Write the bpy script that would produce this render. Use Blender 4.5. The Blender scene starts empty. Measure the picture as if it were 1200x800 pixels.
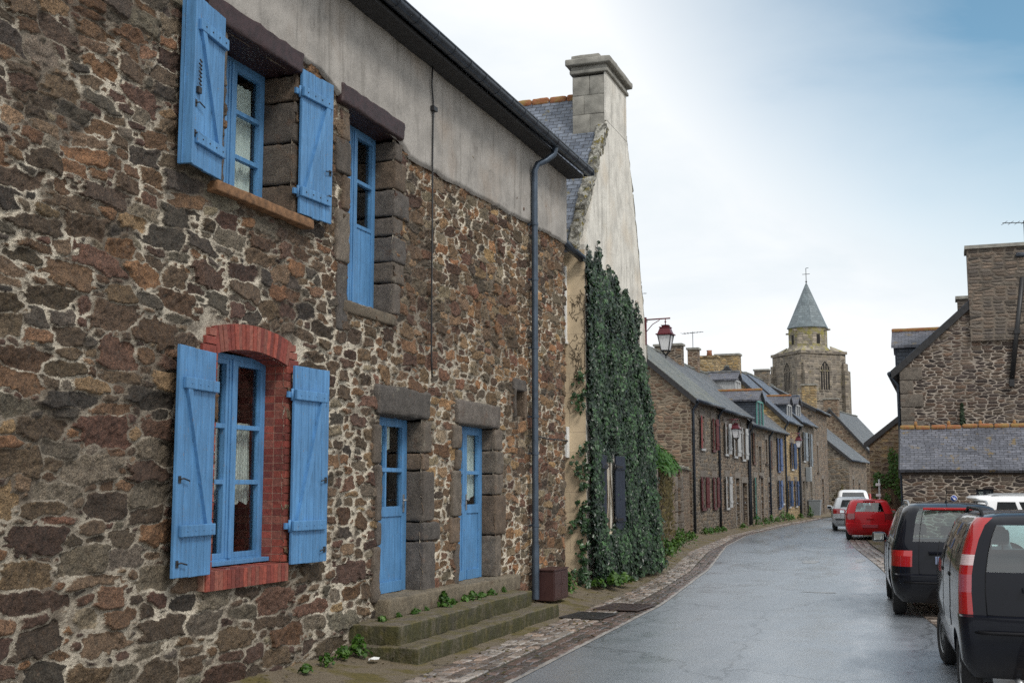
import bpy, bmesh, math, random
import numpy as np
from mathutils import Vector, Matrix, noise as mnoise
R = math.radians
random.seed(11)
rng = np.random.default_rng(11)
scene = bpy.context.scene
COL = scene.collection

# ------------------------------------------------------------------ camera, sky, sun, exposure
cam_d = bpy.data.cameras.new('camera')
cam = bpy.data.objects.new('camera', cam_d)
COL.objects.link(cam)
cam_d.sensor_width = 36.0
cam_d.lens = 42.0
cam_d.clip_start = 0.1
cam_d.clip_end = 3000
cam.location = (0, 0, 1.9)
cam.rotation_euler = (R(90 + 6.92), 0, R(19.81))
scene.camera = cam

SUN_EL, SUN_AZ = 48.0, 128.0          # azimuth clockwise from +Y
world = bpy.data.worlds.new('World')
scene.world = world
world.use_nodes = True
wt = world.node_tree
wt.nodes.clear()
def wn(t, **k):
    n = wt.nodes.new(t)
    for a, b in k.items():
        setattr(n, a, b)
    return n
w_out = wn('ShaderNodeOutputWorld')
sky = wn('ShaderNodeTexSky', sky_type='NISHITA', sun_disc=False, sun_elevation=R(SUN_EL), sun_rotation=R(SUN_AZ))
sky.air_density = 1.0
sky.dust_density = 1.2
sky.ozone_density = 0.3
bg_sky = wn('ShaderNodeBackground')
bg_sky.inputs['Strength'].default_value = 0.12
tint = wn('ShaderNodeMix', data_type='RGBA', blend_type='MULTIPLY')
tint.inputs[0].default_value = 1.0
tint.inputs[7].default_value = (0.78, 1.0, 0.94, 1)
wt.links.new(sky.outputs[0], tint.inputs[6])
wt.links.new(tint.outputs[2], bg_sky.inputs[0])
bg_cl = wn('ShaderNodeBackground')
bg_cl.inputs['Strength'].default_value = 0.80
tc = wn('ShaderNodeTexCoord')
# streaky high cloud: noise over the direction, flattened with height
mp = wn('ShaderNodeMapping')
mp.inputs['Scale'].default_value = (1.0, 1.0, 2.6)
mp.inputs['Rotation'].default_value = (R(12), R(20), 0)
wt.links.new(tc.outputs['Generated'], mp.inputs[0])
nz = wn('ShaderNodeTexNoise')
nz.inputs['Scale'].default_value = 3.2
nz.inputs['Detail'].default_value = 7
nz.inputs['Roughness'].default_value = 0.55
nz.inputs['Distortion'].default_value = 0.4
wt.links.new(mp.outputs[0], nz.inputs['Vector'])
# the clear patch of sky lies high and to the right of the street
dot = wn('ShaderNodeVectorMath', operation='DOT_PRODUCT')
cd = Vector((0.17, 0.86, 0.50)).normalized()
dot.inputs[1].default_value = cd
wt.links.new(tc.outputs['Generated'], dot.inputs[0])
mr = wn('ShaderNodeMapRange')
mr.inputs['From Min'].default_value = 0.905
mr.inputs['From Max'].default_value = 0.98
mr.inputs['To Min'].default_value = 0.0
mr.inputs['To Max'].default_value = 0.98
wt.links.new(dot.outputs['Value'], mr.inputs['Value'])
mul = wn('ShaderNodeMath', operation='MULTIPLY_ADD')
wt.links.new(nz.outputs['Fac'], mul.inputs[0])
mul.inputs[1].default_value = 0.75
mul.inputs[2].default_value = -0.42
add = wn('ShaderNodeMath', operation='ADD', use_clamp=True)
wt.links.new(mul.outputs[0], add.inputs[0])
wt.links.new(mr.outputs[0], add.inputs[1])
clc = wn('ShaderNodeValToRGB')
clc.color_ramp.elements[0].position = 0.3
clc.color_ramp.elements[0].color = (0.78, 0.845, 0.89, 1)
clc.color_ramp.elements[1].position = 0.62
clc.color_ramp.elements[1].color = (0.97, 0.985, 1.0, 1)
wt.links.new(nz.outputs['Fac'], clc.inputs[0])
wt.links.new(clc.outputs[0], bg_cl.inputs[0])
ms = wn('ShaderNodeMixShader')
wt.links.new(add.outputs[0], ms.inputs[0])
wt.links.new(bg_cl.outputs[0], ms.inputs[1])
wt.links.new(bg_sky.outputs[0], ms.inputs[2])
wt.links.new(ms.outputs[0], w_out.inputs[0])

sd = bpy.data.lights.new('sun', 'SUN')
sd.energy = 1.5
sd.angle = R(14)
sd.color = (1.0, 0.95, 0.88)
sun = bpy.data.objects.new('sun', sd)
COL.objects.link(sun)
sdir = Vector((math.cos(R(SUN_EL)) * math.sin(R(SUN_AZ)), math.cos(R(SUN_EL)) * math.cos(R(SUN_AZ)), math.sin(R(SUN_EL))))
sun.rotation_euler = (-sdir).to_track_quat('-Z', 'Y').to_euler()
sun.location = (20, -10, 40)

scene.view_settings.view_transform = 'Standard'
scene.view_settings.look = 'None'
scene.view_settings.exposure = 0.42
scene.view_settings.gamma = 1.0
scene.view_settings.use_curve_mapping = False
scene.render.engine = 'CYCLES'
scene.cycles.use_denoising = False
scene.cycles.max_bounces = 8
scene.cycles.transparent_max_bounces = 12
scene.cycles.sample_clamp_indirect = 6.0

# ------------------------------------------------------------------ material helper
class NT:
    def __init__(s, name):
        s.m = bpy.data.materials.new(name)
        s.m.use_nodes = True
        s.t = s.m.node_tree
        s.b = s.t.nodes['Principled BSDF']
        s._uv = s._ob = None
    def n(s, typ, ins=None, **at):
        nd = s.t.nodes.new(typ)
        for k, v in at.items():
            setattr(nd, k, v)
        for k, v in (ins or {}).items():
            s.put(nd.inputs[k], v)
        return nd
    def put(s, sock, v):
        if isinstance(v, bpy.types.NodeSocket):
            s.t.links.new(v, sock)
        else:
            if sock.type == 'RGBA' and len(v) == 3:
                v = (*v, 1)
            sock.default_value = v
    def uv(s):
        if not s._uv:
            s._uv = s.n('ShaderNodeUVMap').outputs[0]
        return s._uv
    def ob(s):
        if not s._ob:
            s._ob = s.n('ShaderNodeTexCoord').outputs['Object']
        return s._ob
    def vec(s, v, sc=(1, 1, 1), loc=(0, 0, 0)):
        return s.n('ShaderNodeMapping', {0: v, 'Scale': sc, 'Location': loc}).outputs[0]
    def noise(s, v, scale, detail=4, rough=0.55, col=False, dist=0.0):
        nd = s.n('ShaderNodeTexNoise', {'Vector': v, 'Scale': scale, 'Detail': detail, 'Roughness': rough, 'Distortion': dist})
        return nd.outputs['Color' if col else 'Fac']
    def ramp(s, f, *stops):
        nd = s.n('ShaderNodeValToRGB', {0: f})
        e = nd.color_ramp.elements
        while len(e) < len(stops):
            e.new(0.5)
        for el, (p, c) in zip(e, stops):
            el.position = p
            el.color = (*c, 1) if not isinstance(c, (int, float)) else (c, c, c, 1)
        return nd.outputs[0]
    def mix(s, f, a, b, mode='MIX'):
        nd = s.n('ShaderNodeMix', data_type='RGBA', blend_type=mode)
        s.put(nd.inputs[0], f); s.put(nd.inputs[6], a); s.put(nd.inputs[7], b)
        return nd.outputs[2]
    def ma(s, op, a, b=0.0, clamp=False):
        nd = s.n('ShaderNodeMath', operation=op, use_clamp=clamp)
        s.put(nd.inputs[0], a); s.put(nd.inputs[1], b)
        return nd.outputs[0]
    def mr(s, v, a, b, c=0.0, d=1.0, smooth=True):
        nd = s.n('ShaderNodeMapRange', {'Value': v, 'From Min': a, 'From Max': b, 'To Min': c, 'To Max': d})
        if smooth:
            nd.interpolation_type = 'SMOOTHSTEP'
        return nd.outputs[0]
    def bump(s, h, strength=0.5, dist=0.02, nrm=None):
        d = {'Height': h, 'Strength': strength, 'Distance': dist}
        if nrm is not None:
            d['Normal'] = nrm
        return s.n('ShaderNodeBump', d).outputs[0]
    def set(s, col=None, rough=None, nrm=None, **k):
        if col is not None: s.put(s.b.inputs['Base Color'], col)
        if rough is not None: s.put(s.b.inputs['Roughness'], rough)
        if nrm is not None: s.put(s.b.inputs['Normal'], nrm)
        for a, v in k.items():
            s.put(s.b.inputs[a.replace('_', ' ')], v)
        return s.m

def m_simple(name, col, rough=0.6, var=0.18, scale=9, bump=0.0, **k):
    t = NT(name)
    f = t.noise(t.ob(), scale, 5)
    c = t.mix(1.0, col, t.ramp(f, (0.3, 1 - var), (0.7, 1 + var)), 'MULTIPLY')
    nr = t.bump(t.noise(t.ob(), scale * 6, 4), bump, 0.01) if bump else None
    return t.set(c, rough, nr, **k)

M = {}

# --- main rubble wall: colour per stone comes from the mesh, mortar from the distance to the stone's edge
def mk_rubble():
    t = NT('rubble_stone')
    edge = t.n('ShaderNodeAttribute', attribute_name='edge').outputs['Fac']
    mw = t.n('ShaderNodeAttribute', attribute_name='mw').outputs['Fac']
    sc = t.n('ShaderNodeAttribute', attribute_name='scol').outputs['Color']
    P = t.ob()
    n1 = t.noise(P, 55, 4, 0.65)
    n2 = t.noise(P, 11, 5, 0.6)
    n3 = t.noise(P, 120, 4, 0.8)
    n4 = t.noise(P, 1.3, 3)
    e = t.ma('ADD', edge, t.ma('MULTIPLY', t.ma('SUBTRACT', n1, 0.5), 0.020))
    fac = t.mr(e, -0.001, 0.005)
    v = t.ramp(n2, (0.28, 0.75), (0.5, 1.3), (0.72, 1.85))
    c = t.mix(1.0, sc, v, 'MULTIPLY')
    c = t.mix(t.mr(t.noise(P, 23, 4, 0.6), 0.56, 0.72, 0, 0.4), c, (0.13, 0.07, 0.04))
    c = t.mix(t.mr(n3, 0.55, 0.72, 0, 0.6), c, (0.23, 0.205, 0.17))
    c = t.mix(t.mr(t.noise(P, 75, 4, 0.75), 0.55, 0.68, 0, 0.65), c, (0.018, 0.015, 0.014))
    c = t.mix(t.mr(t.noise(P, 7, 5, 0.7), 0.62, 0.72, 0, 0.5), c, (0.16, 0.16, 0.14))
    gr = t.noise(P, 62, 6, 0.9)
    c = t.mix(1.0, c, t.ramp(gr, (0.32, 0.22), (0.5, 0.80), (0.68, 2.1)), 'MULTIPLY')
    mo = t.mix(t.ma('MULTIPLY', mw, t.mr(t.noise(P, 3.4, 5, 0.7), 0.36, 0.56, 0.15, 1.0)), (0.15, 0.115, 0.083), (0.86, 0.77, 0.62))
    mo = t.mix(1.0, mo, t.ramp(gr, (0.32, 0.6), (0.6, 1.1)), 'MULTIPLY')
    col = t.mix(fac, mo, c)
    h = t.ma('ADD', t.ma('MULTIPLY', n3, 0.35), t.ma('ADD', n1, t.ma('MULTIPLY', n2, 0.8)))
    return t.set(col, t.mr(n1, 0.3, 0.7, 0.7, 0.95), t.bump(h, 1.0, 0.04))
M['rubble'] = mk_rubble()

# --- squared blocks (jambs, lintels): colour per block from the mesh
def mk_block():
    t = NT('granite_block')
    sc = t.n('ShaderNodeAttribute', attribute_name='scol').outputs['Color']
    P = t.ob()
    n2 = t.noise(P, 9, 5, 0.6)
    n3 = t.noise(P, 130, 3, 0.7)
    c = t.mix(1.0, sc, t.ramp(n2, (0.25, 0.55), (0.75, 1.4)), 'MULTIPLY')
    c = t.mix(t.mr(n3, 0.55, 0.75, 0, 0.5), c, (0.3, 0.25, 0.2))
    c = t.mix(t.mr(t.noise(P, 85, 3), 0.57, 0.72, 0, 0.6), c, (0.03, 0.027, 0.025))
    c = t.mix(t.mr(t.noise(P, 5, 4), 0.58, 0.75, 0, 0.4), c, (0.16, 0.08, 0.04))
    gr = t.noise(P, 66, 6, 0.9)
    c = t.mix(1.0, c, t.ramp(gr, (0.32, 0.35), (0.5, 0.95), (0.68, 1.9)), 'MULTIPLY')
    c = t.mix(t.mr(t.noise(P, 6, 6, 0.75), 0.60, 0.68, 0, 0.55), c, (0.24, 0.225, 0.18))
    h = t.ma('ADD', gr, t.noise(P, 22, 5, 0.7))
    return t.set(c, 0.88, t.bump(h, 0.9, 0.02))
M['block'] = mk_block()

# --- rubble walls further off: warped stretched cells on the metre UVs
def mk_stone(name, cols, mortar=(0.33, 0.28, 0.22), size=(0.34, 0.15), dark=1.0, moss=0.0, mwid=0.09, rnd=0.85, mosscol=(0.14, 0.13, 0.03)):
    t = NT(name)
    uv = t.uv()
    wv = t.noise(uv, 6.5, 4, 0.6, col=True)
    w = t.n('ShaderNodeVectorMath', {0: wv, 1: (0.5, 0.5, 0.5)}, operation='SUBTRACT').outputs[0]
    w = t.n('ShaderNodeVectorMath', {0: w, 'Scale': 0.34 * size[1]}, operation='SCALE').outputs[0]
    p = t.n('ShaderNodeVectorMath', {0: uv, 1: w}, operation='ADD').outputs[0]
    p = t.vec(p, (1 / size[0], 1 / size[1], 1))
    vo = t.n('ShaderNodeTexVoronoi', {'Vector': p, 'Scale': 1.0, 'Randomness': rnd}, voronoi_dimensions='2D', feature='F1', distance='CHEBYCHEV')
    vf = t.n('ShaderNodeTexVoronoi', {'Vector': p, 'Scale': 1.0, 'Randomness': rnd}, voronoi_dimensions='2D', feature='F2', distance='CHEBYCHEV')
    vdist = t.ma('MULTIPLY', t.ma('SUBTRACT', vf.outputs['Distance'], vo.outputs['Distance']), 0.5)
    rr = t.n('ShaderNodeSeparateColor', {0: vo.outputs['Color']})
    k = len(cols)
    stops = [((i + 0.02) / k, c) for i, c in enumerate(cols)]
    c = t.ramp(rr.outputs[0], *stops)
    c = t.mix(1.0, c, t.ramp(rr.outputs[1], (0.0, 0.6 * dark), (1.0, 1.35 * dark)), 'MULTIPLY')
    n1 = t.noise(uv, 26, 5, 0.65)
    c = t.mix(1.0, c, t.ramp(n1, (0.3, 0.6), (0.7, 1.4)), 'MULTIPLY')
    big = t.noise(uv, 0.7, 4, 0.6)
    mo = t.mix(t.mr(big, 0.35, 0.65), mortar, tuple(x * 0.45 for x in mortar))
    ed = t.ma('ADD', vdist, t.ma('MULTIPLY', t.ma('SUBTRACT', n1, 0.5), 0.09))
    f = t.mr(ed, mwid * 0.35, mwid * 1.2)
    col = t.mix(f, mo, c)
    col = t.mix(1.0, col, t.ramp(big, (0.3, 0.75), (0.7, 1.2)), 'MULTIPLY')
    if moss:
        col = t.mix(t.mr(t.noise(uv, 1.1, 6, 0.65), 0.62 - moss, 0.8 - moss, 0, 0.8), col, mosscol)
    h = t.ma('ADD', t.mr(ed, 0, 0.25), t.ma('MULTIPLY', n1, 0.5))
    return t.set(col, 0.9, t.bump(h, 0.8, 0.03))
BR = [(0.095, 0.065, 0.045), (0.16, 0.115, 0.08), (0.12, 0.105, 0.09), (0.20, 0.125, 0.075), (0.24, 0.185, 0.13), (0.09, 0.07, 0.055)]
M['stone_brown'] = mk_stone('brown_rubble', BR, size=(0.30, 0.13))
M['stone_grey'] = mk_stone('grey_rubble', [(0.13, 0.11, 0.09), (0.18, 0.16, 0.13), (0.10, 0.085, 0.07), (0.20, 0.15, 0.10)], mortar=(0.3, 0.26, 0.21), size=(0.34, 0.15))
M['stone_gold'] = mk_stone('golden_rubble', [(0.38, 0.27, 0.13), (0.44, 0.33, 0.18), (0.26, 0.18, 0.10), (0.35, 0.24, 0.11)], mortar=(0.36, 0.29, 0.19), size=(0.32, 0.16))
M['stone_red'] = mk_stone('reddish_rubble', [(0.16, 0.10, 0.065), (0.22, 0.15, 0.10), (0.12, 0.08, 0.06), (0.22, 0.17, 0.12)], mortar=(0.33, 0.27, 0.2), size=(0.3, 0.13))
M['stone_far'] = mk_stone('coursed_rubble', [(0.12, 0.085, 0.065), (0.155, 0.12, 0.09), (0.075, 0.06, 0.055), (0.14, 0.09, 0.062), (0.06, 0.045, 0.04)], mortar=(0.50, 0.43, 0.36), size=(0.27, 0.092), mwid=0.07, rnd=0.9)
M['stone_stack'] = mk_stone('stack_stone', [(0.13, 0.11, 0.09), (0.10, 0.085, 0.075), (0.17, 0.13, 0.10)], mortar=(0.24, 0.20, 0.16), size=(0.32, 0.10), mwid=0.1, rnd=0.6)
M['stone_church'] = mk_stone('church_stone', [(0.22, 0.185, 0.145), (0.28, 0.235, 0.185), (0.165, 0.142, 0.12)], mortar=(0.36, 0.32, 0.26), size=(0.55, 0.26), moss=0.06, rnd=0.6, mosscol=(0.20, 0.17, 0.04))
M['stone_church_moss'] = mk_stone('church_stone_lichen', [(0.27, 0.235, 0.19), (0.34, 0.29, 0.235), (0.21, 0.185, 0.16)], mortar=(0.33, 0.30, 0.22), size=(0.55, 0.26), moss=0.17, rnd=0.6, mosscol=(0.30, 0.27, 0.05))
M['stone_wall_moss'] = mk_stone('mossy_rubble', [(0.22, 0.15, 0.08), (0.18, 0.13, 0.09), (0.12, 0.09, 0.07), (0.27, 0.19, 0.10)], mortar=(0.3, 0.24, 0.16), size=(0.34, 0.15), moss=0.03)

def mk_plaster(name, col, streak=0.35, warm=(0.33, 0.24, 0.17), sc=1.0):
    t = NT(name)
    P = t.ob()
    n1 = t.noise(P, 2.2 * sc, 6, 0.65)
    st = t.noise(t.vec(P, (3.2, 3.2, 0.22)), 2.0, 5, 0.65)
    n3 = t.noise(P, 60, 4, 0.6)
    c = t.mix(t.mr(n1, 0.35, 0.7, 0, 0.75), col, tuple(x * 0.6 for x in col))
    c = t.mix(t.mr(t.noise(P, 0.8, 4), 0.5, 0.7, 0, 0.6), c, warm)
    c = t.mix(t.mr(st, 0.5, 0.75, 0, streak), c, (0.1, 0.09, 0.075))
    c = t.mix(1.0, c, t.ramp(n3, (0.3, 0.82), (0.7, 1.12)), 'MULTIPLY')
    w_ = t.n('ShaderNodeVectorMath', {0: P, 1: t.n('ShaderNodeVectorMath', {0: t.noise(P, 2.5, 6, 0.65, col=True), 'Scale': 0.7}, operation='SCALE').outputs[0]}, operation='ADD').outputs[0]
    cr = t.n('ShaderNodeTexVoronoi', {'Vector': w_, 'Scale': 0.55}, feature='DISTANCE_TO_EDGE').outputs['Distance']
    c = t.mix(t.ma('MULTIPLY', t.mr(cr, 0.0, 0.006, 0.5, 0.0), t.mr(n1, 0.5, 0.62)), c, (0.06, 0.05, 0.042))
    c = t.mix(t.mr(t.noise(t.vec(P, (7, 7, 0.3)), 2.2, 4, 0.7), 0.58, 0.72, 0, streak), c, (0.075, 0.068, 0.06))
    h = t.ma('ADD', t.noise(P, 14, 5, 0.6), t.ma('MULTIPLY', n3, 0.4))
    return t.set(c, 0.92, t.bump(h, 0.55, 0.015))
M['plaster'] = mk_plaster('grey_plaster', (0.40, 0.375, 0.345), 0.5, (0.33, 0.265, 0.21))
M['render_white'] = mk_plaster('streaked_render', (0.78, 0.75, 0.68), 0.5, (0.66, 0.57, 0.45))

def mk_cream():
    t = NT('cream_block_render')
    uv = t.uv()
    br = t.n('ShaderNodeTexBrick', {'Vector': uv, 'Color1': (0.66, 0.53, 0.36, 1), 'Color2': (0.62, 0.49, 0.33, 1), 'Mortar': (0.45, 0.36, 0.25, 1), 'Scale': 1.0, 'Mortar Size': 0.006, 'Brick Width': 0.62, 'Row Height': 0.36}, offset=0.5)
    n = t.noise(t.ob(), 3, 5)
    c = t.mix(1.0, br.outputs['Color'], t.ramp(n, (0.3, 0.8), (0.7, 1.1)), 'MULTIPLY')
    return t.set(c, 0.9, t.bump(t.noise(t.ob(), 70, 3), 0.25, 0.01))
M['cream'] = mk_cream()

def mk_paint(name, col, wear=0.25):
    t = NT(name)
    P = t.ob()
    n1 = t.noise(t.vec(P, (14, 14, 1.2)), 2.0, 5, 0.6)
    n2 = t.noise(P, 45, 4, 0.6)
    c = t.mix(1.0, col, t.ramp(n1, (0.3, 0.72), (0.7, 1.14)), 'MULTIPLY')
    c = t.mix(1.0, c, t.ramp(t.noise(P, 2.1, 5, 0.65), (0.3, 0.78), (0.7, 1.12)), 'MULTIPLY')
    ch = t.mr(t.noise(t.vec(P, (1, 1, 0.35)), 30, 5, 0.75), 0.635, 0.675, 0, wear * 2.6)
    c = t.mix(ch, c, (0.20, 0.17, 0.135))
    c = t.mix(t.mr(n2, 0.62, 0.75, 0, wear), c, tuple(min(1, x * 1.5 + 0.03) for x in col))
    c = t.mix(t.mr(t.noise(P, 8, 5, 0.7), 0.64, 0.78, 0, wear), c, tuple(x * 0.35 for x in col))
    return t.set(c, t.mr(n2, 0.3, 0.7, 0.45, 0.7), t.bump(t.ma('SUBTRACT', n1, ch), 0.3, 0.005))
M['blue'] = mk_paint('blue_paint', (0.092, 0.25, 0.48), 0.32)
M['blue_dark'] = mk_paint('deep_blue_paint', (0.03, 0.065, 0.15))
M['blue_far'] = mk_paint('slate_blue_paint', (0.07, 0.12, 0.26))
M['maroon'] = mk_paint('maroon_paint', (0.11, 0.024, 0.026))
M['pink_maroon'] = mk_paint('faded_maroon_paint', (0.30, 0.075, 0.075))
M['white_paint'] = mk_paint('white_paint', (0.46, 0.47, 0.475), 0.25)
M['teal'] = mk_paint('teal_paint', (0.09, 0.28, 0.255), 0.2)
M['brown_paint'] = mk_paint('brown_paint', (0.11, 0.045, 0.028))
M['navy'] = mk_paint('navy_paint', (0.018, 0.026, 0.045), 0.1)
M['grey_door'] = mk_paint('grey_door_paint', (0.06, 0.062, 0.062))
M['grey_blue_door'] = mk_paint('grey_blue_paint', (0.22, 0.26, 0.30))
M['lintel_wood'] = m_simple('dark_red_lintel', (0.036, 0.016, 0.017), 0.55, 0.45, 12, 0.6)
M['old_wood'] = m_simple('old_dark_wood', (0.035, 0.024, 0.018), 0.8, 0.4, 12, 0.5)
M['rust_stone'] = m_simple('rusty_sill_stone', (0.20, 0.105, 0.05), 0.85, 0.45, 14, 0.7)
M['lamp_red'] = m_simple('maroon_iron', (0.12, 0.02, 0.03), 0.4, 0.15)
M['iron'] = m_simple('dark_iron', (0.02, 0.02, 0.022), 0.5, 0.2)
M['frost'] = m_simple('frosted_lamp_glass', (0.82, 0.83, 0.86), 0.25, 0.04)
M['zinc_dark'] = m_simple('dark_zinc', (0.05, 0.062, 0.082), 0.36, 0.35, 7, 0.05, Metallic=0.55)
M['zinc_pipe'] = m_simple('blue_grey_zinc', (0.075, 0.10, 0.135), 0.38, 0.3, 5, 0.05, Metallic=0.5)
M['soffit'] = m_simple('dark_soffit', (0.03, 0.03, 0.032), 0.8, 0.3)
M['dark'] = m_simple('dark_interior', (0.018, 0.016, 0.015), 0.9, 0.2)
M['curtain'] = m_simple('white_net_curtain', (0.72, 0.71, 0.67), 0.9, 0.06, 30)
M['meter'] = m_simple('brown_metal_box', (0.055, 0.024, 0.022), 0.42, 0.2, 6)
M['plastic_white'] = m_simple('white_plastic', (0.78, 0.78, 0.76), 0.5, 0.06)
M['grey_plastic'] = m_simple('grey_plastic', (0.22, 0.24, 0.25), 0.5, 0.1)
M['terracotta'] = m_simple('terracotta_pot', (0.30, 0.14, 0.09), 0.8, 0.25)
M['chim_stone'] = m_simple('dressed_chimney_stone', (0.27, 0.26, 0.23), 0.9, 0.35, 5, 0.5)
M['metal'] = m_simple('grey_steel', (0.35, 0.36, 0.37), 0.4, 0.1, Metallic=0.7)
M['dry_stem'] = m_simple('dry_stem', (0.10, 0.075, 0.05), 0.9, 0.3)

def mk_lace():
    t = NT('lace_curtain')
    P = t.ob()
    w = t.n('ShaderNodeTexWave', {'Vector': P, 'Scale': 14.0, 'Distortion': 2.0}, bands_direction='Y').outputs['Fac']
    g = t.n('ShaderNodeTexChecker', {'Vector': P, 'Scale': 34.0, 'Color1': (1, 1, 1, 1), 'Color2': (0.55, 0.55, 0.55, 1)}).outputs['Color']
    c = t.mix(1.0, (0.62, 0.58, 0.52), t.ramp(w, (0.0, 0.7), (1.0, 1.1)), 'MULTIPLY')
    c = t.mix(0.5, c, t.mix(1.0, c, g, 'MULTIPLY'))
    return t.set(c, 0.9)
M['lace'] = mk_lace()

def mk_brick():
    t = NT('painted_red_brick')
    sc = t.n('ShaderNodeAttribute', attribute_name='scol').outputs['Color']
    P = t.ob()
    n = t.noise(P, 22, 5, 0.65)
    c = t.mix(1.0, sc, t.ramp(n, (0.3, 0.6), (0.7, 1.25)), 'MULTIPLY')
    c = t.mix(t.mr(t.noise(P, 12, 5, 0.7), 0.6, 0.78, 0, 0.5), c, (0.36, 0.20, 0.15))
    return t.set(c, 0.75, t.bump(t.noise(P, 70, 4), 0.5, 0.01))
M['brick'] = mk_brick()

def mk_slate(name, c1, c2, moss=0.3, row=0.115, w=0.2, mosscol=(0.16, 0.125, 0.03)):
    t = NT(name)
    uv = t.uv()
    br = t.n('ShaderNodeTexBrick', {'Vector': uv, 'Color1': (*c1, 1), 'Color2': (*c2, 1), 'Mortar': (0.012, 0.013, 0.016, 1), 'Scale': 1.0, 'Mortar Size': 0.007, 'Mortar Smooth': 0.3, 'Brick Width': w, 'Row Height': row}, offset=0.5)
    n1 = t.noise(uv, 1.2, 5, 0.6)
    n2 = t.noise(uv, 9, 5, 0.65)
    c = t.mix(1.0, br.outputs['Color'], t.ramp(n2, (0.3, 0.6), (0.7, 1.4)), 'MULTIPLY')
    c = t.mix(1.0, c, t.ramp(n1, (0.3, 0.75), (0.7, 1.25)), 'MULTIPLY')
    c = t.mix(t.mr(t.noise(uv, 2.6, 7, 0.72), 0.66 - moss * 0.2, 0.72 - moss * 0.18, 0, 0.85), c, mosscol)
    sep = t.n('ShaderNodeSeparateXYZ', {0: uv}).outputs[1]
    saw = t.ma('FRACT', t.ma('DIVIDE', sep, row))
    h = t.ma('ADD', t.ma('MULTIPLY', t.ma('SUBTRACT', 1.0, saw), 0.8), t.ma('ADD', t.ma('MULTIPLY', br.outputs['Fac'], -0.7), t.ma('MULTIPLY', n2, 0.35)))
    return t.set(c, t.mr(n2, 0.3, 0.7, 0.38, 0.7), t.bump(h, 0.8, 0.012))
M['slate'] = mk_slate('blue_slate', (0.075, 0.092, 0.125), (0.16, 0.185, 0.23), 0.32)
M['slate_row'] = mk_slate('old_grey_slate', (0.10, 0.105, 0.11), (0.15, 0.152, 0.152), 0.15, mosscol=(0.13, 0.125, 0.075))
M['slate_green'] = mk_slate('weathered_slate', (0.13, 0.135, 0.12), (0.18, 0.18, 0.155), 0.5, mosscol=(0.13, 0.13, 0.075))
M['slate_lich'] = mk_slate('lichened_slate', (0.075, 0.08, 0.10), (0.13, 0.135, 0.16), 0.45, 0.105, 0.2, (0.17, 0.12, 0.045))
M['slate_spire'] = mk_slate('spire_slate', (0.12, 0.15, 0.165), (0.175, 0.21, 0.225), 0.1, 0.3, 0.5, (0.15, 0.14, 0.06))
M['slate_dark'] = mk_slate('hung_dark_slate', (0.035, 0.045, 0.062), (0.055, 0.068, 0.09), 0.0)
def mk_ridge():
    t = NT('orange_ridge_tile')
    P = t.ob()
    c = t.mix(t.mr(t.noise(P, 5, 5, 0.7), 0.4, 0.62), (0.30, 0.115, 0.05), (0.28, 0.18, 0.06))
    c = t.mix(t.mr(t.noise(P, 11, 5, 0.7), 0.6, 0.72), c, (0.30, 0.28, 0.22))
    return t.set(c, 0.85, t.bump(t.noise(P, 30, 4), 0.6, 0.02))
M['ridge'] = mk_ridge()
def mk_lichen():
    t = NT('lichened_coping')
    P = t.ob()
    c = t.mix(t.mr(t.noise(P, 5, 6, 0.7), 0.4, 0.6), (0.09, 0.085, 0.07), (0.46, 0.45, 0.40))
    c = t.mix(t.mr(t.noise(P, 6.5, 6, 0.75), 0.53, 0.62), c, (0.20, 0.16, 0.035))
    c = t.mix(t.mr(t.noise(P, 3.5, 6, 0.75), 0.6, 0.66), c, (0.07, 0.08, 0.03))
    return t.set(c, 0.95, t.bump(t.noise(P, 22, 6, 0.7), 1.0, 0.06))
M['lichen'] = mk_lichen()

def mk_step():
    t = NT('mossy_step_stone')
    P = t.ob()
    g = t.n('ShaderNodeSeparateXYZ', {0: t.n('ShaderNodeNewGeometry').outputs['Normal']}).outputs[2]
    n1 = t.noise(P, 4.5, 6, 0.68)
    n2 = t.noise(P, 45, 4, 0.65)
    stone = t.mix(1.0, (0.15, 0.125, 0.092), t.ramp(n2, (0.3, 0.55), (0.7, 1.4)), 'MULTIPLY')
    moss = t.mix(t.noise(P, 19, 4), (0.045, 0.046, 0.012), (0.17, 0.135, 0.03))
    col = t.mix(t.ma('MULTIPLY', t.mr(n1, 0.40, 0.60, 0.0, 0.9), t.mr(g, 0.2, 0.95, 1.0, 0.75)), stone, moss)
    al = t.noise(t.vec(P, (6, 6, 1.2)), 2.0, 5, 0.7)
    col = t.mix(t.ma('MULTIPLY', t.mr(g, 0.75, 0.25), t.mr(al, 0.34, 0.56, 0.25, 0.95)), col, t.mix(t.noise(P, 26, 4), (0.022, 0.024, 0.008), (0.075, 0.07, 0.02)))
    col = t.mix(t.mr(t.noise(P, 2.6, 6, 0.7), 0.54, 0.68, 0, 0.6), col, (0.045, 0.04, 0.028))
    return t.set(col, t.mr(n1, 0.4, 0.6, 0.6, 0.95), t.bump(t.ma('ADD', t.noise(P, 16, 5, 0.7), t.ma('MULTIPLY', n2, 0.5)), 0.9, 0.03))
M['step'] = mk_step()

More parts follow.
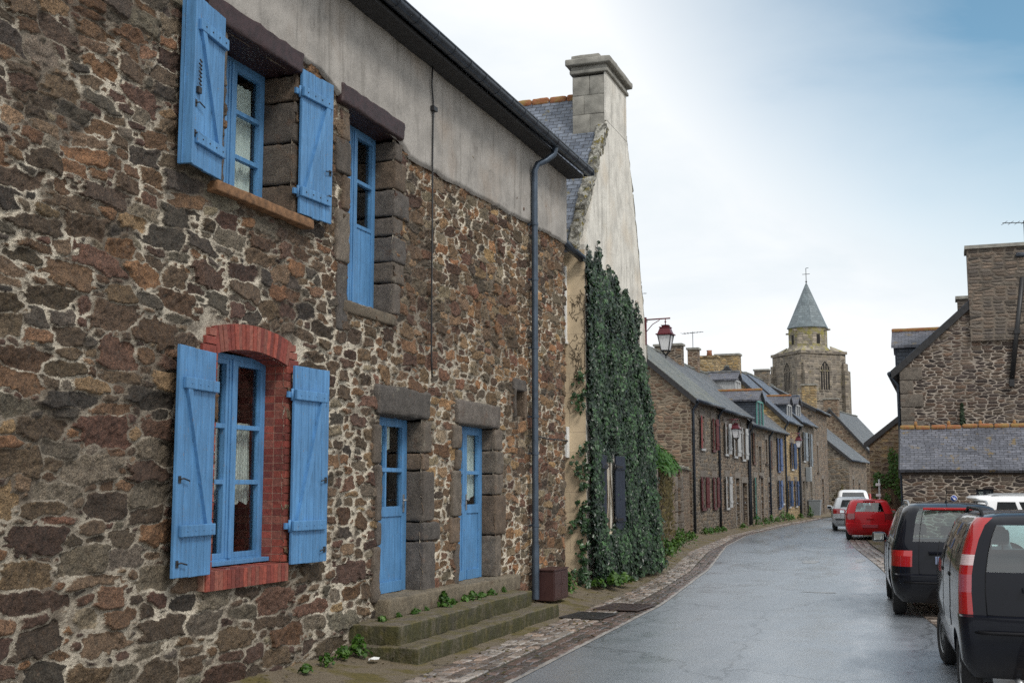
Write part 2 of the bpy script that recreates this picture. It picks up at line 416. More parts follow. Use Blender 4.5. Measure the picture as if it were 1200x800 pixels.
def mk_asphalt(name='wet_asphalt', base=(0.215, 0.228, 0.248)):
    t = NT(name)
    P = t.ob()
    n1 = t.ma('ADD', t.ma('MULTIPLY', t.noise(P, 48, 4, 0.75), 0.6), t.ma('MULTIPLY', t.noise(P, 170, 2, 0.7), 0.4))
    n2 = t.noise(t.vec(P, (0.9, 0.22, 1)), 1.0, 5, 0.62)
    n3 = t.noise(P, 1.7, 6, 0.7)
    vo = t.n('ShaderNodeTexVoronoi', {'Vector': P, 'Scale': 95.0}, feature='F1').outputs['Distance']
    ag = t.noise(P, 34, 5, 0.85)
    c = t.mix(1.0, base, t.ramp(n1, (0.36, 0.45), (0.64, 1.6)), 'MULTIPLY')
    c = t.mix(t.mr(ag, 0.56, 0.66, 0, 0.75), c, (0.50, 0.52, 0.55))
    c = t.mix(t.mr(ag, 0.45, 0.36, 0, 0.75), c, (0.035, 0.037, 0.042))
    c = t.mix(1.0, c, t.ramp(n2, (0.3, 0.75), (0.7, 1.3)), 'MULTIPLY')
    wet = t.mr(t.ma('ADD', t.ma('MULTIPLY', n2, 0.85), t.ma('MULTIPLY', n3, 0.15)), 0.3, 0.7)
    rough = t.mix(wet, (0.40, 0.40, 0.40), (0.27, 0.27, 0.27))
    # cracks and patched seams
    cr = t.n('ShaderNodeTexVoronoi', {'Vector': t.n('ShaderNodeVectorMath', {0: t.vec(P, (0.35, 0.12, 1)), 1: t.n('ShaderNodeVectorMath', {0: t.noise(P, 1.5, 5, 0.6, col=True), 'Scale': 0.25}, operation='SCALE').outputs[0]}, operation='ADD').outputs[0], 'Scale': 1.0}, feature='DISTANCE_TO_EDGE').outputs['Distance']
    c = t.mix(t.mr(cr, 0.0, 0.010, 0.6, 0.0), c, (0.02, 0.021, 0.024))
    h = t.ma('ADD', t.ma('MULTIPLY', vo, 1.0), t.ma('MULTIPLY', n1, 0.7))
    t.put(t.b.inputs['Coat Weight'], t.mr(t.ma('ADD', t.ma('MULTIPLY', n2, 0.7), t.ma('MULTIPLY', ag, 0.3)), 0.36, 0.62, 0.7, 1.0)); t.put(t.b.inputs['Coat Roughness'], t.mr(t.ma('ADD', t.ma('MULTIPLY', n2, 0.65), t.ma('MULTIPLY', n3, 0.35)), 0.38, 0.60, 0.42, 0.22)); t.put(t.b.inputs['Coat IOR'], 2.2); t.put(t.b.inputs['Coat Tint'], (0.93, 0.97, 1.0))
    t.put(t.b.inputs['Coat Normal'], t.bump(t.ma('ADD', t.ma('MULTIPLY', vo, 0.5), t.noise(P, 42, 4, 0.75)), 0.11, 0.006))
    return t.set(c, t.n('ShaderNodeSeparateColor', {0: rough}).outputs[0], t.bump(h, 0.55, 0.006))
M['asphalt'] = mk_asphalt()
M['asphalt_new'] = mk_asphalt('patched_asphalt', (0.075, 0.08, 0.088))

def mk_pave():
    t = NT('mossy_pavement')
    P = t.ob()
    n1 = t.noise(P, 1.6, 6, 0.68)
    n2 = t.noise(P, 60, 4, 0.7)
    c = t.mix(1.0, (0.165, 0.132, 0.09), t.ramp(n2, (0.3, 0.5), (0.7, 1.5)), 'MULTIPLY')
    c = t.mix(t.mr(n1, 0.48, 0.62, 0, 0.9), c, t.mix(t.noise(P, 14, 4), (0.05, 0.05, 0.01), (0.17, 0.125, 0.025)))
    c = t.mix(t.mr(t.noise(P, 2.3, 6, 0.7), 0.58, 0.68, 0, 0.8), c, (0.045, 0.036, 0.03))
    return t.set(c, t.mr(n1, 0.35, 0.65, 0.45, 0.9), t.bump(t.ma('ADD', n2, t.noise(P, 12, 5)), 0.8, 0.02))
M['pave'] = mk_pave()
def mk_sett():
    t = NT('wet_setts')
    sc = t.n('ShaderNodeAttribute', attribute_name='scol').outputs['Color']
    P = t.ob()
    n = t.noise(P, 24, 5, 0.65)
    c = t.mix(1.0, sc, t.ramp(n, (0.3, 0.6), (0.7, 1.35)), 'MULTIPLY')
    return t.set(c, t.mr(n, 0.3, 0.7, 0.2, 0.45), t.bump(t.noise(P, 60, 4), 0.4, 0.008), Specular_IOR_Level=0.55)
M['sett'] = mk_sett()
M['joint'] = m_simple('dirt_joint', (0.05, 0.045, 0.03), 0.8, 0.4, 8, 0.6)
M['earth'] = m_simple('earth_ground', (0.075, 0.065, 0.045), 0.9, 0.4, 0.6, 0.3)
M['road_paint'] = m_simple('worn_road_paint', (0.26, 0.265, 0.27), 0.4, 0.5, 9)

def mk_leaf(name, c1, c2, rough=0.35, trans=0.25):
    t = NT(name)
    sc = t.n('ShaderNodeAttribute', attribute_name='scol').outputs['Fac']
    c = t.mix(sc, c1, c2)
    t.put(t.b.inputs['Transmission Weight'], 0.0)
    m = t.set(c, rough)
    tl = t.n('ShaderNodeBsdfTranslucent', {'Color': c})
    mx = t.n('ShaderNodeMixShader', {0: trans, 1: t.b.outputs[0], 2: tl.outputs[0]})
    out = [n for n in t.t.nodes if n.type == 'OUTPUT_MATERIAL'][0]
    t.t.links.new(mx.outputs[0], out.inputs[0])
    return m
M['ivy'] = mk_leaf('ivy_leaf', (0.004, 0.013, 0.007), (0.065, 0.15, 0.05), 0.36, 0.08)
M['weed'] = mk_leaf('weed_leaf', (0.03, 0.085, 0.012), (0.11, 0.22, 0.03), 0.5, 0.3)
M['fern'] = mk_leaf('fern_leaf', (0.03, 0.09, 0.015), (0.10, 0.24, 0.04), 0.5, 0.3)
M['bush'] = mk_leaf('bush_leaf', (0.05, 0.045, 0.015), (0.16, 0.12, 0.04), 0.6, 0.25)
M['conifer'] = mk_leaf('conifer_leaf', (0.008, 0.02, 0.008), (0.03, 0.06, 0.02), 0.6, 0.15)

def mk_glass(name, tint=(0.9, 0.95, 0.95), base=0.06):
    t = NT(name)
    out = [n for n in t.t.nodes if n.type == 'OUTPUT_MATERIAL'][0]
    ge = t.n('ShaderNodeNewGeometry')
    dt = t.n('ShaderNodeVectorMath', {0: ge.outputs['Incoming'], 1: ge.outputs['Normal']}, operation='DOT_PRODUCT').outputs['Value']
    c1 = t.ma('SUBTRACT', 1.0, t.ma('ABSOLUTE', dt), True)
    f = t.ma('ADD', t.ma('MULTIPLY', t.ma('POWER', c1, 5.0), 0.9), base, True)
    tr = t.n('ShaderNodeBsdfTransparent', {'Color': (*tint, 1)})
    gl = t.n('ShaderNodeBsdfGlossy', {'Color': (1, 1, 1, 1), 'Roughness': 0.02})
    mx = t.n('ShaderNodeMixShader', {0: f, 1: tr.outputs[0], 2: gl.outputs[0]})
    t.t.links.new(mx.outputs[0], out.inputs[0])
    return t.m
M['glass'] = mk_glass('window_glass')
M['car_glass'] = mk_glass('car_glass', (0.66, 0.84, 0.84), 0.13)
M['car_glass_dark'] = mk_glass('dark_car_glass', (0.12, 0.16, 0.17), 0.03)

def mk_carpaint(name, col, metal=0.0, rough=0.35):
    t = NT(name)
    P = t.ob()
    n = t.noise(P, 3, 4)
    c = t.mix(1.0, col, t.ramp(n, (0.3, 0.9), (0.7, 1.08)), 'MULTIPLY')
    # road dirt thrown up low on the body
    z = t.n('ShaderNodeSeparateXYZ', {0: P}).outputs[2]
    d = t.ma('MULTIPLY', t.mr(z, 0.6, 0.2, 0, 0.3), t.noise(P, 9, 5, 0.7))
    c = t.mix(d, c, (0.10, 0.09, 0.075))
    return t.set(c, t.ma('ADD', t.ma('MULTIPLY', d, 0.6), rough), Metallic=metal, Specular_IOR_Level=0.15, Coat_Weight=0.75, Coat_IOR=1.33, Coat_Roughness=0.04)
M['paint_black'] = mk_carpaint('blue_black_car_paint', (0.004, 0.005, 0.010))
M['paint_red'] = mk_carpaint('red_car_paint', (0.55, 0.012, 0.02))
M['paint_silver'] = mk_carpaint('silver_car_paint', (0.62, 0.64, 0.66), 0.3)
M['paint_white'] = mk_carpaint('white_car_paint', (0.78, 0.79, 0.80))
M['trim'] = m_simple('black_trim', (0.010, 0.010, 0.012), 0.55, 0.15, Specular_IOR_Level=0.2)
M['tyre'] = m_simple('tyre_rubber', (0.016, 0.016, 0.017), 0.8, 0.25, 20, 0.2)
M['rim'] = m_simple('alloy_rim', (0.28, 0.29, 0.30), 0.4, 0.2, Metallic=0.6)
def mk_lens(name, col):
    t = NT(name)
    P = t.ob()
    w = t.n('ShaderNodeTexWave', {'Vector': P, 'Scale': 22.0}, bands_direction='Z').outputs['Fac']
    c = t.mix(1.0, col, t.ramp(w, (0.0, 0.85), (1.0, 1.08)), 'MULTIPLY')
    return t.set(c, 0.2, Coat_Weight=1.0, Coat_Roughness=0.03)
M['lens_red'] = mk_lens('red_lens', (0.40, 0.006, 0.008))
M['lens_dark_red'] = mk_lens('dark_red_lens', (0.25, 0.01, 0.015))
M['lens_white'] = mk_lens('clear_lens', (0.66, 0.50, 0.50))
M['lens_pink'] = mk_lens('pink_lens', (0.40, 0.07, 0.09))
M['plate'] = m_simple('number_plate', (0.20, 0.24, 0.36), 0.35, 0.05)
M['plate_red'] = m_simple('red_reflecting_plate', (0.42, 0.05, 0.07), 0.35, 0.1)
M['seat'] = m_simple('seat_fabric', (0.05, 0.055, 0.06), 0.9, 0.2)
M['sign_blue'] = m_simple('sign_blue', (0.02, 0.06, 0.32), 0.4, 0.05)
M['sign_white'] = m_simple('sign_white', (0.8, 0.8, 0.8), 0.4, 0.05)

# ------------------------------------------------------------------ mesh helpers
class MB:
    """collects shapes for ONE mesh object"""
    def __init__(s):
        s.v = []; s.f = []; s.mi = []; s.sm = []; s.c = []
        s.M = Matrix.Identity(4); s.col = (1, 1, 1); s.k = 0; s.smooth = False
    def add(s, vs, fs, smooth=None):
        o = len(s.v)
        MM = s.M
        for p in vs:
            q = MM @ Vector(p)
            s.v.append((q.x, q.y, q.z)); s.c.append(s.col)
        sm = s.smooth if smooth is None else smooth
        for f in fs:
            s.f.append([i + o for i in f]); s.mi.append(s.k); s.sm.append(sm)
        return s
    def box(s, a, b, bev=0.0):
        x0, y0, z0 = [min(p, q) for p, q in zip(a, b)]
        x1, y1, z1 = [max(p, q) for p, q in zip(a, b)]
        if bev <= 0:
            vs = [(x0, y0, z0), (x1, y0, z0), (x1, y1, z0), (x0, y1, z0), (x0, y0, z1), (x1, y0, z1), (x1, y1, z1), (x0, y1, z1)]
            return s.add(vs, [(0, 3, 2, 1), (4, 5, 6, 7), (0, 1, 5, 4), (1, 2, 6, 5), (2, 3, 7, 6), (3, 0, 4, 7)])
        bev = min(bev, 0.45 * min(x1 - x0, y1 - y0, z1 - z0))
        bm = bmesh.new()
        bmesh.ops.create_cube(bm, size=1.0)
        bmesh.ops.transform(bm, matrix=Matrix.Translation(((x0 + x1) / 2, (y0 + y1) / 2, (z0 + z1) / 2)) @ Matrix.Diagonal((x1 - x0, y1 - y0, z1 - z0, 1)), verts=bm.verts)
        bmesh.ops.bevel(bm, geom=bm.edges[:], offset=bev, segments=2, affect='EDGES', profile=0.6)
        bm.verts.index_update()
        s.add([v.co[:] for v in bm.verts], [[v.index for v in f.verts] for f in bm.faces])
        bm.free()
        return s
    def prism(s, poly, h, axis='z'):
        """poly: list of 2D points, extruded from h[0] to h[1] along axis"""
        n = len(poly)
        def P(p, t):
            return {'z': (p[0], p[1], t), 'y': (p[0], t, p[1]), 'x': (t, p[0], p[1])}[axis]
        vs = [P(p, h[0]) for p in poly] + [P(p, h[1]) for p in poly]
        fs = [[i, (i + 1) % n, n + (i + 1) % n, n + i] for i in range(n)] + [list(range(n))[::-1], list(range(n, 2 * n))]
        return s.add(vs, fs)
    def tube(s, pts, r, seg=8, cap=True, smooth=True):
        pts = [Vector(p) for p in pts]
        rs = r if isinstance(r, (list, tuple)) else [r] * len(pts)
        vs = []; fs = []
        up = None
        for i, p in enumerate(pts):
            d = (pts[min(i + 1, len(pts) - 1)] - pts[max(i - 1, 0)]).normalized()
            if up is None:
                up = Vector((0, 0, 1)) if abs(d.z) < 0.9 else Vector((1, 0, 0))
            a = d.cross(up).normalized()
            b = a.cross(d).normalized()
            up = b
            for k in range(seg):
                t = 2 * math.pi * k / seg
                vs.append(tuple(p + a * math.cos(t) * rs[i] + b * math.sin(t) * rs[i]))
        for i in range(len(pts) - 1):
            for k in range(seg):
                fs.append((i * seg + k, i * seg + (k + 1) % seg, (i + 1) * seg + (k + 1) % seg, (i + 1) * seg + k))
        if cap:
            fs.append(list(range(seg))[::-1]); fs.append(list(range((len(pts) - 1) * seg, len(pts) * seg)))
        return s.add(vs, fs, smooth)
    def lathe(s, prof, seg=16, c=(0, 0, 0), axis='z', smooth=True, rot=0.0):
        vs = []; fs = []
        for r, h in prof:
            for k in range(seg):
                t = 2 * math.pi * k / seg + rot
                x, y = r * math.cos(t), r * math.sin(t)
                q = {'z': (x, y, h), 'y': (x, h, y), 'x': (h, x, y)}[axis]
                vs.append((c[0] + q[0], c[1] + q[1], c[2] + q[2]))
        n = len(prof)
        for i in range(n - 1):
            for k in range(seg):
                fs.append((i * seg + k, i * seg + (k + 1) % seg, (i + 1) * seg + (k + 1) % seg, (i + 1) * seg + k))
        fs.append(list(range(seg))[::-1]); fs.append(list(range((n - 1) * seg, n * seg)))
        return s.add(vs, fs, smooth)
    def quad(s, a, b, c, d):
        return s.add([a, b, c, d], [(0, 1, 2, 3)])
    def rough(s, a, b, rad=0.03, amp=0.012, n=0.06, seed=0.0):
        """a hewn block: rounded box with an uneven surface"""
        a = Vector([min(p, q) for p, q in zip(a, b)]); b_ = Vector([max(p, q) for p, q in zip(a, b)])
        b = Vector([max(p, q) for p, q in zip(a, Vector(b))]) if False else b_
        dim = b - a
        rad = min(rad, 0.4 * min(dim))
        cnt = [max(2, min(14, int(d / n))) for d in dim]
        def ax(i):
            lo, hi = a[i], b[i]
            g = [lo + (hi - lo) * k / cnt[i] for k in range(cnt[i] + 1)]
            g = sorted(set([lo, lo + rad * 0.4, lo + rad, hi - rad, hi - rad * 0.4, hi] + g[1:-1]))
            return g
        X, Y, Z = ax(0), ax(1), ax(2)
        ind = {}
        vs = []; fs = []
        inn0 = a + Vector((rad,) * 3); inn1 = b - Vector((rad,) * 3)
        def V(i, j, k):
            key = (i, j, k)
            if key not in ind:
                p = Vector((X[i], Y[j], Z[k]))
                c = Vector([min(max(p[t], inn0[t]), inn1[t]) for t in range(3)])
                d = p - c
                if d.length > 1e-6:
                    dn = d.normalized()
                    p = c + dn * rad
                    q = p * 9 + Vector((seed * 3.7, seed * 1.3, seed))
                    p += dn * amp * (mnoise.noise(q) + 0.6 * mnoise.noise(q * 2.3))
                ind[key] = len(vs); vs.append(tuple(p))
            return ind[key]
        nx, ny, nz_ = len(X) - 1, len(Y) - 1, len(Z) - 1
        for i in range(nx):
            for j in range(ny):
                fs.append((V(i, j, 0), V(i, j + 1, 0), V(i + 1, j + 1, 0), V(i + 1, j, 0)))
                fs.append((V(i, j, nz_), V(i + 1, j, nz_), V(i + 1, j + 1, nz_), V(i, j + 1, nz_)))
            for k in range(nz_):
                fs.append((V(i, 0, k), V(i + 1, 0, k), V(i + 1, 0, k + 1), V(i, 0, k + 1)))
                fs.append((V(i, ny, k), V(i, ny, k + 1), V(i + 1, ny, k + 1), V(i + 1, ny, k)))
        for j in range(ny):
            for k in range(nz_):
                fs.append((V(0, j, k), V(0, j, k + 1), V(0, j + 1, k + 1), V(0, j + 1, k)))
                fs.append((V(nx, j, k), V(nx, j + 1, k), V(nx, j + 1, k + 1), V(nx, j, k + 1)))
        return s.add(vs, fs, True)
    def build(s, name, mats, parent=None, sharp=None):
        if not isinstance(mats, (list, tuple)):
            mats = [mats]
        mats = [M[m] if isinstance(m, str) else m for m in mats]
        me = bpy.data.meshes.new(name)
        me.from_pydata(s.v, [], s.f)
        me.polygons.foreach_set('material_index', s.mi)
        me.polygons.foreach_set('use_smooth', s.sm)
        for m in mats:
            me.materials.append(m)
        auto_uv(me)
        if any(c != (1, 1, 1) for c in s.c):
            at = me.attributes.new('scol', 'FLOAT_COLOR', 'POINT')
            at.data.foreach_set('color', np.array([(*c, 1) for c in s.c], dtype=np.float32).ravel())
        me.update()
        if sharp:
            me.set_sharp_from_angle(angle=R(sharp))
        return link(name, me, parent)

def auto_uv(me):
    """metre UVs laid on each face by its own direction"""
    nl = len(me.loops)
    if not nl:
        return
    uvl = me.uv_layers.new(name='UVMap')
    co = np.empty(len(me.vertices) * 3); me.vertices.foreach_get('co', co); co = co.reshape(-1, 3)
    li = np.empty(nl, dtype=np.int32); me.loops.foreach_get('vertex_index', li)
    npg = len(me.polygons)
    nr = np.empty(npg * 3); me.polygons.foreach_get('normal', nr); nr = nr.reshape(-1, 3)
    lt = np.empty(npg, dtype=np.int32); me.polygons.foreach_get('loop_total', lt)
    pn = np.repeat(nr, lt, axis=0)
    h = np.hypot(pn[:, 0], pn[:, 1])
    flat = h < 0.2
    hs = np.where(flat, 1, h)
    t = np.stack([-pn[:, 1] / hs, pn[:, 0] / hs, np.zeros(nl)], 1)
    t[flat] = (1, 0, 0)
    b = np.cross(pn, t)
    b[flat] = (0, 1, 0)
    p = co[li]
    off = np.where(np.abs(pn[:, 0]) > np.abs(pn[:, 1]), 3.37, 0.0)
    uv = np.stack([(p * t).sum(1) + off, (p * b).sum(1)], 1)
    uvl.data.foreach_set('uv', uv.astype(np.float32).ravel())

def link(name, me, parent=None):
    o = bpy.data.objects.new(name, me)
    COL.objects.link(o)
    if parent is not None:
        o.parent = parent
    return o
def thing(name, label, cat, loc=(0, 0, 0), rz=0.0, group=None):
    o = bpy.data.objects.new(name, None)
    COL.objects.link(o)
    o.empty_display_size = 0.2
    o.location = loc; o.rotation_euler = (0, 0, rz)
    o['label'] = label; o['category'] = cat
    if group: o['group'] = group
    return o
def tag(o, label, cat, group=None, kind=None):
    o['label'] = label; o['category'] = cat
    if group: o['group'] = group
    if kind: o['kind'] = kind
    return o
def struct(o, kind='structure'):
    o['kind'] = kind
    return o
def dup(root, loc, rz=None, label=None, scale=None):
    r = root.copy(); COL.objects.link(r); r.location = loc
    if rz is not None: r.rotation_euler = (0, 0, rz)
    if scale: r.scale = (scale,) * 3
    if label: r['label'] = label
    for ch in list(root.children):
        c = ch.copy(); COL.objects.link(c); c.parent = r
        for g in list(ch.children):
            d = g.copy(); COL.objects.link(d); d.parent = c
    return r
def fromnp(name, V, F, mat, parent=None, smooth=False, attrs=None):
    me = bpy.data.meshes.new(name)
    V = np.asarray(V, dtype=np.float32); F = np.asarray(F, dtype=np.int32)
    k = F.shape[1]
    me.vertices.add(len(V)); me.vertices.foreach_set('co', V.ravel())
    me.loops.add(F.size); me.loops.foreach_set('vertex_index', F.ravel())
    me.polygons.add(len(F)); me.polygons.foreach_set('loop_start', np.arange(0, F.size, k, dtype=np.int32))
    me.polygons.foreach_set('loop_total', np.full(len(F), k, dtype=np.int32))
    me.polygons.foreach_set('use_smooth', np.full(len(F), smooth))
    for an, (ty, arr) in (attrs or {}).items():
        a = me.attributes.new(an, ty, 'POINT')
        a.data.foreach_set('color' if ty == 'FLOAT_COLOR' else 'value', np.asarray(arr, dtype=np.float32).ravel())
    me.materials.append(M[mat])
    me.update(calc_edges=True)
    me.validate()
    return link(name, me, parent)

def vnoise(shape, cells, seed):
    """smooth value noise on a grid; cells = (rows, cols)"""
    r = np.random.default_rng(seed)
    cy, cx = max(2, int(cells[0])), max(2, int(cells[1]))
    g = r.random((cy + 2, cx + 2))
    y = np.linspace(0, cy, shape[0]); x = np.linspace(0, cx, shape[1])
    yi = np.minimum(y.astype(int), cy); xi = np.minimum(x.astype(int), cx)
    fy = y - yi; fx = x - xi
    fy = (fy * fy * (3 - 2 * fy))[:, None]; fx = (fx * fx * (3 - 2 * fx))[None, :]
    a = g[yi][:, xi]; b = g[yi][:, np.minimum(xi + 1, cx + 1)]; c = g[np.minimum(yi + 1, cy + 1)][:, xi]; d = g[np.minimum(yi + 1, cy + 1)][:, np.minimum(xi + 1, cx + 1)]
    return (a * (1 - fx) + b * fx) * (1 - fy) + (c * (1 - fx) + d * fx) * fy
def fbm(shape, size_m, base, octv, seed):
    h, w = size_m
    out = np.zeros(shape); amp = 1; tot = 0
    for o in range(octv):
        out += amp * vnoise(shape, (h / base * 2 ** o, w / base * 2 ** o), seed + o); tot += amp; amp *= 0.55
    return out / tot
# ------------------------------------------------------------------ the ground, road and pavements
def interp(tab, y):
    return float(np.interp(y, [t[0] for t in tab], [t[1] for t in tab]))
def smooth_tab(tab, ys):
    x = np.interp(ys, [t[0] for t in tab], [t[1] for t in tab])
    k = np.ones(9) / 9
    xp = np.pad(x, 4, mode='edge')
    return np.convolve(xp, k, mode='valid')
YS = np.concatenate([np.arange(-12, 60, 0.5), np.arange(60, 150, 1.5)])
T_SR = [(-12, -3.6), (5, -3.9), (11.3, -4.09), (19.4, -4.42), (28, -5.25), (38.8, -6.7), (47, -7.35), (60, -7.3), (75, -6.9), (90, -5.9), (110, -4.6), (150, 1.0)]
T_SL = [(-12, -4.8), (5, -5.0), (11, -5.04), (17, -5.25), (22, -5.5), (27, -5.95), (35, -7.1), (47, -8.0), (60, -7.95), (75, -7.4), (90, -6.3), (110, -5.0), (150, 0.6)]
T_WALL = [(-12, -6.35), (20, -6.35), (20.9, -6.3), (26, -6.3), (44.5, -9.1), (77.4, -7.9), (84, -7.6), (92, -6.6), (110, -5.6), (150, 0.0)]
T_RE = [(-12, 1.8), (5, 0.9), (14, 0.3), (19, -0.4), (25, -1.0), (30, -1.56), (40, -2.86), (47, -3.56), (60, -4.3), (80, -4.4), (95, -3.0), (110, -1.0), (150, 6.0)]
SR, SL, WL, RE = [smooth_tab(t, YS) for t in (T_SR, T_SL, T_WALL, T_RE)]

g = MB(); g.quad((-400, -200, -0.03), (400, -200, -0.03), (400, 900, -0.03), (-400, 900, -0.03))
struct(g.build('ground', 'earth'))

def strip(name, xa, xb, za, zb, mat, n=6, rough=0.0):
    vs = []; fs = []
    for i, y in enumerate(YS):
        for k in range(n + 1):
            t = k / n
            z = zb + (za - zb) * (1 - t) ** (1.7 if name == 'pavement' else 1.0) + rough * mnoise.noise(Vector((xa[i] * 2 + t * 3, y * 0.8, 3)))
            vs.append((xa[i] + (xb[i] - xa[i]) * t, y, z))
    for i in range(len(YS) - 1):
        for k in range(n):
            a = i * (n + 1) + k
            fs.append((a, a + 1, a + n + 2, a + n + 1))
    b = MB(); b.smooth = True; b.add(vs, fs)
    return struct(b.build(name, mat))
strip('road', SR - 0.02, RE, 0.0, 0.0, 'asphalt', 4)
PW = np.array([0.85 + 0.25 * mnoise.noise(Vector((0.3, y * 0.05, 1))) - 0.012 * max(0, y - 20) for y in YS]); PW = np.clip(PW, 0.25, 2)
strip('gutter_bed', SL - 0.03, SR + 0.0, 0.004, 0.004, 'joint', 2)
strip('pavement', WL, SL + 0.015, 0.17, 0.014, 'pave', 8, 0.014)
strip('right_pavement', RE + 0.62, RE + 14, 0.03, 0.05, 'pave', 4, 0.01)
strip('kerb_bed', RE, RE + 0.63, 0.004, 0.004, 'joint', 2)

def setts(name, tabA, tabB, y0, y1, rows, zt, seed, pal, lw=(0.13, 0.24), hi=0.02):
    rs = np.random.default_rng(seed)
    b = MB()
    for r in range(rows):
        y = y0 + rs.random() * 0.2
        while y < y1:
            L = rs.uniform(*lw) * (1 + max(0, y - 30) * 0.02)
            A = interp(tabA, y); B = interp(tabB, y); A2 = interp(tabA, y + L); B2 = interp(tabB, y + L)
            g_ = 0.012
            t0, t1 = (r + 0.06) / rows, (r + 0.94) / rows
            c = pal[rs.integers(len(pal))]; f = rs.uniform(0.7, 1.3)
            b.col = tuple(x * f for x in c)
            z = zt + rs.uniform(-0.4, 0.6) * hi * 0.6
            e = 0.018
            pb = [(A + (B - A) * t0, y + g_), (A + (B - A) * t1, y + g_), (A2 + (B2 - A2) * t1, y + L - g_), (A2 + (B2 - A2) * t0, y + L - g_)]
            cx = sum(p[0] for p in pb) / 4; cy = sum(p[1] for p in pb) / 4
            jit = [(rs.normal() * 0.008, rs.normal() * 0.008) for _ in range(4)]
            pb = [(p[0] + j[0], p[1] + j[1]) for p, j in zip(pb, jit)]
            pt = [(cx + (p[0] - cx) * 0.82, cy + (p[1] - cy) * 0.82) for p in pb]
            vs = [(*p, -0.02) for p in pb] + [(*p, z - 0.010) for p in pb] + [(*p, z) for p in pt]
            fs = [(i, (i + 1) % 4, 4 + (i + 1) % 4, 4 + i) for i in range(4)] + [(4 + i, 4 + (i + 1) % 4, 8 + (i + 1) % 4, 8 + i) for i in range(4)] + [(8, 9, 10, 11)]
            b.add(vs, fs, True)
            y += L
    return struct(b.build(name, 'sett', sharp=40))
T_SM = [(a[0], a[1] + (interp(T_SR, a[0]) - a[1]) * 0.58) for a in T_SL] 
T_SM2 = [(a[0], a[1] + (interp(T_SR, a[0]) - a[1]) * 0.60) for a in T_SL]
PALE = [(0.24, 0.20, 0.17), (0.33, 0.29, 0.255), (0.15, 0.12, 0.10), (0.27, 0.205, 0.165)]
REDD = [(0.13, 0.09, 0.075), (0.16, 0.115, 0.10), (0.09, 0.075, 0.07)]
setts('gutter_setts', T_SL, T_SM, 4, 75, 4, 0.022, 3, PALE)
setts('channel_setts', T_SM2, T_SR, 4, 75, 3, 0.010, 4, REDD)
T_R2 = [(a[0], a[1] + 0.6) for a in T_RE]
setts('kerb_setts', T_RE, T_R2, 4, 60, 3, 0.022, 5, PALE)
# smoother concrete fillet between setts and asphalt
b = MB(); b.smooth = True
vs = []; fs = []
ys = np.arange(4, 70, 0.4)
for y in ys:
    x = interp(T_SR, y); j = 0.012 * mnoise.noise(Vector((y, 1.2, 0)))
    vs += [(x - 0.03 + j, y, 0.009), (x + 0.035 + j, y, 0.0065)]
for i in range(len(ys) - 1):
    fs.append((2 * i, 2 * i + 1, 2 * i + 3, 2 * i + 2))
b.add(vs, fs)
M['fillet'] = m_simple('pale_concrete', (0.30, 0.28, 0.26), 0.5, 0.35, 3, 0.4)
struct(b.build('gutter_edge', 'fillet'))
# worn paint left on the road
for (px, py, w, l, s) in ((-3.3, 31.6, 0.6, 1.9, 1), (-2.15, 32.5, 0.35, 1.9, 2), (-2.2, 22.6, 0.8, 0.25, 3)):
    b = MB(); b.smooth = True
    n = 26
    pts = []
    for k in range(n):
        a = 2 * math.pi * k / n
        q = 0.75 + 0.5 * mnoise.noise(Vector((math.cos(a) * 2, math.sin(a) * 2, s * 4.1)))
        pts.append((px + math.cos(a) * w * 0.5 * q, py + math.sin(a) * l * 0.5 * q, 0.004))
    b.add(pts, [list(range(n))])
    struct(b.build('road_marking', 'road_paint'))

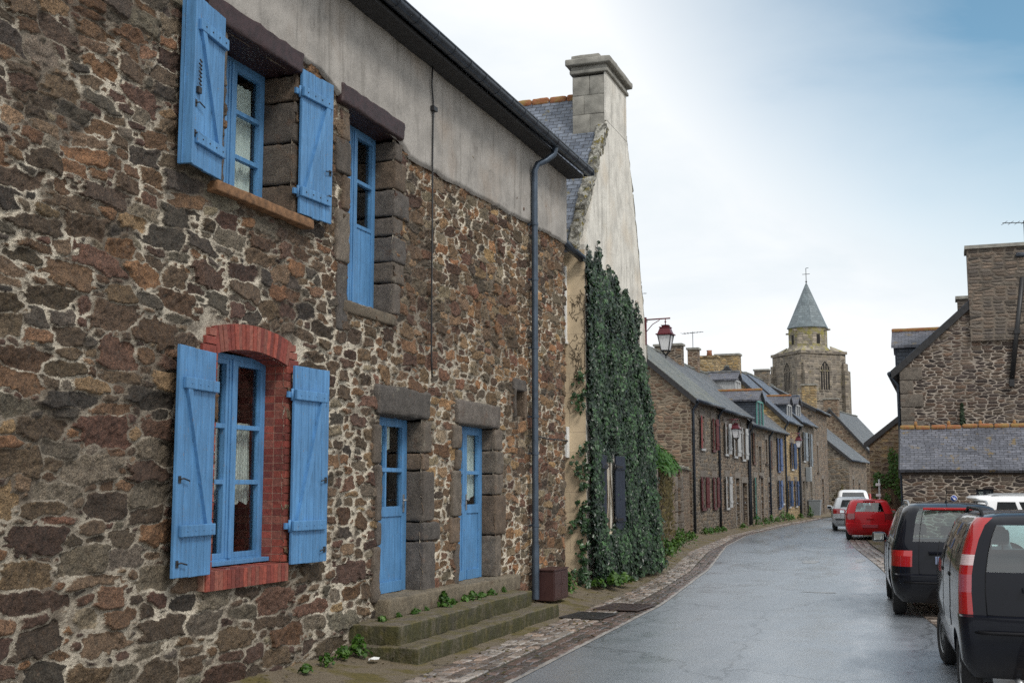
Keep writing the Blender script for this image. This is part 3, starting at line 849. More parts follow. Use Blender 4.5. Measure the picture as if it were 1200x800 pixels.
# ------------------------------------------------------------------ rubble wall as real relief
def rubble(name, parent, u0, u1, z0, z1, res, X, hole, sizef, mortarf, mwf, palf, seed):
    """a wall in the plane x = X, running along y from u0 to u1: stones packed big to small, grown to the joints"""
    rs = np.random.default_rng(seed)
    nx = int((u1 - u0) / res) + 1; ny = int((z1 - z0) / res) + 1
    U = u0 + np.arange(nx) * res; Z = z0 + np.arange(ny) * res
    cr = 0.0175
    ox = int((u1 - u0) / cr) + 2; oz = int((z1 - z0) / cr) + 2
    occ = np.zeros((oz, ox), bool)
    for jz in range(oz):
        for jx in range(ox):
            if hole(u0 + jx * cr, z0 + jz * cr, 0.0):
                occ[jz, jx] = True
    stones = []
    for (amin, amax, hmin, hmax, tries) in ((0.19, 0.34, 0.06, 0.10, 1500), (0.13, 0.25, 0.042, 0.078, 7000), (0.08, 0.16, 0.030, 0.058, 18000), (0.05, 0.10, 0.02, 0.04, 34000), (0.028, 0.055, 0.012, 0.024, 42000)):
        ru = rs.uniform(u0, u1, tries); rz = rs.uniform(z0, z1, tries)
        ra = rs.uniform(amin, amax, tries); rh = rs.uniform(hmin, hmax, tries); keep = rs.random(tries)
        for q in range(tries):
            smax = sizef(ru[q], rz[q])
            if ra[q] > smax: continue
            a, h = ra[q], rh[q]
            if h > a: h = a
            f = 0.93
            i0 = int((ru[q] - a * f - u0) / cr); i1 = int((ru[q] + a * f - u0) / cr) + 1
            j0 = int((rz[q] - h * f - z0) / cr); j1 = int((rz[q] + h * f - z0) / cr) + 1
            i0 = max(i0, 0); j0 = max(j0, 0)
            if occ[j0:j1, i0:i1].any(): continue
            occ[j0:j1, i0:i1] = True
            stones.append((ru[q], rz[q], a, h))
    S = np.array(stones)
    N = len(S)
    sh = (ny, nx); sm = (z1 - z0, u1 - u0)
    WX = (fbm(sh, sm, 0.30, 4, seed + 50) - 0.5) * 0.12 + (fbm(sh, sm, 0.06, 3, seed + 60) - 0.5) * 0.026
    WZ = (fbm(sh, sm, 0.28, 4, seed + 70) - 0.5) * 0.08 + (fbm(sh, sm, 0.06, 3, seed + 80) - 0.5) * 0.024
    d1 = np.full(sh, 9.0, np.float32); d2 = np.full(sh, 9.0, np.float32); lab = np.zeros(sh, np.int32)
    rot = rs.normal(0, 0.10, N)
    for q in range(N):
        cu, cz, a, h = S[q]
        m = 1.75
        ext = max(a, h) * m + 0.08; ez = h * m + 0.08 + a * 0.25
        i0 = max(0, int((cu - ext - u0) / res)); i1 = min(nx, int((cu + ext - u0) / res) + 1)
        j0 = max(0, int((cz - ez - z0) / res)); j1 = min(ny, int((cz + ez - z0) / res) + 1)
        if i1 <= i0 or j1 <= j0: continue
        du = U[None, i0:i1] + WX[j0:j1, i0:i1] - cu
        dz = Z[j0:j1, None] + WZ[j0:j1, i0:i1] - cz
        c, s_ = math.cos(rot[q]), math.sin(rot[q])
        x = (du * c + dz * s_) / a; y = (-du * s_ + dz * c) / h
        nk = 4 if rs.random() < 0.62 else int(rs.integers(5, 8)); ph = rs.uniform(0, 6.283) if nk > 4 else rs.normal(0, 0.10)
        d = np.zeros_like(x)
        for kk in range(nk):                     # an angular stone: the largest of a few planes
            th = ph + 2 * math.pi * (kk + rs.uniform(-0.28, 0.28) * (0.5 if nk == 4 else 1)) / nk
            d = np.maximum(d, (x * math.cos(th) + y * math.sin(th)) / rs.uniform(0.78, 1.02))
        d = np.maximum(d, (0.78 if nk == 4 else 0.86) * (x * x + y * y) ** 0.5)
        A = d1[j0:j1, i0:i1]; B = d2[j0:j1, i0:i1]; L = lab[j0:j1, i0:i1]
        lt = d < A
        B[...] = np.where(lt, A, np.minimum(B, d))
        A[...] = np.where(lt, d, A)
        L[lt] = q
    minr = np.minimum(S[:, 2], S[:, 3])[lab]
    UU, ZZ = np.meshgrid(U, Z)
    mh = mortarf(UU, ZZ)
    e = np.minimum((d2 - d1) * 0.5 * minr, (1.95 - d1) * minr) - mh
    e = e.astype(np.float32)
    rh = rs.uniform(0.008, 0.034, N)[lab]; tx = rs.normal(0, 0.12, N)[lab]; tz = rs.normal(0, 0.15, N)[lab]
    t = np.clip((e + 0.004) / 0.014, 0, 1); st = t * t * (3 - 2 * t)
    inside = np.clip(e / 0.02, 0, 1)
    du = UU - S[lab, 0]; dz = ZZ - S[lab, 1]
    nlo = fbm(sh, sm, 0.11, 5, seed + 90) - 0.5
    nhi = fbm(sh, sm, 0.035, 2, seed + 95) - 0.5
    facet = np.abs(fbm(sh, sm, 0.16, 3, seed + 120) - 0.5)
    H = st * (rh + np.clip(tx * du + tz * dz, -0.022, 0.022)) + inside * (nlo * 0.040 - facet * 0.045 + nhi * 0.022) + (1 - inside) * (nlo * 0.02 + nhi * 0.012)
    H += (fbm(sh, sm, 1.3, 3, seed + 99) - 0.5) * 0.05
    cols = palf(S, rs)[lab]
    mw = mwf(UU, ZZ, fbm(sh, sm, 0.9, 4, seed + 130))
    V = np.stack([X + H, UU, ZZ], -1).reshape(-1, 3)
    jj, ii = np.meshgrid(np.arange(ny - 1), np.arange(nx - 1), indexing='ij')
    hm = np.zeros((ny - 1, nx - 1), bool)
    cu = (U[:-1] + res / 2); cz = (Z[:-1] + res / 2)
    for j in range(ny - 1):
        hm[j] = [hole(u, cz[j], 1) for u in cu]
    keep = ~hm.ravel()
    a = (jj * nx + ii).ravel()[keep]
    F = np.stack([a, a + 1, a + nx + 1, a + nx], 1)
    C4 = np.concatenate([cols.reshape(-1, 3), np.ones((nx * ny, 1))], 1)
    return fromnp(name, V, F, 'rubble', parent, True, {'edge': ('FLOAT', e.ravel()), 'mw': ('FLOAT', mw.ravel()), 'scol': ('FLOAT_COLOR', C4)})

FX = -6.2                                   # plane of the near house's front
FY0, FY1 = 3.2, 19.93
W1 = (9.25, 10.50, 4.66, 6.15)
W3 = (9.24, 10.46, 1.16, 3.10)
W2 = (11.73, 12.90, 3.96, 6.13)
D1 = (12.64, 13.83, 0.62, 2.77)
D2 = (15.07, 16.40, 0.60, 2.77)
NI = (17.32, 17.68, 2.98, 3.38)
def arch_z(u):
    t = (u - 9.85) / 0.61
    return 3.10 + 0.085 * (1 - t * t)
def plaster_z(u):
    return float(np.interp(u, [3, 8.2, 8.8, 11.0, 11.4, 13.0, 13.3, 14.5, 19.93], [6.6, 6.5, 6.36, 6.33, 6.2, 6.12, 5.98, 6.0, 6.17])) + 0.022 * mnoise.noise(Vector((u * 2.1, 0, 1))) + 0.018 * mnoise.noise(Vector((u * 9, 0, 2)))
def hole_main(u, z, mode):
    for w in (W1, W2, D1, D2, NI):
        if w[0] < u < w[1] and w[2] < z < w[3]: return True
    if W3[0] < u < W3[1] and W3[2] < z and z < (arch_z(u) if abs(u - 9.85) < 0.61 else 3.1): return True
    if mode == 0:
        if abs(u - 9.85) < 0.95 and 2.95 < z < 3.4: return True
        if 12.5 < u < 14.0 and 2.75 < z < 3.1: return True
        if 14.93 < u < 16.6 and 2.75 < z < 3.1: return True
        if 8.9 < u < 10.6 and 6.1 < z < 6.4: return True
        if 11.4 < u < 13.06 and 6.1 < z < 6.4: return True
    return False
def szf(u, z):
    if z < 1.1 and u < 12: return 0.33
    if 10.6 < u < 17.5 and z < 3.9: return 0.125 + 0.07 * (0.5 + 0.5 * mnoise.noise(Vector((u * 0.9, z * 0.9, 0))))
    if u > 13: return 0.16 + 0.06 * mnoise.noise(Vector((u, z, 4)))
    if u < 10 and z < 4.2: return 0.30
    return 0.19 + 0.09 * mnoise.noise(Vector((u, z, 2)))
def mof(U_, Z_):
    k = np.clip((U_ - 10.4) / 0.8, 0, 1) * np.clip((4.2 - Z_) / 0.8, 0, 1) * np.clip((17.6 - U_) / 0.8, 0, 1)
    low = np.clip((2.2 - Z_) / 1.5, 0, 1) * np.clip((10.5 - U_), 0, 1)
    return 0.0046 + 0.0042 * k + 0.0035 * low
def mwf_main(U_, Z_, n):
    k = np.clip((U_ - 10.2) / 1.0, 0, 1) * np.clip((4.4 - Z_) / 1.0, 0, 1) * np.clip((18 - U_) / 1.5, 0.35, 1)
    up = np.clip((U_ - 13.0) / 1.5, 0, 1) * np.clip((Z_ - 3.4) / 0.8, 0, 1) * np.clip((n - 0.38) * 4, 0, 0.8)
    low = np.clip((2.9 - Z_) / 1.6, 0, 1) * np.clip((11 - U_), 0, 1) * 0.6
    base = np.clip(0.35 + (n - 0.42) * 5.0, 0.12, 1.0)
    foot = np.clip((0.45 - Z_) / 0.3, 0, 1)
    return np.clip(np.maximum(np.maximum(base, up), np.maximum(k * (0.65 + 0.35 * np.clip((n - 0.3) * 3, 0, 1)), low)) * (1 - 0.6 * foot), 0, 1)
PAL = np.array([(0.112, 0.084, 0.060), (0.078, 0.060, 0.046), (0.125, 0.080, 0.052), (0.074, 0.046, 0.038), (0.115, 0.106, 0.090), (0.055, 0.049, 0.044), (0.150, 0.088, 0.052), (0.185, 0.135, 0.085), (0.095, 0.055, 0.042), (0.145, 0.128, 0.102)])
def pal_main(S, rs):
    w = np.array([0.2, 0.16, 0.12, 0.11, 0.12, 0.09, 0.07, 0.04, 0.06, 0.03])
    ix = rs.choice(len(PAL), len(S), p=w / w.sum())
    c = PAL[ix] * np.array([1.2, 1.08, 0.93]) * rs.uniform(0.6, 1.5, (len(S), 1)) * rs.normal(1, 0.022, (len(S), 3))
    wk = np.clip((S[:, 0] - 11.5) / 3, 0, 1)[:, None]
    c = c * (1 + wk * np.array([[0.42, 0.32, 0.16]]))
    return np.clip(c, 0.01, 0.5)

HOUSE = thing('stone_house', 'large rubble stone house with blue shutters and two blue doors filling the left side', 'house', (FX, 3.0, 0))
IDM = HOUSE.location
class LB(MB):
    """shapes in world metres, stored relative to the near house"""
    def __init__(s):
        super().__init__()
        s.M = Matrix.Translation((-FX, -3.0, 0))
wall = rubble('wall', HOUSE, FY0, FY1, -0.05, 6.62, 0.0105, FX, hole_main, szf, mof, mwf_main, pal_main, 21)
wall.location = (-FX, -3.0, 0)

# plaster above the rubble, with the broken lower edge it has in the place
b = LB(); b.smooth = True
us = np.arange(FY0, FY1 + 0.02, 0.05); nr = 44
vs = []; fs = []
for u in us:
    zb = plaster_z(u)
    for k in range(nr + 1):
        z = zb + (7.45 - zb) * k / nr
        d = 0.062 + 0.018 * mnoise.noise(Vector((u * 1.2, z * 1.2, 5))) + 0.007 * mnoise.noise(Vector((u * 6, z * 6, 7)))
        if k == 0: d = 0.028
        vs.append((FX + d, u, z))
for i in range(len(us) - 1):
    for k in range(nr):
        a = i * (nr + 1) + k
        fs.append((a, a + nr + 1, a + nr + 2, a + 1))
b.add(vs, fs)
b.build('plaster_band', 'plaster', HOUSE)

# the house's other walls, ceiling and roof
b = LB()
b.box((-12.4, FY0, -0.05), (-12.2, FY1, 7.45))
b.box((-12.2, FY0 + 0.01, -0.05), (FX - 0.02, FY0 + 0.3, 7.45))
b.box((-12.2, FY1 - 0.35, -0.05), (FX - 0.02, FY1 - 0.005, 7.45))
b.prism([(-12.3, 7.45), (FX - 0.03, 7.45), (-9.2, 10.3)], (FY0 + 0.02, FY0 + 0.32), 'y')
b.prism([(-12.3, 7.45), (FX - 0.03, 7.45), (-9.2, 10.3)], (FY1 - 0.35, FY1 - 0.006), 'y')
b.box((-12.2, FY0 + 0.3, 3.7), (FX - 0.45, FY1 - 0.35, 3.85))
b.build('side_wall', 'stone_brown', HOUSE)
b = LB()
def slab(b, p0, p1, y0, y1, th):
    """roof slab between (x,z) points, in the y range"""
    d = Vector((p1[0] - p0[0], p1[1] - p0[1])); n = Vector((-d.y, d.x)).normalized() * th
    if n.y < 0: n = -n
    b.prism([p0, p1, (p1[0] + n.x, p1[1] + n.y), (p0[0] + n.x, p0[1] + n.y)], (y0, y1), 'y')
slab(b, (-5.83, 7.42), (-9.2, 10.42), FY0 - 0.1, FY1 + 0.1, 0.09)
slab(b, (-12.6, 7.4), (-9.2, 10.42), FY0 - 0.1, FY1 + 0.1, 0.09)
rf = b.build('roof', 'slate', HOUSE)
b = LB(); b.box((FX + 0.05, FY0 - 0.05, 7.36), (-5.86, FY1 + 0.08, 7.41)); b.build('soffit', 'soffit', rf)
b = LB(); b.box((-9.75, 17.3, 10.0), (-8.85, 18.45, 11.6)); b.box((-9.82, 17.22, 11.6), (-8.78, 18.53, 11.75)); b.build('chimney', 'stone_red', rf)
# half-round gutter with joints
def gutter(b, x, z, y0, y1, r=0.075, seg=9):
    vs = []; fs = []
    for y in (y0, y1):
        for rr in (r, r - 0.008):
            for k in range(seg + 1):
                t = math.pi + math.pi * k / seg
                vs.append((x + rr * math.cos(t), y, z + rr * math.sin(t)))
    n = seg + 1
    for k in range(seg):
        fs.append((k, k + 1, 2 * n + k + 1, 2 * n + k)); fs.append((n + k + 1, n + k, 3 * n + k, 3 * n + k + 1))
        fs.append((k, n + k, n + k + 1, k + 1)); fs.append((2 * n + k, 2 * n + k + 1, 3 * n + k + 1, 3 * n + k))
    b.add(vs, fs, True)
b = LB()
gutter(b, -5.78, 7.50, FY0 - 0.1, FY1 + 0.18, 0.095)
b.box((-5.88, FY1 + 0.172, 7.41), (-5.68, FY1 + 0.182, 7.5))
gt = b.build('gutter', 'zinc_dark', HOUSE, sharp=50)
for y in np.arange(FY0, FY1, 0.55):
    b = LB(); gutter(b, -5.78, 7.503, y, y + 0.03, 0.102)
    b.build('bracket', 'zinc_dark', gt, sharp=50)
b = LB(); b.tube([(-5.795, FY0 - 0.1, 7.515), (-5.795, FY1 + 0.18, 7.515)], 0.012, 6); b.tube([(-5.685, FY0 - 0.1, 7.505), (-5.685, FY1 + 0.18, 7.505)], 0.014, 6); b.build('bead', 'zinc_dark', gt)
b = LB()
PXX = FX + 0.13
b.tube([(-5.80, 18.2, 7.42), (-5.82, 18.18, 7.30), (-5.93, 18.06, 7.17), (-6.03, 17.96, 7.10), (PXX, 17.93, 6.98), (PXX, 17.93, 0.16)], 0.052, 12)
dp = b.build('drainpipe', 'zinc_pipe', HOUSE, sharp=60)
for z in (6.1, 5.2, 4.1, 3.0, 2.42, 1.3):
    b = LB()
    b.lathe([(0.053, z - 0.02), (0.062, z - 0.02), (0.062, z + 0.02), (0.053, z + 0.02)], 12, (PXX, 17.93, 0))
    b.box((FX + 0.01, 17.91, z - 0.012), (PXX - 0.05, 17.95, z + 0.012))
    b.build('pipe_collar', 'zinc_pipe', dp, sharp=50)
b = LB()
b.lathe([(0.054, 0.16), (0.062, 0.165), (0.062, 1.0), (0.054, 1.0)], 12, (PXX, 17.93, 0))
b.build('pipe_foot', 'zinc_pipe', dp, sharp=50)
b = LB()
b.tube([(FX + 0.10, 13.86, 7.38), (FX + 0.09, 13.87, 7.1), (FX + 0.085, 13.93, 6.9), (FX + 0.085, 13.92, 6.1), (FX + 0.075, 13.95, 5.2), (FX + 0.075, 13.95, 4.3), (FX + 0.07, 13.97, 3.5), (FX + 0.06, 14.02, 3.3)], 0.011, 6)
b.tube([(FX + 0.06, 18.0, 2.72), (FX + 0.06, 18.7, 2.68), (FX + 0.06, 19.5, 2.69), (FX + 0.06, 19.9, 2.68)], 0.012, 6)
b.box((FX + 0.05, 13.88, 6.78), (FX + 0.12, 14.0, 6.84))
b.build('cable', 'iron', HOUSE)

# ---- masonry round the openings
GR = [(0.155, 0.125, 0.098), (0.125, 0.105, 0.088), (0.175, 0.145, 0.115), (0.105, 0.092, 0.082), (0.16, 0.115, 0.08)]
sdn = [0]
def blk(b, y0, y1, z0, z1, x0=FX - 0.30, x1=FX + 0.045, pal=GR, rad=0.025, amp=0.014, n=0.05):
    sdn[0] += 1
    c = pal[random.randrange(len(pal))]; f = random.uniform(0.75, 1.2)
    b.col = tuple(q * f for q in c)
    b.rough((x0, y0, z0), (x1 + random.uniform(-0.012, 0.012), y1, z1), rad, amp, n, sdn[0])
def jambs(b, op, zlist, wl, side, deep=0.30, gap=0.007, rec=0.0):
    for (za, zb), w in zip(zlist, wl):
        if side == 'R':
            blk(b, op[1], op[1] + w, za + gap, zb - gap, FX - deep)
        else:
            blk(b, op[0] - w, op[0], za + gap, zb - gap, FX - deep)
# first door
b = LB()
b.smooth = True
jambs(b, D1, [(0.58, 1.22), (1.22, 1.46), (1.46, 2.1), (2.1, 2.32), (2.32, 2.72)], [0.36, 0.52, 0.34, 0.2, 0.24], 'R')
jambs(b, D1, [(0.58, 1.22), (1.22, 1.5), (1.5, 2.16), (2.16, 2.62)], [0.17, 0.1, 0.13, 0.2], 'L')
blk(b, 12.5, 14.0, 2.74, 3.10, FX - 0.30, FX + 0.055, [(0.10, 0.088, 0.078)], 0.05, 0.02)
b.build('door_surround', 'block', HOUSE)
b = LB()
jambs(b, D2, [(0.6, 1.2), (1.2, 1.78), (1.78, 2.08), (2.08, 2.42), (2.42, 2.74)], [0.2, 0.46, 0.3, 0.34, 0.3], 'R')
jambs(b, D2, [(0.6, 1.15), (1.15, 1.5), (1.5, 2.12), (2.12, 2.4), (2.4, 2.72)], [0.16, 0.34, 0.3, 0.16, 0.28], 'L')
blk(b, 14.93, 16.6, 2.745, 3.08, FX - 0.30, FX + 0.05, [(0.165, 0.14, 0.12)], 0.04, 0.015)
b.build('door_surround', 'block', HOUSE)
b = LB()
jambs(b, W2, [(3.96, 4.34), (4.34, 4.6), (4.6, 4.92), (4.92, 5.16), (5.16, 5.5), (5.5, 5.86), (5.86, 6.1)], [0.2, 0.3, 0.36, 0.26, 0.42, 0.3, 0.2], 'R', 0.34)
jambs(b, W2, [(3.6, 4.35), (4.35, 4.95), (4.95, 5.35), (5.35, 5.75), (5.75, 6.1)], [0.24, 0.3, 0.16, 0.34, 0.2], 'L', 0.34)
b.build('window_surround', 'block', HOUSE)
b = LB(); blk(b, 11.62, 12.98, 3.82, 3.95, FX - 0.3, FX + 0.05, [(0.19, 0.15, 0.105)], 0.02, 0.01); b.build('window_sill', 'block', HOUSE)
b = LB()
jambs(b, W1, [(4.62, 4.98), (4.98, 5.42), (5.42, 5.86), (5.86, 6.14)], [0.28, 0.24, 0.3, 0.2], 'R', 0.42)
jambs(b, W1, [(4.62, 5.1), (5.1, 5.6), (5.6, 6.14)], [0.28, 0.2, 0.3], 'L', 0.42)
b.build('window_surround', 'block', HOUSE)
b = LB(); b.rough((FX - 0.42, 9.02, 4.555), (FX + 0.13, 10.78, 4.655), 0.015, 0.008, 0.06, 5); b.build('window_sill', 'rust_stone', HOUSE)
b = LB(); b.rough((FX - 0.4, 8.85, 6.15), (FX + 0.095, 10.57, 6.375), 0.03, 0.02, 0.05, 9); b.build('lintel', 'lintel_wood', HOUSE)
b = LB(); b.rough((FX - 0.4, 11.42, 6.13), (FX + 0.10, 13.05, 6.36), 0.03, 0.02, 0.05, 13); b.build('lintel', 'lintel_wood', HOUSE)
b = LB()
blk(b, 17.24, 17.32, 2.95, 3.4); blk(b, 17.68, 17.78, 2.95, 3.4); blk(b, 17.2, 17.8, 3.38, 3.56)
b.build('niche_surround', 'block', HOUSE)
b = LB(); b.box((FX - 0.3, 17.3, 2.95), (FX - 0.24, 17.7, 3.42)); b.build('niche_back', 'dark', HOUSE)
# brick arch, jambs and sill of the lower window
b = LB()
BRC = [(0.23, 0.048, 0.034), (0.29, 0.066, 0.044), (0.17, 0.04, 0.03), (0.26, 0.085, 0.06)]
def brick(vs8):
    c = BRC[random.randrange(4)]; f = random.uniform(0.8, 1.15)
    b.col = tuple(q * f for q in c)
    b.add(vs8, [(0, 3, 2, 1), (4, 5, 6, 7), (0, 1, 5, 4), (1, 2, 6, 5), (2, 3, 7, 6), (3, 0, 4, 7)])
n = 21
for i in range(n):
    def pt(t, r):
        a = (t - 0.5) * 0.62
        return 9.85 + 1.15 * 1.77 * math.sin(a) * (1 + r * 0.1), arch_z(9.85 + 0.61 * (2 * t - 1)) + r * 0.24
    ts = (i + 0.04) / n, (i + 0.96) / n
    q = [pt(ts[0], 0), pt(ts[1], 0), pt(ts[1], 1), pt(ts[0], 1)]
    o = FX + 0.038 + random.uniform(-0.005, 0.005)
    brick([(FX - 0.26, *p) for p in q] + [(o, *p) for p in q])
for k in range(3):
    z = 3.10 + k * 0.078
    for (ya, yb) in ((9.0 + 0.05 * k, 9.21 + 0.0 * k), (10.49, 10.68 - 0.03 * k)):
        q = [(ya, z), (yb, z), (yb, z + 0.068), (ya, z + 0.068)]
        brick([(FX - 0.1, *p) for p in q] + [(FX + 0.036, *p) for p in q])
k = 0; z = 1.17
while z < 3.06:
    for (ya, yb) in (((9.06 if k % 2 else 9.12), 9.24), (10.46, (10.60 if k % 2 else 10.54))):
        for (xa, xb) in ((FX - 0.235, FX - 0.105), (FX - 0.095, FX + 0.034)):
            q = [(ya, z), (yb, z), (yb, z + 0.066), (ya, z + 0.066)]
            brick([(xa, *p) for p in q] + [(xb, *p) for p in q])
    z += 0.0745; k += 1
for i in range(21):
    ya = 9.10 + i * 0.067
    q = [(ya, 0.985), (ya + 0.06, 0.985), (ya + 0.06, 1.155), (ya, 1.155)]
    o = FX + 0.075
    brick([(FX - 0.2, p[0], p[1] + (0.012 if i % 3 else 0)) for p in q] + [(o, *p) for p in q])
b.col = (0.30, 0.16, 0.115)
b.box((FX - 0.24, 9.07, 1.17), (FX + 0.022, 9.238, 3.14)); b.box((FX - 0.24, 10.462, 1.17), (FX + 0.022, 10.585, 3.14))
b.box((FX - 0.24, 9.08, 0.99), (FX + 0.06, 10.5, 1.15))
vs = []; m = 24
for o in (FX - 0.255, FX + 0.02):
    for r in (0.012, 0.985):
        for i in range(m + 1):
            vs.append((o, *pt(i / m, r)))
fs = []
q = m + 1
for i in range(m):
    fs += [(2 * q + i, 2 * q + i + 1, 3 * q + i + 1, 3 * q + i), (i, i + 1, 2 * q + i + 1, 2 * q + i), (q + i, 3 * q + i, 3 * q + i + 1, q + i + 1)]
b.add(vs, fs)
b.build('brick_surround', 'brick', HOUSE)

# ---- windows and doors
def casement(op, xf, rows, label=None, arch=False, curt=None, panel=0.0, sillbar=True):
    """two-leaf window: fixed frame, meeting stiles, glazing bars, a pane behind each opening"""
    y0, y1, z0, z1 = op
    b = LB(); B = 0.004
    T = 0.05; x0, x1 = xf - 0.03, xf + 0.03
    b.box((x0 - 0.02, y0, z0), (x1, y0 + T, z1), B); b.box((x0 - 0.02, y1 - T, z0), (x1, y1, z1), B)
    b.box((x0 - 0.02, y0 + T, z1 - T), (x1, y1 - T, z1), B); b.box((x0 - 0.02, y0 + T, z0), (x1 + 0.01, y1 - T, z0 + T), B)
    if sillbar: b.box((x0 - 0.01, y0 - 0.0, z0 - 0.005), (x1 + 0.09, y1 - 0.0, z0 + 0.035), B)
    ym = (y0 + y1) / 2
    b.box((x0 + 0.008, ym - 0.055, z0 + T), (x1 + 0.014, ym + 0.055, z1 - T), B)
    b.box((x1 + 0.014, ym - 0.02, z0 + T), (x1 + 0.028, ym + 0.02, z1 - T), B)
    panes = []
    for (a, c) in ((y0 + T, ym - 0.055), (ym + 0.055, y1 - T)):
        b.box((x0 + 0.006, a, z0 + T), (x1 + 0.006, a + 0.045, z1 - T), B); b.box((x0 + 0.006, c - 0.045, z0 + T), (x1 + 0.006, c, z1 - T), B)
        zs = [z0 + T] + [z0 + T + (z1 - z0 - 2 * T) * r for r in rows] + [z1 - T]
        for k, z in enumerate(zs):
            h = 0.05 if k in (0, len(zs) - 1) else 0.022
            lo = z if k == 0 else z - h; hi = z if k == len(zs) - 1 else z + h
            b.box((x0 + 0.004, a + 0.045, lo), (x1 + 0.004, c - 0.045, hi), B)
        for k in range(len(zs) - 1):
            if panel and k == 0:
                nb = 3
                w = (c - a - 0.09) / nb
                for i in range(nb):
                    b.box((x0 + 0.01, a + 0.045 + i * w + 0.003, zs[0] + 0.05), (x1 - 0.008, a + 0.045 + (i + 1) * w - 0.003, zs[1] - 0.022), 0.003)
                b.box((x0 + 0.005, a + 0.045, zs[0] + 0.05), (x0 + 0.012, c - 0.045, zs[1] - 0.022))
            else:
                panes.append((a + 0.042, c - 0.042, zs[k] + 0.02, zs[k + 1] - 0.02))
    w = b.build('window', 'blue', HOUSE)
    for (a, c, za, zb) in panes:
        p = LB(); p.box((xf - 0.012, a, za), (xf - 0.006, c, zb)); p.build('pane', 'glass', w)
    if curt:
        for (mt, a, c, za, zb, wav) in curt:
            p = LB(); p.smooth = True
            n = 40; vs = []; fs = []; rows_ = 12
            for i in range(n + 1):
                y = a + (c - a) * i / n
                zl = za + (0.05 * abs(((i * 7 / n) % 1) - 0.5) * 2 if wav else 0)
                for k in range(rows_ + 1):
                    z = zl + (zb - zl) * k / rows_
                    vs.append((xf - 0.09 + 0.014 * math.sin(i * 1.4) + 0.01 * math.sin(i * 0.53 + k * 0.2), y, z))
            for i in range(n):
                for k in range(rows_):
                    q = i * (rows_ + 1) + k
                    fs.append((q, q + rows_ + 1, q + rows_ + 2, q + 1))
            p.add(vs, fs); p.build('curtain', mt, w)
    return w
casement((W1[0] - 0.0, W1[1] + 0.0, W1[2] + 0.0, W1[3] + 0.0), FX - 0.36, (0.33, 0.66), curt=[('curtain', 9.3, 10.1, 4.72, 5.95, False), ('curtain', 9.95, 10.44, 4.70, 5.98, False)])
casement((W3[0], W3[1], W3[2] + 0.02, 3.16), FX - 0.24, (0.38, 0.66), curt=[('lace', 9.3, 10.4, 1.72, 2.52, True)])
casement((W2[0], W2[1], W2[2], W2[3]), FX - 0.26, (0.46, 0.72), panel=1, curt=[('curtain', 11.8, 12.28, 5.5, 6.1, False)], sillbar=False)

def door(op, xf, dbl, curt):
    y0, y1, z0, z1 = op
    b = LB(); B = 0.004; T = 0.055
    x0, x1 = xf - 0.03, xf + 0.03
    b.box((x0 - 0.02, y0, z0), (x1, y0 + T, z1), B); b.box((x0 - 0.02, y1 - T, z0), (x1, y1, z1), B); b.box((x0 - 0.02, y0 + T, z1 - T), (x1, y1 - T, z1), B)
    leaves = [(y0 + T, (y0 + y1) / 2 - 0.003), ((y0 + y1) / 2 + 0.003, y1 - T)] if dbl else [(y0 + T, y1 - T)]
    H = z1 - z0; zm = z0 + H * 0.455; zbar = z0 + H * 0.69
    panes = []
    for (a, c) in leaves:
        s_ = 0.085 if not dbl else 0.075
        b.box((x0, a, z0 + 0.01), (x1, a + s_, z1 - T), B); b.box((x0, c - s_, z0 + 0.01), (x1, c, z1 - T), B)
        for (za, zb) in ((z0 + 0.01, z0 + 0.14), (zm - 0.06, zm + 0.06), (zbar - 0.025, zbar + 0.025), (z1 - T - 0.08, z1 - T)):
            b.box((x0 + 0.001, a + s_, za), (x1 + (0.014 if za < zm - 0.1 else 0.002), c - s_, zb), B)
        n = 6 if not dbl else 2
        w = (c - a - 2 * s_) / n
        for i in range(n):
            b.box((x0 + 0.012, a + s_ + i * w + 0.003, z0 + 0.14), (x1 - 0.014, a + s_ + (i + 1) * w - 0.003, zm - 0.06), 0.003)
        b.box((x0 + 0.004, a + s_, z0 + 0.14), (x0 + 0.013, c - s_, zm - 0.06))
        if not dbl:
            ymid = (a + c) / 2
            b.box((x0 + 0.006, ymid - 0.02, zm + 0.06), (x1 - 0.004, ymid + 0.02, z1 - T - 0.08), B)
        panes.append((a + s_ - 0.005, c - s_ + 0.005, zm + 0.05, z1 - T - 0.075))
    d = b.build('door', 'blue', HOUSE)
    for q in panes:
        p = LB(); p.box((xf - 0.01, q[0], q[2]), (xf - 0.004, q[1], q[3])); p.build('pane', 'glass', d)
    hy = (y1 - T - 0.045) if not dbl else (y0 + y1) / 2 + 0.04
    p = LB(); hz = z0 + H * 0.5
    p.box((x1, hy - 0.02, hz - 0.11), (x1 + 0.012, hy + 0.02, hz + 0.11), 0.004)
    p.tube([(x1 + 0.01, hy, hz + 0.04), (x1 + 0.055, hy, hz + 0.04), (x1 + 0.06, hy - 0.02, hz + 0.04), (x1 + 0.06, hy - 0.12, hz + 0.035)], 0.011, 8)
    p.build('handle', 'metal', d)
    for (mt, a, c, za, zb) in curt:
        p = LB(); p.smooth = True; n = 30; vs = []; fs = []
        for i in range(n + 1):
            y = a + (c - a) * i / n
            zl = za + 0.14 * abs(((i * 3 / n) % 1) - 0.5)
            for k in range(7):
                vs.append((xf - 0.07 + 0.012 * math.sin(i * 1.3), y, zl + (zb - zl) * k / 6))
        for i in range(n):
            for k in range(6):
                q = i * 7 + k
                fs.append((q, q + 7, q + 8, q + 1))
        p.add(vs, fs); p.build('curtain', mt, d)
    return d
door(D1, FX - 0.225, False, [('curtain', 12.75, 13.5, 2.3, 2.66)])
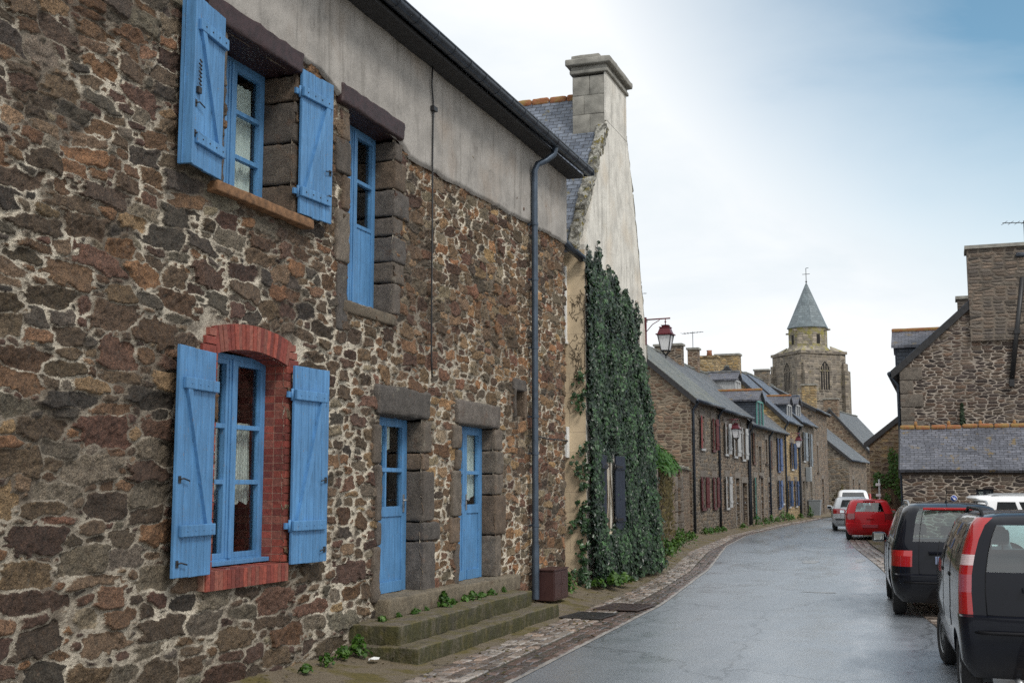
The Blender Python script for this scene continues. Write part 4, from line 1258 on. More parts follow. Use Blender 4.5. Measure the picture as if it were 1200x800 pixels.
door(D2, FX - 0.205, True, [('curtain', 15.2, 16.3, 1.7, 2.66)])
# door sills and the plinth they stand on
b = LB(); b.col = (0.20, 0.165, 0.115)
b.rough((FX - 0.3, 12.55, 0.40), (FX + 0.2, 14.9, 0.625), 0.03, 0.015, 0.08, 31)
b.rough((FX - 0.3, 14.9, 0.38), (FX + 0.18, 17.1, 0.605), 0.03, 0.015, 0.08, 33)
b.build('threshold', 'block', HOUSE)

# ---- shutters
def shutter(hy, z0, z1, w, ang, sgn, wide, thick=0.032, batt=(0.14, 0.84), extra=False):
    """leaf hinged at y = hy; ang measured from lying flat on the wall, sgn -1 opens towards smaller y"""
    piv = Matrix.Translation((FX + 0.075, hy, 0)) @ Matrix.Rotation(-sgn * R(ang) , 4, 'Z')
    Mx = Matrix.Translation((-FX, -3.0, 0)) @ piv
    # local: x = out of the wall, y = away from the hinge (times sgn)
    def bx(b, x0, x1, y0, y1, z0_, z1_, bev=0.004):
        b.box((x0, sgn * y0, z0_), (x1, sgn * y1, z1_), bev)
    b = MB(); b.M = Mx
    n = 5 if wide else 4
    pw = w / n
    for i in range(n):
        dz = random.uniform(-0.006, 0.006)
        bx(b, 0.0 + random.uniform(-0.0015, 0.0015), thick, i * pw + 0.0025, (i + 1) * pw - 0.0025, z0 + dz, z1 + dz, 0.006)
    bx(b, 0.004, thick - 0.008, 0.002, w - 0.002, z0 + 0.01, z1 - 0.01, 0)
    s_ = b.build('shutter', 'blue', HOUSE)
    H = z1 - z0
    zb = [z0 + H * batt[0], z0 + H * batt[1]]
    for z in zb:
        q = MB(); q.M = Mx
        bx(q, thick, thick + 0.036, -0.01, w * 0.9, z - 0.05, z + 0.05, 0.008)
        q.k = 1
        for i in range(4):
            yy = w * (0.1 + 0.22 * i)
            q.lathe([(0.009, thick + 0.036), (0.007, thick + 0.041)], 8, (0, sgn * yy, z), 'x')
        q.build('batten', ['blue', 'iron' if z1 > 4 else 'blue'], s_)
    q = MB(); q.M = Mx
    za, zc = zb[0] + 0.05, zb[1] - 0.05
    ya, yc = w * 0.10, w * 0.72
    bw = 0.075
    q.prism([(sgn * ya, za), (sgn * (ya + bw), za), (sgn * (yc + bw), zc), (sgn * yc, zc)], (thick, thick + 0.03), 'x')
    q.build('brace', 'blue', s_)
    for z in zb:
        q = MB(); q.M = Mx
        q.lathe([(0.014, z - 0.06), (0.014, z + 0.06)], 8, (0.012, -sgn * 0.014, 0))
        bx(q, -0.02, 0.006, -0.07, 0.0, z - 0.03, z + 0.03, 0.003)
        q.build('hinge', 'blue', s_)
    q = MB(); q.M = Mx
    yy = w - 0.05
    for z in ((z0 + 0.12, z0 + H * 0.42) if z1 < 4 else (z0 + H * 0.36, z0 + 0.28)):
        q.tube([(thick + 0.006, sgn * yy, z), (thick + 0.03, sgn * (yy - 0.02), z + 0.01), (thick + 0.03, sgn * (yy - 0.12), z - 0.01)], 0.007, 6)
        q.box((thick, sgn * (yy - 0.02), z - 0.03), (thick + 0.008, sgn * (yy + 0.02), z + 0.03))
    if extra:
        for k in range(7):
            q.tube([(thick + 0.02, sgn * (yy - 0.02 + 0.012 * (k % 2)), z0 + H * 0.62 - 0.035 * k), (thick + 0.035, sgn * (yy - 0.03), z0 + H * 0.62 - 0.035 * k - 0.03)], 0.008, 6)
        q.box((thick, sgn * (yy - 0.06), z0 + H * 0.42), (thick + 0.03, sgn * (yy), z0 + H * 0.42 + 0.06), 0.006)
    q.build('latch', 'iron', s_)
    return s_
shutter(W1[0] - 0.15, 4.67, 6.2, 0.60, 8, -1, True, batt=(0.16, 0.83), extra=True)
shutter(W1[1] + 0.02, 4.67, 6.2, 0.60, 4, 1, True, batt=(0.15, 0.84))
shutter(W3[0] - 0.13, 1.14, 3.09, 0.64, 6, -1, True, batt=(0.2, 0.84))
shutter(W3[1] + 0.04, 1.14, 3.11, 0.64, 4, 1, True, batt=(0.19, 0.85))
# folded strip on the free edge of the upper left leaf
piv = Matrix.Translation((-FX, -3.0, 0)) @ Matrix.Translation((FX + 0.075, W1[0] - 0.09, 0)) @ Matrix.Rotation(R(8), 4, 'Z')
b = MB(); b.M = piv
b.box((-0.085, -0.70, 4.66), (0.05, -0.665, 6.21), 0.005); b.box((-0.045, -0.709, 4.66), (-0.035, -0.70, 6.21), 0.003)
b.build('shutter_edge', 'blue', HOUSE)

# ------------------------------------------------------------------ steps in front of the doors
st = thing('stone_steps', 'two long mossy stone steps below the blue doors', 'steps', (-5.8, 14.5, 0.02))
b = MB(); b.M = Matrix.Translation((5.8, -14.5, -0.02))
for (ya, yb, xf) in ((11.84, 13.60, -5.32), (13.61, 15.35, -5.35), (15.36, 17.0, -5.39)):
    b.rough((-6.3, ya, -0.02), (xf, yb, 0.20), 0.018, 0.014, 0.06, ya)
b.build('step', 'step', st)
b = MB(); b.M = Matrix.Translation((5.8, -14.5, -0.02))
for (ya, yb, xf) in ((11.95, 14.3, -5.60), (14.31, 16.6, -5.67)):
    b.rough((-6.3, ya, 0.19), (xf, yb, 0.41), 0.018, 0.014, 0.06, ya)
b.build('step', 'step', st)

# brown cabinet at the foot of the drainpipe
mb = thing('meter_cabinet', 'dark brown metal cabinet at the foot of the drainpipe', 'cabinet', (-5.95, 18.4, 0.13))
b = MB(); b.box((-0.14, -0.36, 0.0), (0.15, 0.36, 0.46), 0.01); b.box((-0.15, -0.375, 0.46), (0.165, 0.375, 0.485), 0.006); b.build('body', 'meter', mb)
for s_ in (-1, 1):
    b = MB(); b.box((0.15, s_ * 0.008, 0.03), (0.158, s_ * 0.345, 0.445), 0.004); b.lathe([(0.012, 0.158), (0.01, 0.17)], 8, (0, s_ * 0.05, 0.25), 'x'); b.build('door', 'meter', mb)

# drain grates in the gutter
def grate(label, cx, cy, rz, w, l, mat):
    t = thing('drain_grate', label, 'drain grate', (cx, cy, 0.026), rz, 'drain grates in the gutter')
    b = MB()
    for (a, c) in (((-w / 2, -l / 2, 0), (w / 2, -l / 2 + 0.035, 0.014)), ((-w / 2, l / 2 - 0.035, 0), (w / 2, l / 2, 0.014)), ((-w / 2, -l / 2 + 0.035, 0), (-w / 2 + 0.035, l / 2 - 0.035, 0.014)), ((w / 2 - 0.035, -l / 2 + 0.035, 0), (w / 2, l / 2 - 0.035, 0.014))):
        b.box(a, c, 0.003)
    b.build('frame', mat, t)
    b = MB(); n = 9
    for i in range(n):
        x = -w / 2 + 0.05 + (w - 0.1) * i / (n - 1)
        b.box((x - 0.012, -l / 2 + 0.035, 0.0), (x + 0.012, l / 2 - 0.035, 0.011))
    b.box((-w / 2 + 0.03, -0.012, 0.001), (w / 2 - 0.03, 0.012, 0.0105))
    b.build('bar', mat, t)
    b = MB(); b.quad((-w / 2 + 0.01, -l / 2 + 0.01, 0.002), (w / 2 - 0.01, -l / 2 + 0.01, 0.002), (w / 2 - 0.01, l / 2 - 0.01, 0.002), (-w / 2 + 0.01, l / 2 - 0.01, 0.002)); b.build('pit', 'dark', t)
M['cast'] = m_simple('worn_cast_iron', (0.055, 0.052, 0.052), 0.4, 0.3, 10, 0.3, Metallic=0.4)
M['cast_rust'] = m_simple('rusty_cast_iron', (0.085, 0.06, 0.055), 0.5, 0.3, 10, 0.3, Metallic=0.3)
grate('nearer dark iron drain grate set in the cobbled gutter', -4.98, 17.15, R(-4), 0.62, 0.85, 'cast')
grate('farther brownish iron drain grate beside the road edge', -4.80, 18.55, R(-4), 0.72, 1.0, 'cast_rust')
# ------------------------------------------------------------------ the ivy-covered gable house
IX = -6.1
ivh = thing('gable_house', 'tall house with streaked white gable, tall chimney and ivy over its front', 'house', (IX, 23.3, 0))
def IB():
    b = MB(); b.M = Matrix.Translation((-IX, -23.3, 0)); return b
b = IB()
GP = [(20.9, -0.05), (25.7, -0.05), (25.7, 5.0), (25.25, 6.4), (24.67, 8.05), (24.2, 9.2), (22.55, 9.2), (20.9, 6.35)]
# front gable with its window opening
def gable_face(b, poly, x0, x1, op):
    y0, y1, z0, z1 = op
    b.prism([(poly[0][0], -0.05), (poly[1][0], -0.05), (poly[1][0], z0), (poly[0][0], z0)], (x0, x1), 'x')
    b.prism([(poly[0][0], z0), (y0, z0), (y0, z1), (poly[0][0], z1)], (x0, x1), 'x')
    b.prism([(y1, z0), (poly[1][0], z0), (poly[1][0], z1), (y1, z1)], (x0, x1), 'x')
    b.prism([(poly[0][0], z1), (poly[1][0], z1)] + poly[2:], (x0, x1), 'x')
IW = (21.98, 22.62, 1.05, 2.5)
gable_face(b, GP, IX - 0.18, IX, IW)
b.prism([(22.495, 9.19), (24.155, 9.19), (24.155, 10.2), (22.495, 10.2)], (IX - 0.035, IX), 'x')
b.build('gable_wall', 'render_white', ivh)
b = IB()
b.box((-13.0, 20.9, -0.05), (IX - 0.18, 21.2, 6.2)); b.box((-13.0, 25.4, -0.05), (IX - 0.18, 25.7, 5.0)); b.box((-13.0, 21.2, -0.05), (-12.7, 25.4, 5.0))
b.quad((-13, 20.895, -0.05), (IX, 20.895, -0.05), (IX, 20.895, 6.25), (-13, 20.895, 6.25))
b.build('side_wall', 'cream', ivh)
b = IB()
def yslab(b, p0, p1, x0, x1, th):
    d = Vector((p1[0] - p0[0], p1[1] - p0[1])); n = Vector((-d.y, d.x)).normalized() * th
    if n.y < 0: n = -n
    b.prism([p0, p1, (p1[0] + n.x, p1[1] + n.y), (p0[0] + n.x, p0[1] + n.y)], (x0, x1), 'x')
yslab(b, (20.42, 6.12), (23.35, 9.92), -13.1, IX - 0.17, 0.09)
yslab(b, (26.05, 4.7), (23.35, 9.92), -13.1, IX - 0.30, 0.09)
rf = b.build('roof', 'slate', ivh)
b = IB()
x = -13.0
while x < -6.8:
    b.rough((x, 23.22, 9.9), (x + 0.38, 23.48, 10.06), 0.05, 0.012, 0.08, x); x += 0.39
b.build('ridge_tiles', 'ridge', rf)
b = IB()
pts = [(20.45, 6.2), (20.95, 6.92), (21.5, 7.62), (22.05, 8.3), (22.6, 9.0)]
for i in range(4):
    (ya, za), (yb, zb) = pts[i], pts[i + 1]
    L = math.hypot(yb - ya, zb - za); a = math.atan2(zb - za, yb - ya)
    b.M = Matrix.Translation((-IX, -23.3, 0)) @ Matrix.Translation((0, ya, za)) @ Matrix.Rotation(a, 4, 'X')
    b.rough((IX - 0.19, 0, -0.06), (IX + 0.01, L + 0.02, 0.14 + 0.03 * (i % 2)), 0.05, 0.05, 0.05, i * 3.1)
b.build('verge_coping', 'lichen', ivh)
b = IB()
pts = [(25.9, 4.7), (25.4, 6.3), (24.75, 8.2), (24.2, 9.35)]
for i in range(3):
    (ya, za), (yb, zb) = pts[i], pts[i + 1]
    L = math.hypot(yb - ya, zb - za); a = math.atan2(zb - za, yb - ya)
    b.M = Matrix.Translation((-IX, -23.3, 0)) @ Matrix.Translation((0, ya, za)) @ Matrix.Rotation(a, 4, 'X')
    b.rough((IX - 0.4, 0, -0.16), (IX - 0.04, L, 0.0), 0.04, 0.02, 0.1, i * 2.1 + 9)
b.build('verge_coping', 'lichen', ivh)
# chimney of dressed blocks with moulded cap
b = IB(); b.smooth = True
z = 8.55; k = 0
CX0, CX1, CY0, CY1 = -6.80, IX - 0.03, 22.5, 24.15
while z < 10.15:
    h = 0.4
    xm = CX0 + 0.36 if k % 2 else CX0 + 0.24
    for (xa, xb) in ((CX0, xm - 0.003), (xm + 0.003, CX1)):
        for (ya, yb) in ((CY0, 23.2), (23.206, CY1)):
            b.rough((xa, ya, z), (xb, yb, min(10.2, z + h) - 0.006), 0.008, 0.006, 0.12, z + xa)
    z += h; k += 1
ch = b.build('chimney', 'chim_stone', ivh)
b = IB()
b.rough((CX0 - 0.05, CY0 - 0.05, 10.195), (CX1 + 0.08, CY1 + 0.05, 10.27), 0.02, 0.006, 0.15, 1)
b.rough((CX0 - 0.02, CY0 - 0.02, 10.27), (CX1 + 0.05, CY1 + 0.02, 10.36), 0.01, 0.006, 0.15, 1)
b.rough((CX0 - 0.12, CY0 - 0.12, 10.36), (CX1 + 0.15, CY1 + 0.12, 10.50), 0.03, 0.012, 0.12, 2)
b.rough((CX0 - 0.02, CY0 - 0.02, 10.50), (CX1 - 0.1, CY1 - 0.2, 10.60), 0.02, 0.01, 0.15, 3)
b.build('chimney_cap', 'chim_stone', ch)
b = IB()
b.tube([(-6.34, 19.96, 6.34), (-6.13, 20.84, 6.07)], 0.075, 10); b.tube([(-6.34, 19.96, 6.40), (-6.12, 20.85, 6.13)], 0.02, 6)
b.build('gutter', 'zinc_dark', ivh)
b = IB()
b.box((-6.75, 20.80, 4.55), (-6.44, 20.893, 5.95), 0.006); b.box((-6.8, 20.74, 4.50), (-6.42, 20.89, 4.55), 0.006)
b.build('window_surround', 'plastic_white', ivh)
b = IB(); b.box((-6.75, 20.76, 2.42), (-6.41, 20.893, 2.98), 0.008); b.build('meter_box', 'plastic_white', ivh)
# window between dark shutters
b = IB()
y0, y1, z0, z1 = IW
for (a, c) in (((y0, z0), (y0 + 0.07, z1)), ((y1 - 0.07, z0), (y1, z1)), ((y0 + 0.07, z1 - 0.08), (y1 - 0.07, z1)), ((y0 + 0.07, z0), (y1 - 0.07, z0 + 0.08)), (((y0 + y1) / 2 - 0.03, z0 + 0.08), ((y0 + y1) / 2 + 0.03, z1 - 0.08))):
    b.box((IX - 0.14, a[0], a[1]), (IX - 0.08, c[0], c[1]), 0.004)
b.box((IX - 0.1, y0 - 0.05, z0 - 0.06), (IX + 0.08, y1 + 0.05, z0), 0.006)
M['cream_frame'] = m_simple('cream_paint', (0.62, 0.52, 0.38), 0.6, 0.15)
w = b.build('window', 'cream_frame', ivh)
b = IB(); b.box((IX - 0.125, y0 + 0.06, z0 + 0.07), (IX - 0.12, y1 - 0.06, z1 - 0.07)); b.build('pane', 'glass', w)
b = IB(); b.box((IX - 0.18, y0 + 0.02, z0 + 0.02), (IX - 0.165, y1 - 0.02, z1 - 0.02)); b.build('curtain', 'cream_frame', w)
for (hy, sg, an) in ((y0 - 0.02, -1, 3), (y1 + 0.02, 1, 7)):
    b = MB(); b.M = Matrix.Translation((-IX, -23.3, 0)) @ Matrix.Translation((IX + 0.06, hy, 0)) @ Matrix.Rotation(-sg * R(an), 4, 'Z')
    for i in range(3):
        b.box((0, sg * (i * 0.16 + 0.003), z0 + 0.01), (0.035, sg * ((i + 1) * 0.16 - 0.003), z1 - 0.01), 0.005)
    for z in (z0 + 0.22, z1 - 0.22):
        b.box((0.035, sg * 0.01, z - 0.045), (0.06, sg * 0.45, z + 0.045), 0.005)
    s_ = b.build('shutter', 'navy', ivh)
    q = MB(); q.M = b.M
    for z in (z0 + 0.22, z1 - 0.22):
        q.box((0.06, sg * -0.04, z - 0.02), (0.066, sg * 0.3, z + 0.02)); q.lathe([(0.02, z - 0.05), (0.02, z + 0.05)], 8, (0.03, -sg * 0.03, 0))
    q.build('hinge', 'iron', s_)

# ------------------------------------------------------------------ leaves
def leaf_mesh(name, P, N, size, mat, parent, shape='ivy', seed=1, val=None, droop=0.5):
    """many small leaves in one mesh: P positions, N facing directions"""
    rs = np.random.default_rng(seed)
    n = len(P)
    if shape == 'ivy':
        S = np.array([(0, -0.5), (0.42, -0.38), (0.5, 0.05), (0.22, 0.08), (0, 0.62), (-0.22, 0.08), (-0.5, 0.05), (-0.42, -0.38)])
        bend = np.array([0.0, -0.10, -0.16, -0.03, -0.22, -0.03, -0.16, -0.10])
        Fs = np.array([(0, 1, 2, 3), (0, 3, 4, 5), (0, 5, 6, 7)])
    elif shape == 'blade':
        S = np.array([(-0.08, -0.5), (0.08, -0.5), (0.11, 0.0), (0.0, 0.5), (-0.11, 0.0)])
        bend = np.array([0, 0, 0.02, -0.25, 0.02])
        Fs = np.array([(0, 1, 2, 4), (4, 2, 3, 3)])
    else:
        S = np.array([(0, -0.5), (0.3, -0.15), (0.26, 0.2), (0, 0.5), (-0.26, 0.2), (-0.3, -0.15)])
        bend = np.array([0, -0.08, -0.08, -0.15, -0.08, -0.08])
        Fs = np.array([(0, 1, 2, 3), (0, 3, 4, 5)])
    N = N / np.linalg.norm(N, axis=1, keepdims=True)
    dn = np.array([0, 0, -1.0]) * droop + rs.normal(0, 0.55, (n, 3))
    T = dn - (dn * N).sum(1, keepdims=True) * N
    T /= np.linalg.norm(T, axis=1, keepdims=True) + 1e-9
    Bt = np.cross(N, T)
    sz = size * rs.uniform(0.6, 1.3, n)
    V = P[:, None, :] + sz[:, None, None] * (S[None, :, 0, None] * Bt[:, None, :] + S[None, :, 1, None] * T[:, None, :] + bend[None, :, None] * N[:, None, :])
    k = len(S)
    F = (np.arange(n)[:, None, None] * k + Fs[None]).reshape(-1, 4)
    v = rs.beta(1.6, 2.4, n) if val is None else val
    C = np.repeat(np.stack([v, v, v, np.ones(n)], 1), k, 0)
    if shape == 'blade':
        tri = F[:, 2] == F[:, 3]
        return fromtri(name, V.reshape(-1, 3), F, tri, mat, parent, C)
    return fromnp(name, V.reshape(-1, 3), F, mat, parent, False, {'scol': ('FLOAT_COLOR', C)})
def fromtri(name, V, F, tri, mat, parent, C):
    T = np.concatenate([F[~tri][:, [0, 1, 2]], F[~tri][:, [0, 2, 3]], F[tri][:, :3]])
    return fromnp(name, V, T, mat, parent, False, {'scol': ('FLOAT_COLOR', C)})
def in_poly(px, py, poly):
    ins = np.zeros(len(px), bool)
    n = len(poly)
    for i in range(n):
        x0, y0 = poly[i]; x1, y1 = poly[(i + 1) % n]
        c = ((y0 > py) != (y1 > py)) & (px < (x1 - x0) * (py - y0) / (y1 - y0 + 1e-12) + x0)
        ins ^= c
    return ins

ivy = thing('ivy_plant', 'dense dark green ivy climbing the white gable around a shuttered window', 'ivy', (IX + 0.1, 23.3, 0.17))
rs = np.random.default_rng(5)
POLY = [(20.9, 0.15), (20.86, 1.2), (20.95, 2.3), (20.9, 3.6), (20.88, 5.0), (20.92, 6.0), (21.02, 6.05), (21.1, 6.3), (21.25, 6.05), (21.5, 6.05), (21.75, 6.5), (21.9, 5.98), (22.3, 5.9), (22.5, 6.2), (22.7, 5.85), (22.95, 6.1), (23.15, 5.75), (23.4, 5.65), (23.65, 5.95), (23.9, 5.55), (24.2, 5.7), (24.45, 5.45), (24.6, 5.75), (24.68, 5.3), (24.7, 4.9), (25.0, 4.7), (25.15, 4.3), (25.4, 4.2), (25.5, 3.7), (25.8, 3.3), (25.95, 2.75), (26.1, 2.2), (26.12, 1.3), (26.3, 0.6), (26.2, 0.12)]
n0 = 46000
y = rs.uniform(20.7, 26.5, n0); z = rs.uniform(0.1, 6.6, n0)
jy = y + rs.normal(0, 0.06, n0); jz = z + rs.normal(0, 0.06, n0)
ok = in_poly(jy, jz, POLY)
wy, wz = (y - 22.32) / 0.62, (z - 1.78) / 0.72
ok &= ~((np.abs(wy + 0.16 * np.sin(z * 5) + rs.normal(0, 0.09, n0)) < 1) & (np.abs(wz + 0.10 * np.sin(y * 6) + rs.normal(0, 0.08, n0)) < 1))
y, z, wy, wz = y[ok], z[ok], wy[ok], wz[ok]
bl = np.array([mnoise.noise(Vector((a * 1.7, c * 1.7, 3))) + 0.6 * mnoise.noise(Vector((a * 4.2, c * 4.2, 8))) for a, c in zip(y, z)])
depth = 0.10 + 0.09 * bl + 0.18 * np.clip((2.6 - z) / 2.6, 0, 1) + np.clip((y - 25.5) * 0.1, 0, 0.1)
depth = np.clip(depth, 0.05, 0.6) * np.clip(0.35 + (6.2 - z) / 1.2, 0.35, 1)
tq = rs.random(len(y)) ** 0.45
nearw = np.clip(np.maximum(np.abs(wy) - 1, np.abs(wz) - 1) / 0.45, 0, 1)
x = IX + 0.025 + depth * tq * (0.45 + 0.55 * nearw)
x = np.where(y > 25.72, x - rs.uniform(0, 0.35, len(y)), x)
P = np.stack([x, y, z], 1) - np.array([IX + 0.1, 23.3, 0.17])
e = 0.05
clump_shade = np.clip(0.75 + 0.9 * bl, 0.25, 1.6)  # clump shading painted into leaf colour: hollows darker, bulges lighter
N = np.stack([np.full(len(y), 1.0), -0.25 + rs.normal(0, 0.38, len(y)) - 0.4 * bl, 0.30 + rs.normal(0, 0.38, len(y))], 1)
val = np.clip(rs.beta(1.0, 3.2, len(y)) * (0.35 + 0.9 * tq ** 3) * clump_shade + (rs.random(len(y)) < 0.05) * 0.45, 0, 1)  # inner leaves also coloured darker, standing in for shade inside the ivy
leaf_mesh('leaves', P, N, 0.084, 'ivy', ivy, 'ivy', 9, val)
# side shoots over the corner and the cream wall
pp = []; nn = []
stm = MB(); stm.M = Matrix.Translation((-IX - 0.1, -23.3, -0.17))
for (zz, ln, nl) in ((3.95, 0.28, 16), (3.60, 0.34, 22), (3.35, 0.14, 10), (2.22, 0.33, 26), (1.95, 0.15, 16), (1.6, 0.17, 18), (1.30, 0.40, 34), (1.12, 0.2, 24), (0.85, 0.16, 20), (0.62, 0.2, 22), (0.40, 0.33, 28), (2.6, 0.12, 14), (0.25, 0.22, 30)):
    p = Vector((IX + 0.02, 20.875, zz)); pts = [p.copy()]
    for k in range(7):
        p = p + Vector((-ln / 7, rs.normal() * 0.004 - 0.002, rs.normal() * 0.025 + 0.004)); pts.append(p.copy())
    stm.tube(pts, 0.006, 5)
    for k in range(nl):
        q = pts[int(rs.integers(len(pts)) * (rs.random() ** 0.35))]
        pp.append((q.x + rs.normal() * 0.035, 20.85 - abs(rs.normal()) * 0.05, q.z + rs.normal() * 0.06 - 0.02)); nn.append((rs.normal() * 0.4 + 0.2, -1, 0.35 + rs.normal() * 0.3))
leaf_mesh('shoot_leaves', np.array(pp) - np.array([IX + 0.1, 23.3, 0.17]), np.array(nn), 0.085, 'ivy', ivy, 'ivy', 12)
for k in range(34):
    p = Vector((IX - rs.uniform(0.0, 0.3), 20.888, rs.uniform(3.2, 5.6))); pts = [p.copy()]
    for q in range(9):
        p = p + Vector((rs.normal() * 0.035, 0, rs.uniform(0.0, 0.1) * (1 if rs.random() < 0.7 else -0.6))); pts.append(Vector((min(p.x, IX - 0.01), 20.888, p.z)))
    stm.tube(pts, 0.0035, 4)
for k in range(16):
    yy = rs.uniform(21.1, 25.3); pts = []
    zz = 0.15
    while zz < 5.9:
        pts.append((IX + 0.02, yy, zz)); yy += rs.normal() * 0.06; zz += 0.3
    pts = [p for p in pts if not (21.6 < p[1] < 23.3 and 0.95 < p[2] < 2.6)]
    if len(pts) > 3: stm.tube(pts[:len(pts)], 0.011, 5)
stm.build('stems', 'dry_stem', ivy)

# ------------------------------------------------------------------ wall lamps
def lamp(label, wx, wy, z, arm, rz=0.0, sc=1.0):
    """wall lantern on a bracket; the arm leaves the wall along local +x"""
    t = thing('street_lamp', label, 'street lamp', (wx, wy, z), rz, 'wall lanterns along the street')
    t.scale = (sc,) * 3
    b = MB()
    b.box((-0.01, -0.03, -0.62), (0.03, 0.03, 0.06), 0.005); b.tube([(0.0, 0, 0), (arm + 0.12, 0, 0.012)], 0.018, 8)
    b.tube([(0.02, 0, -0.3), (0.18, 0, -0.12), (0.36, 0, -0.02)], 0.010, 6)
    b.tube([(arm, 0, 0.0), (arm, 0, -0.16)], 0.012, 8); b.lathe([(0.0, -0.05), (0.025, -0.06), (0.025, -0.08), (0.0, -0.09)], 8, (arm, 0, 0))
    b.build('bracket', 'lamp_red', t)
    b = MB()
    def fr(z0, w0, z1, w1):
        vs = [(arm + sx * w0, sy * w0, z0) for sx, sy in ((-1, -1), (1, -1), (1, 1), (-1, 1))] + [(arm + sx * w1, sy * w1, z1) for sx, sy in ((-1, -1), (1, -1), (1, 1), (-1, 1))]
        b.add(vs, [(0, 1, 5, 4), (1, 2, 6, 5), (2, 3, 7, 6), (3, 0, 4, 7), (3, 2, 1, 0), (4, 5, 6, 7)])
    fr(-0.40, 0.205, -0.375, 0.205); fr(-0.375, 0.17, -0.22, 0.115); fr(-0.225, 0.135, -0.205, 0.135); fr(-0.205, 0.06, -0.16, 0.10); fr(-0.16, 0.10, -0.145, 0.03)
    b.build('roof', 'lamp_red', t)
    b = MB()
    for sx in (-1, 1):
        for sy in (-1, 1):
            b.tube([(arm + sx * 0.165, sy * 0.165, -0.40), (arm + sx * 0.095, sy * 0.095, -0.78), (arm, 0, -0.90)], 0.013, 6)
    for (a, z_) in ((0.165, -0.405), (0.095, -0.78)):
        for i in range(4):
            c = [(-1, -1), (1, -1), (1, 1), (-1, 1)]
            p, q = c[i], c[(i + 1) % 4]
            b.tube([(arm + p[0] * a, p[1] * a, z_), (arm + q[0] * a, q[1] * a, z_)], 0.012, 6)
    b.lathe([(0.005, -0.97), (0.022, -0.945), (0.012, -0.92), (0.03, -0.90), (0.008, -0.88)], 8, (arm, 0, 0))
    b.build('frame', 'iron', t)
    b = MB()
    w0, w1 = 0.155, 0.09
    vs = [(arm + sx * w1, sy * w1, -0.775) for sx, sy in ((-1, -1), (1, -1), (1, 1), (-1, 1))] + [(arm + sx * w0, sy * w0, -0.405) for sx, sy in ((-1, -1), (1, -1), (1, 1), (-1, 1))]
    b.add(vs, [(0, 1, 5, 4), (1, 2, 6, 5), (2, 3, 7, 6), (3, 0, 4, 7), (3, 2, 1, 0), (4, 5, 6, 7)])
    b.build('lamp_glass', 'frost', t)
    return t
lamp('maroon lantern on an iron arm at the ivy house corner, nearest of three', -6.1, 25.64, 5.56, 0.50, 0, 0.9)

# ------------------------------------------------------------------ houses along the street
def wall_face(b, u0, u1, z0, z1, y, holes, dep):
    us = sorted(set([u0, u1] + [h[0] for h in holes] + [h[1] for h in holes])); zs = sorted(set([z0, z1] + [h[2] for h in holes] + [h[3] for h in holes]))
    for i in range(len(us) - 1):
        for k in range(len(zs) - 1):
            cu, cz = (us[i] + us[i + 1]) / 2, (zs[k] + zs[k + 1]) / 2
            if any(h[0] < cu < h[1] and h[2] < cz < h[3] for h in holes): continue
            b.quad((us[i], y, zs[k]), (us[i + 1], y, zs[k]), (us[i + 1], y, zs[k + 1]), (us[i], y, zs[k + 1]))
    for (a, c, p, q) in [h[:4] for h in holes]:
        b.quad((a, y, p), (a, y, q), (a, y + dep, q), (a, y + dep, p)); b.quad((c, y, q), (c, y, p), (c, y + dep, p), (c, y + dep, q))
        b.quad((a, y, q), (c, y, q), (c, y + dep, q), (a, y + dep, q)); b.quad((c, y, p), (a, y, p), (a, y + dep, p), (c, y + dep, p))

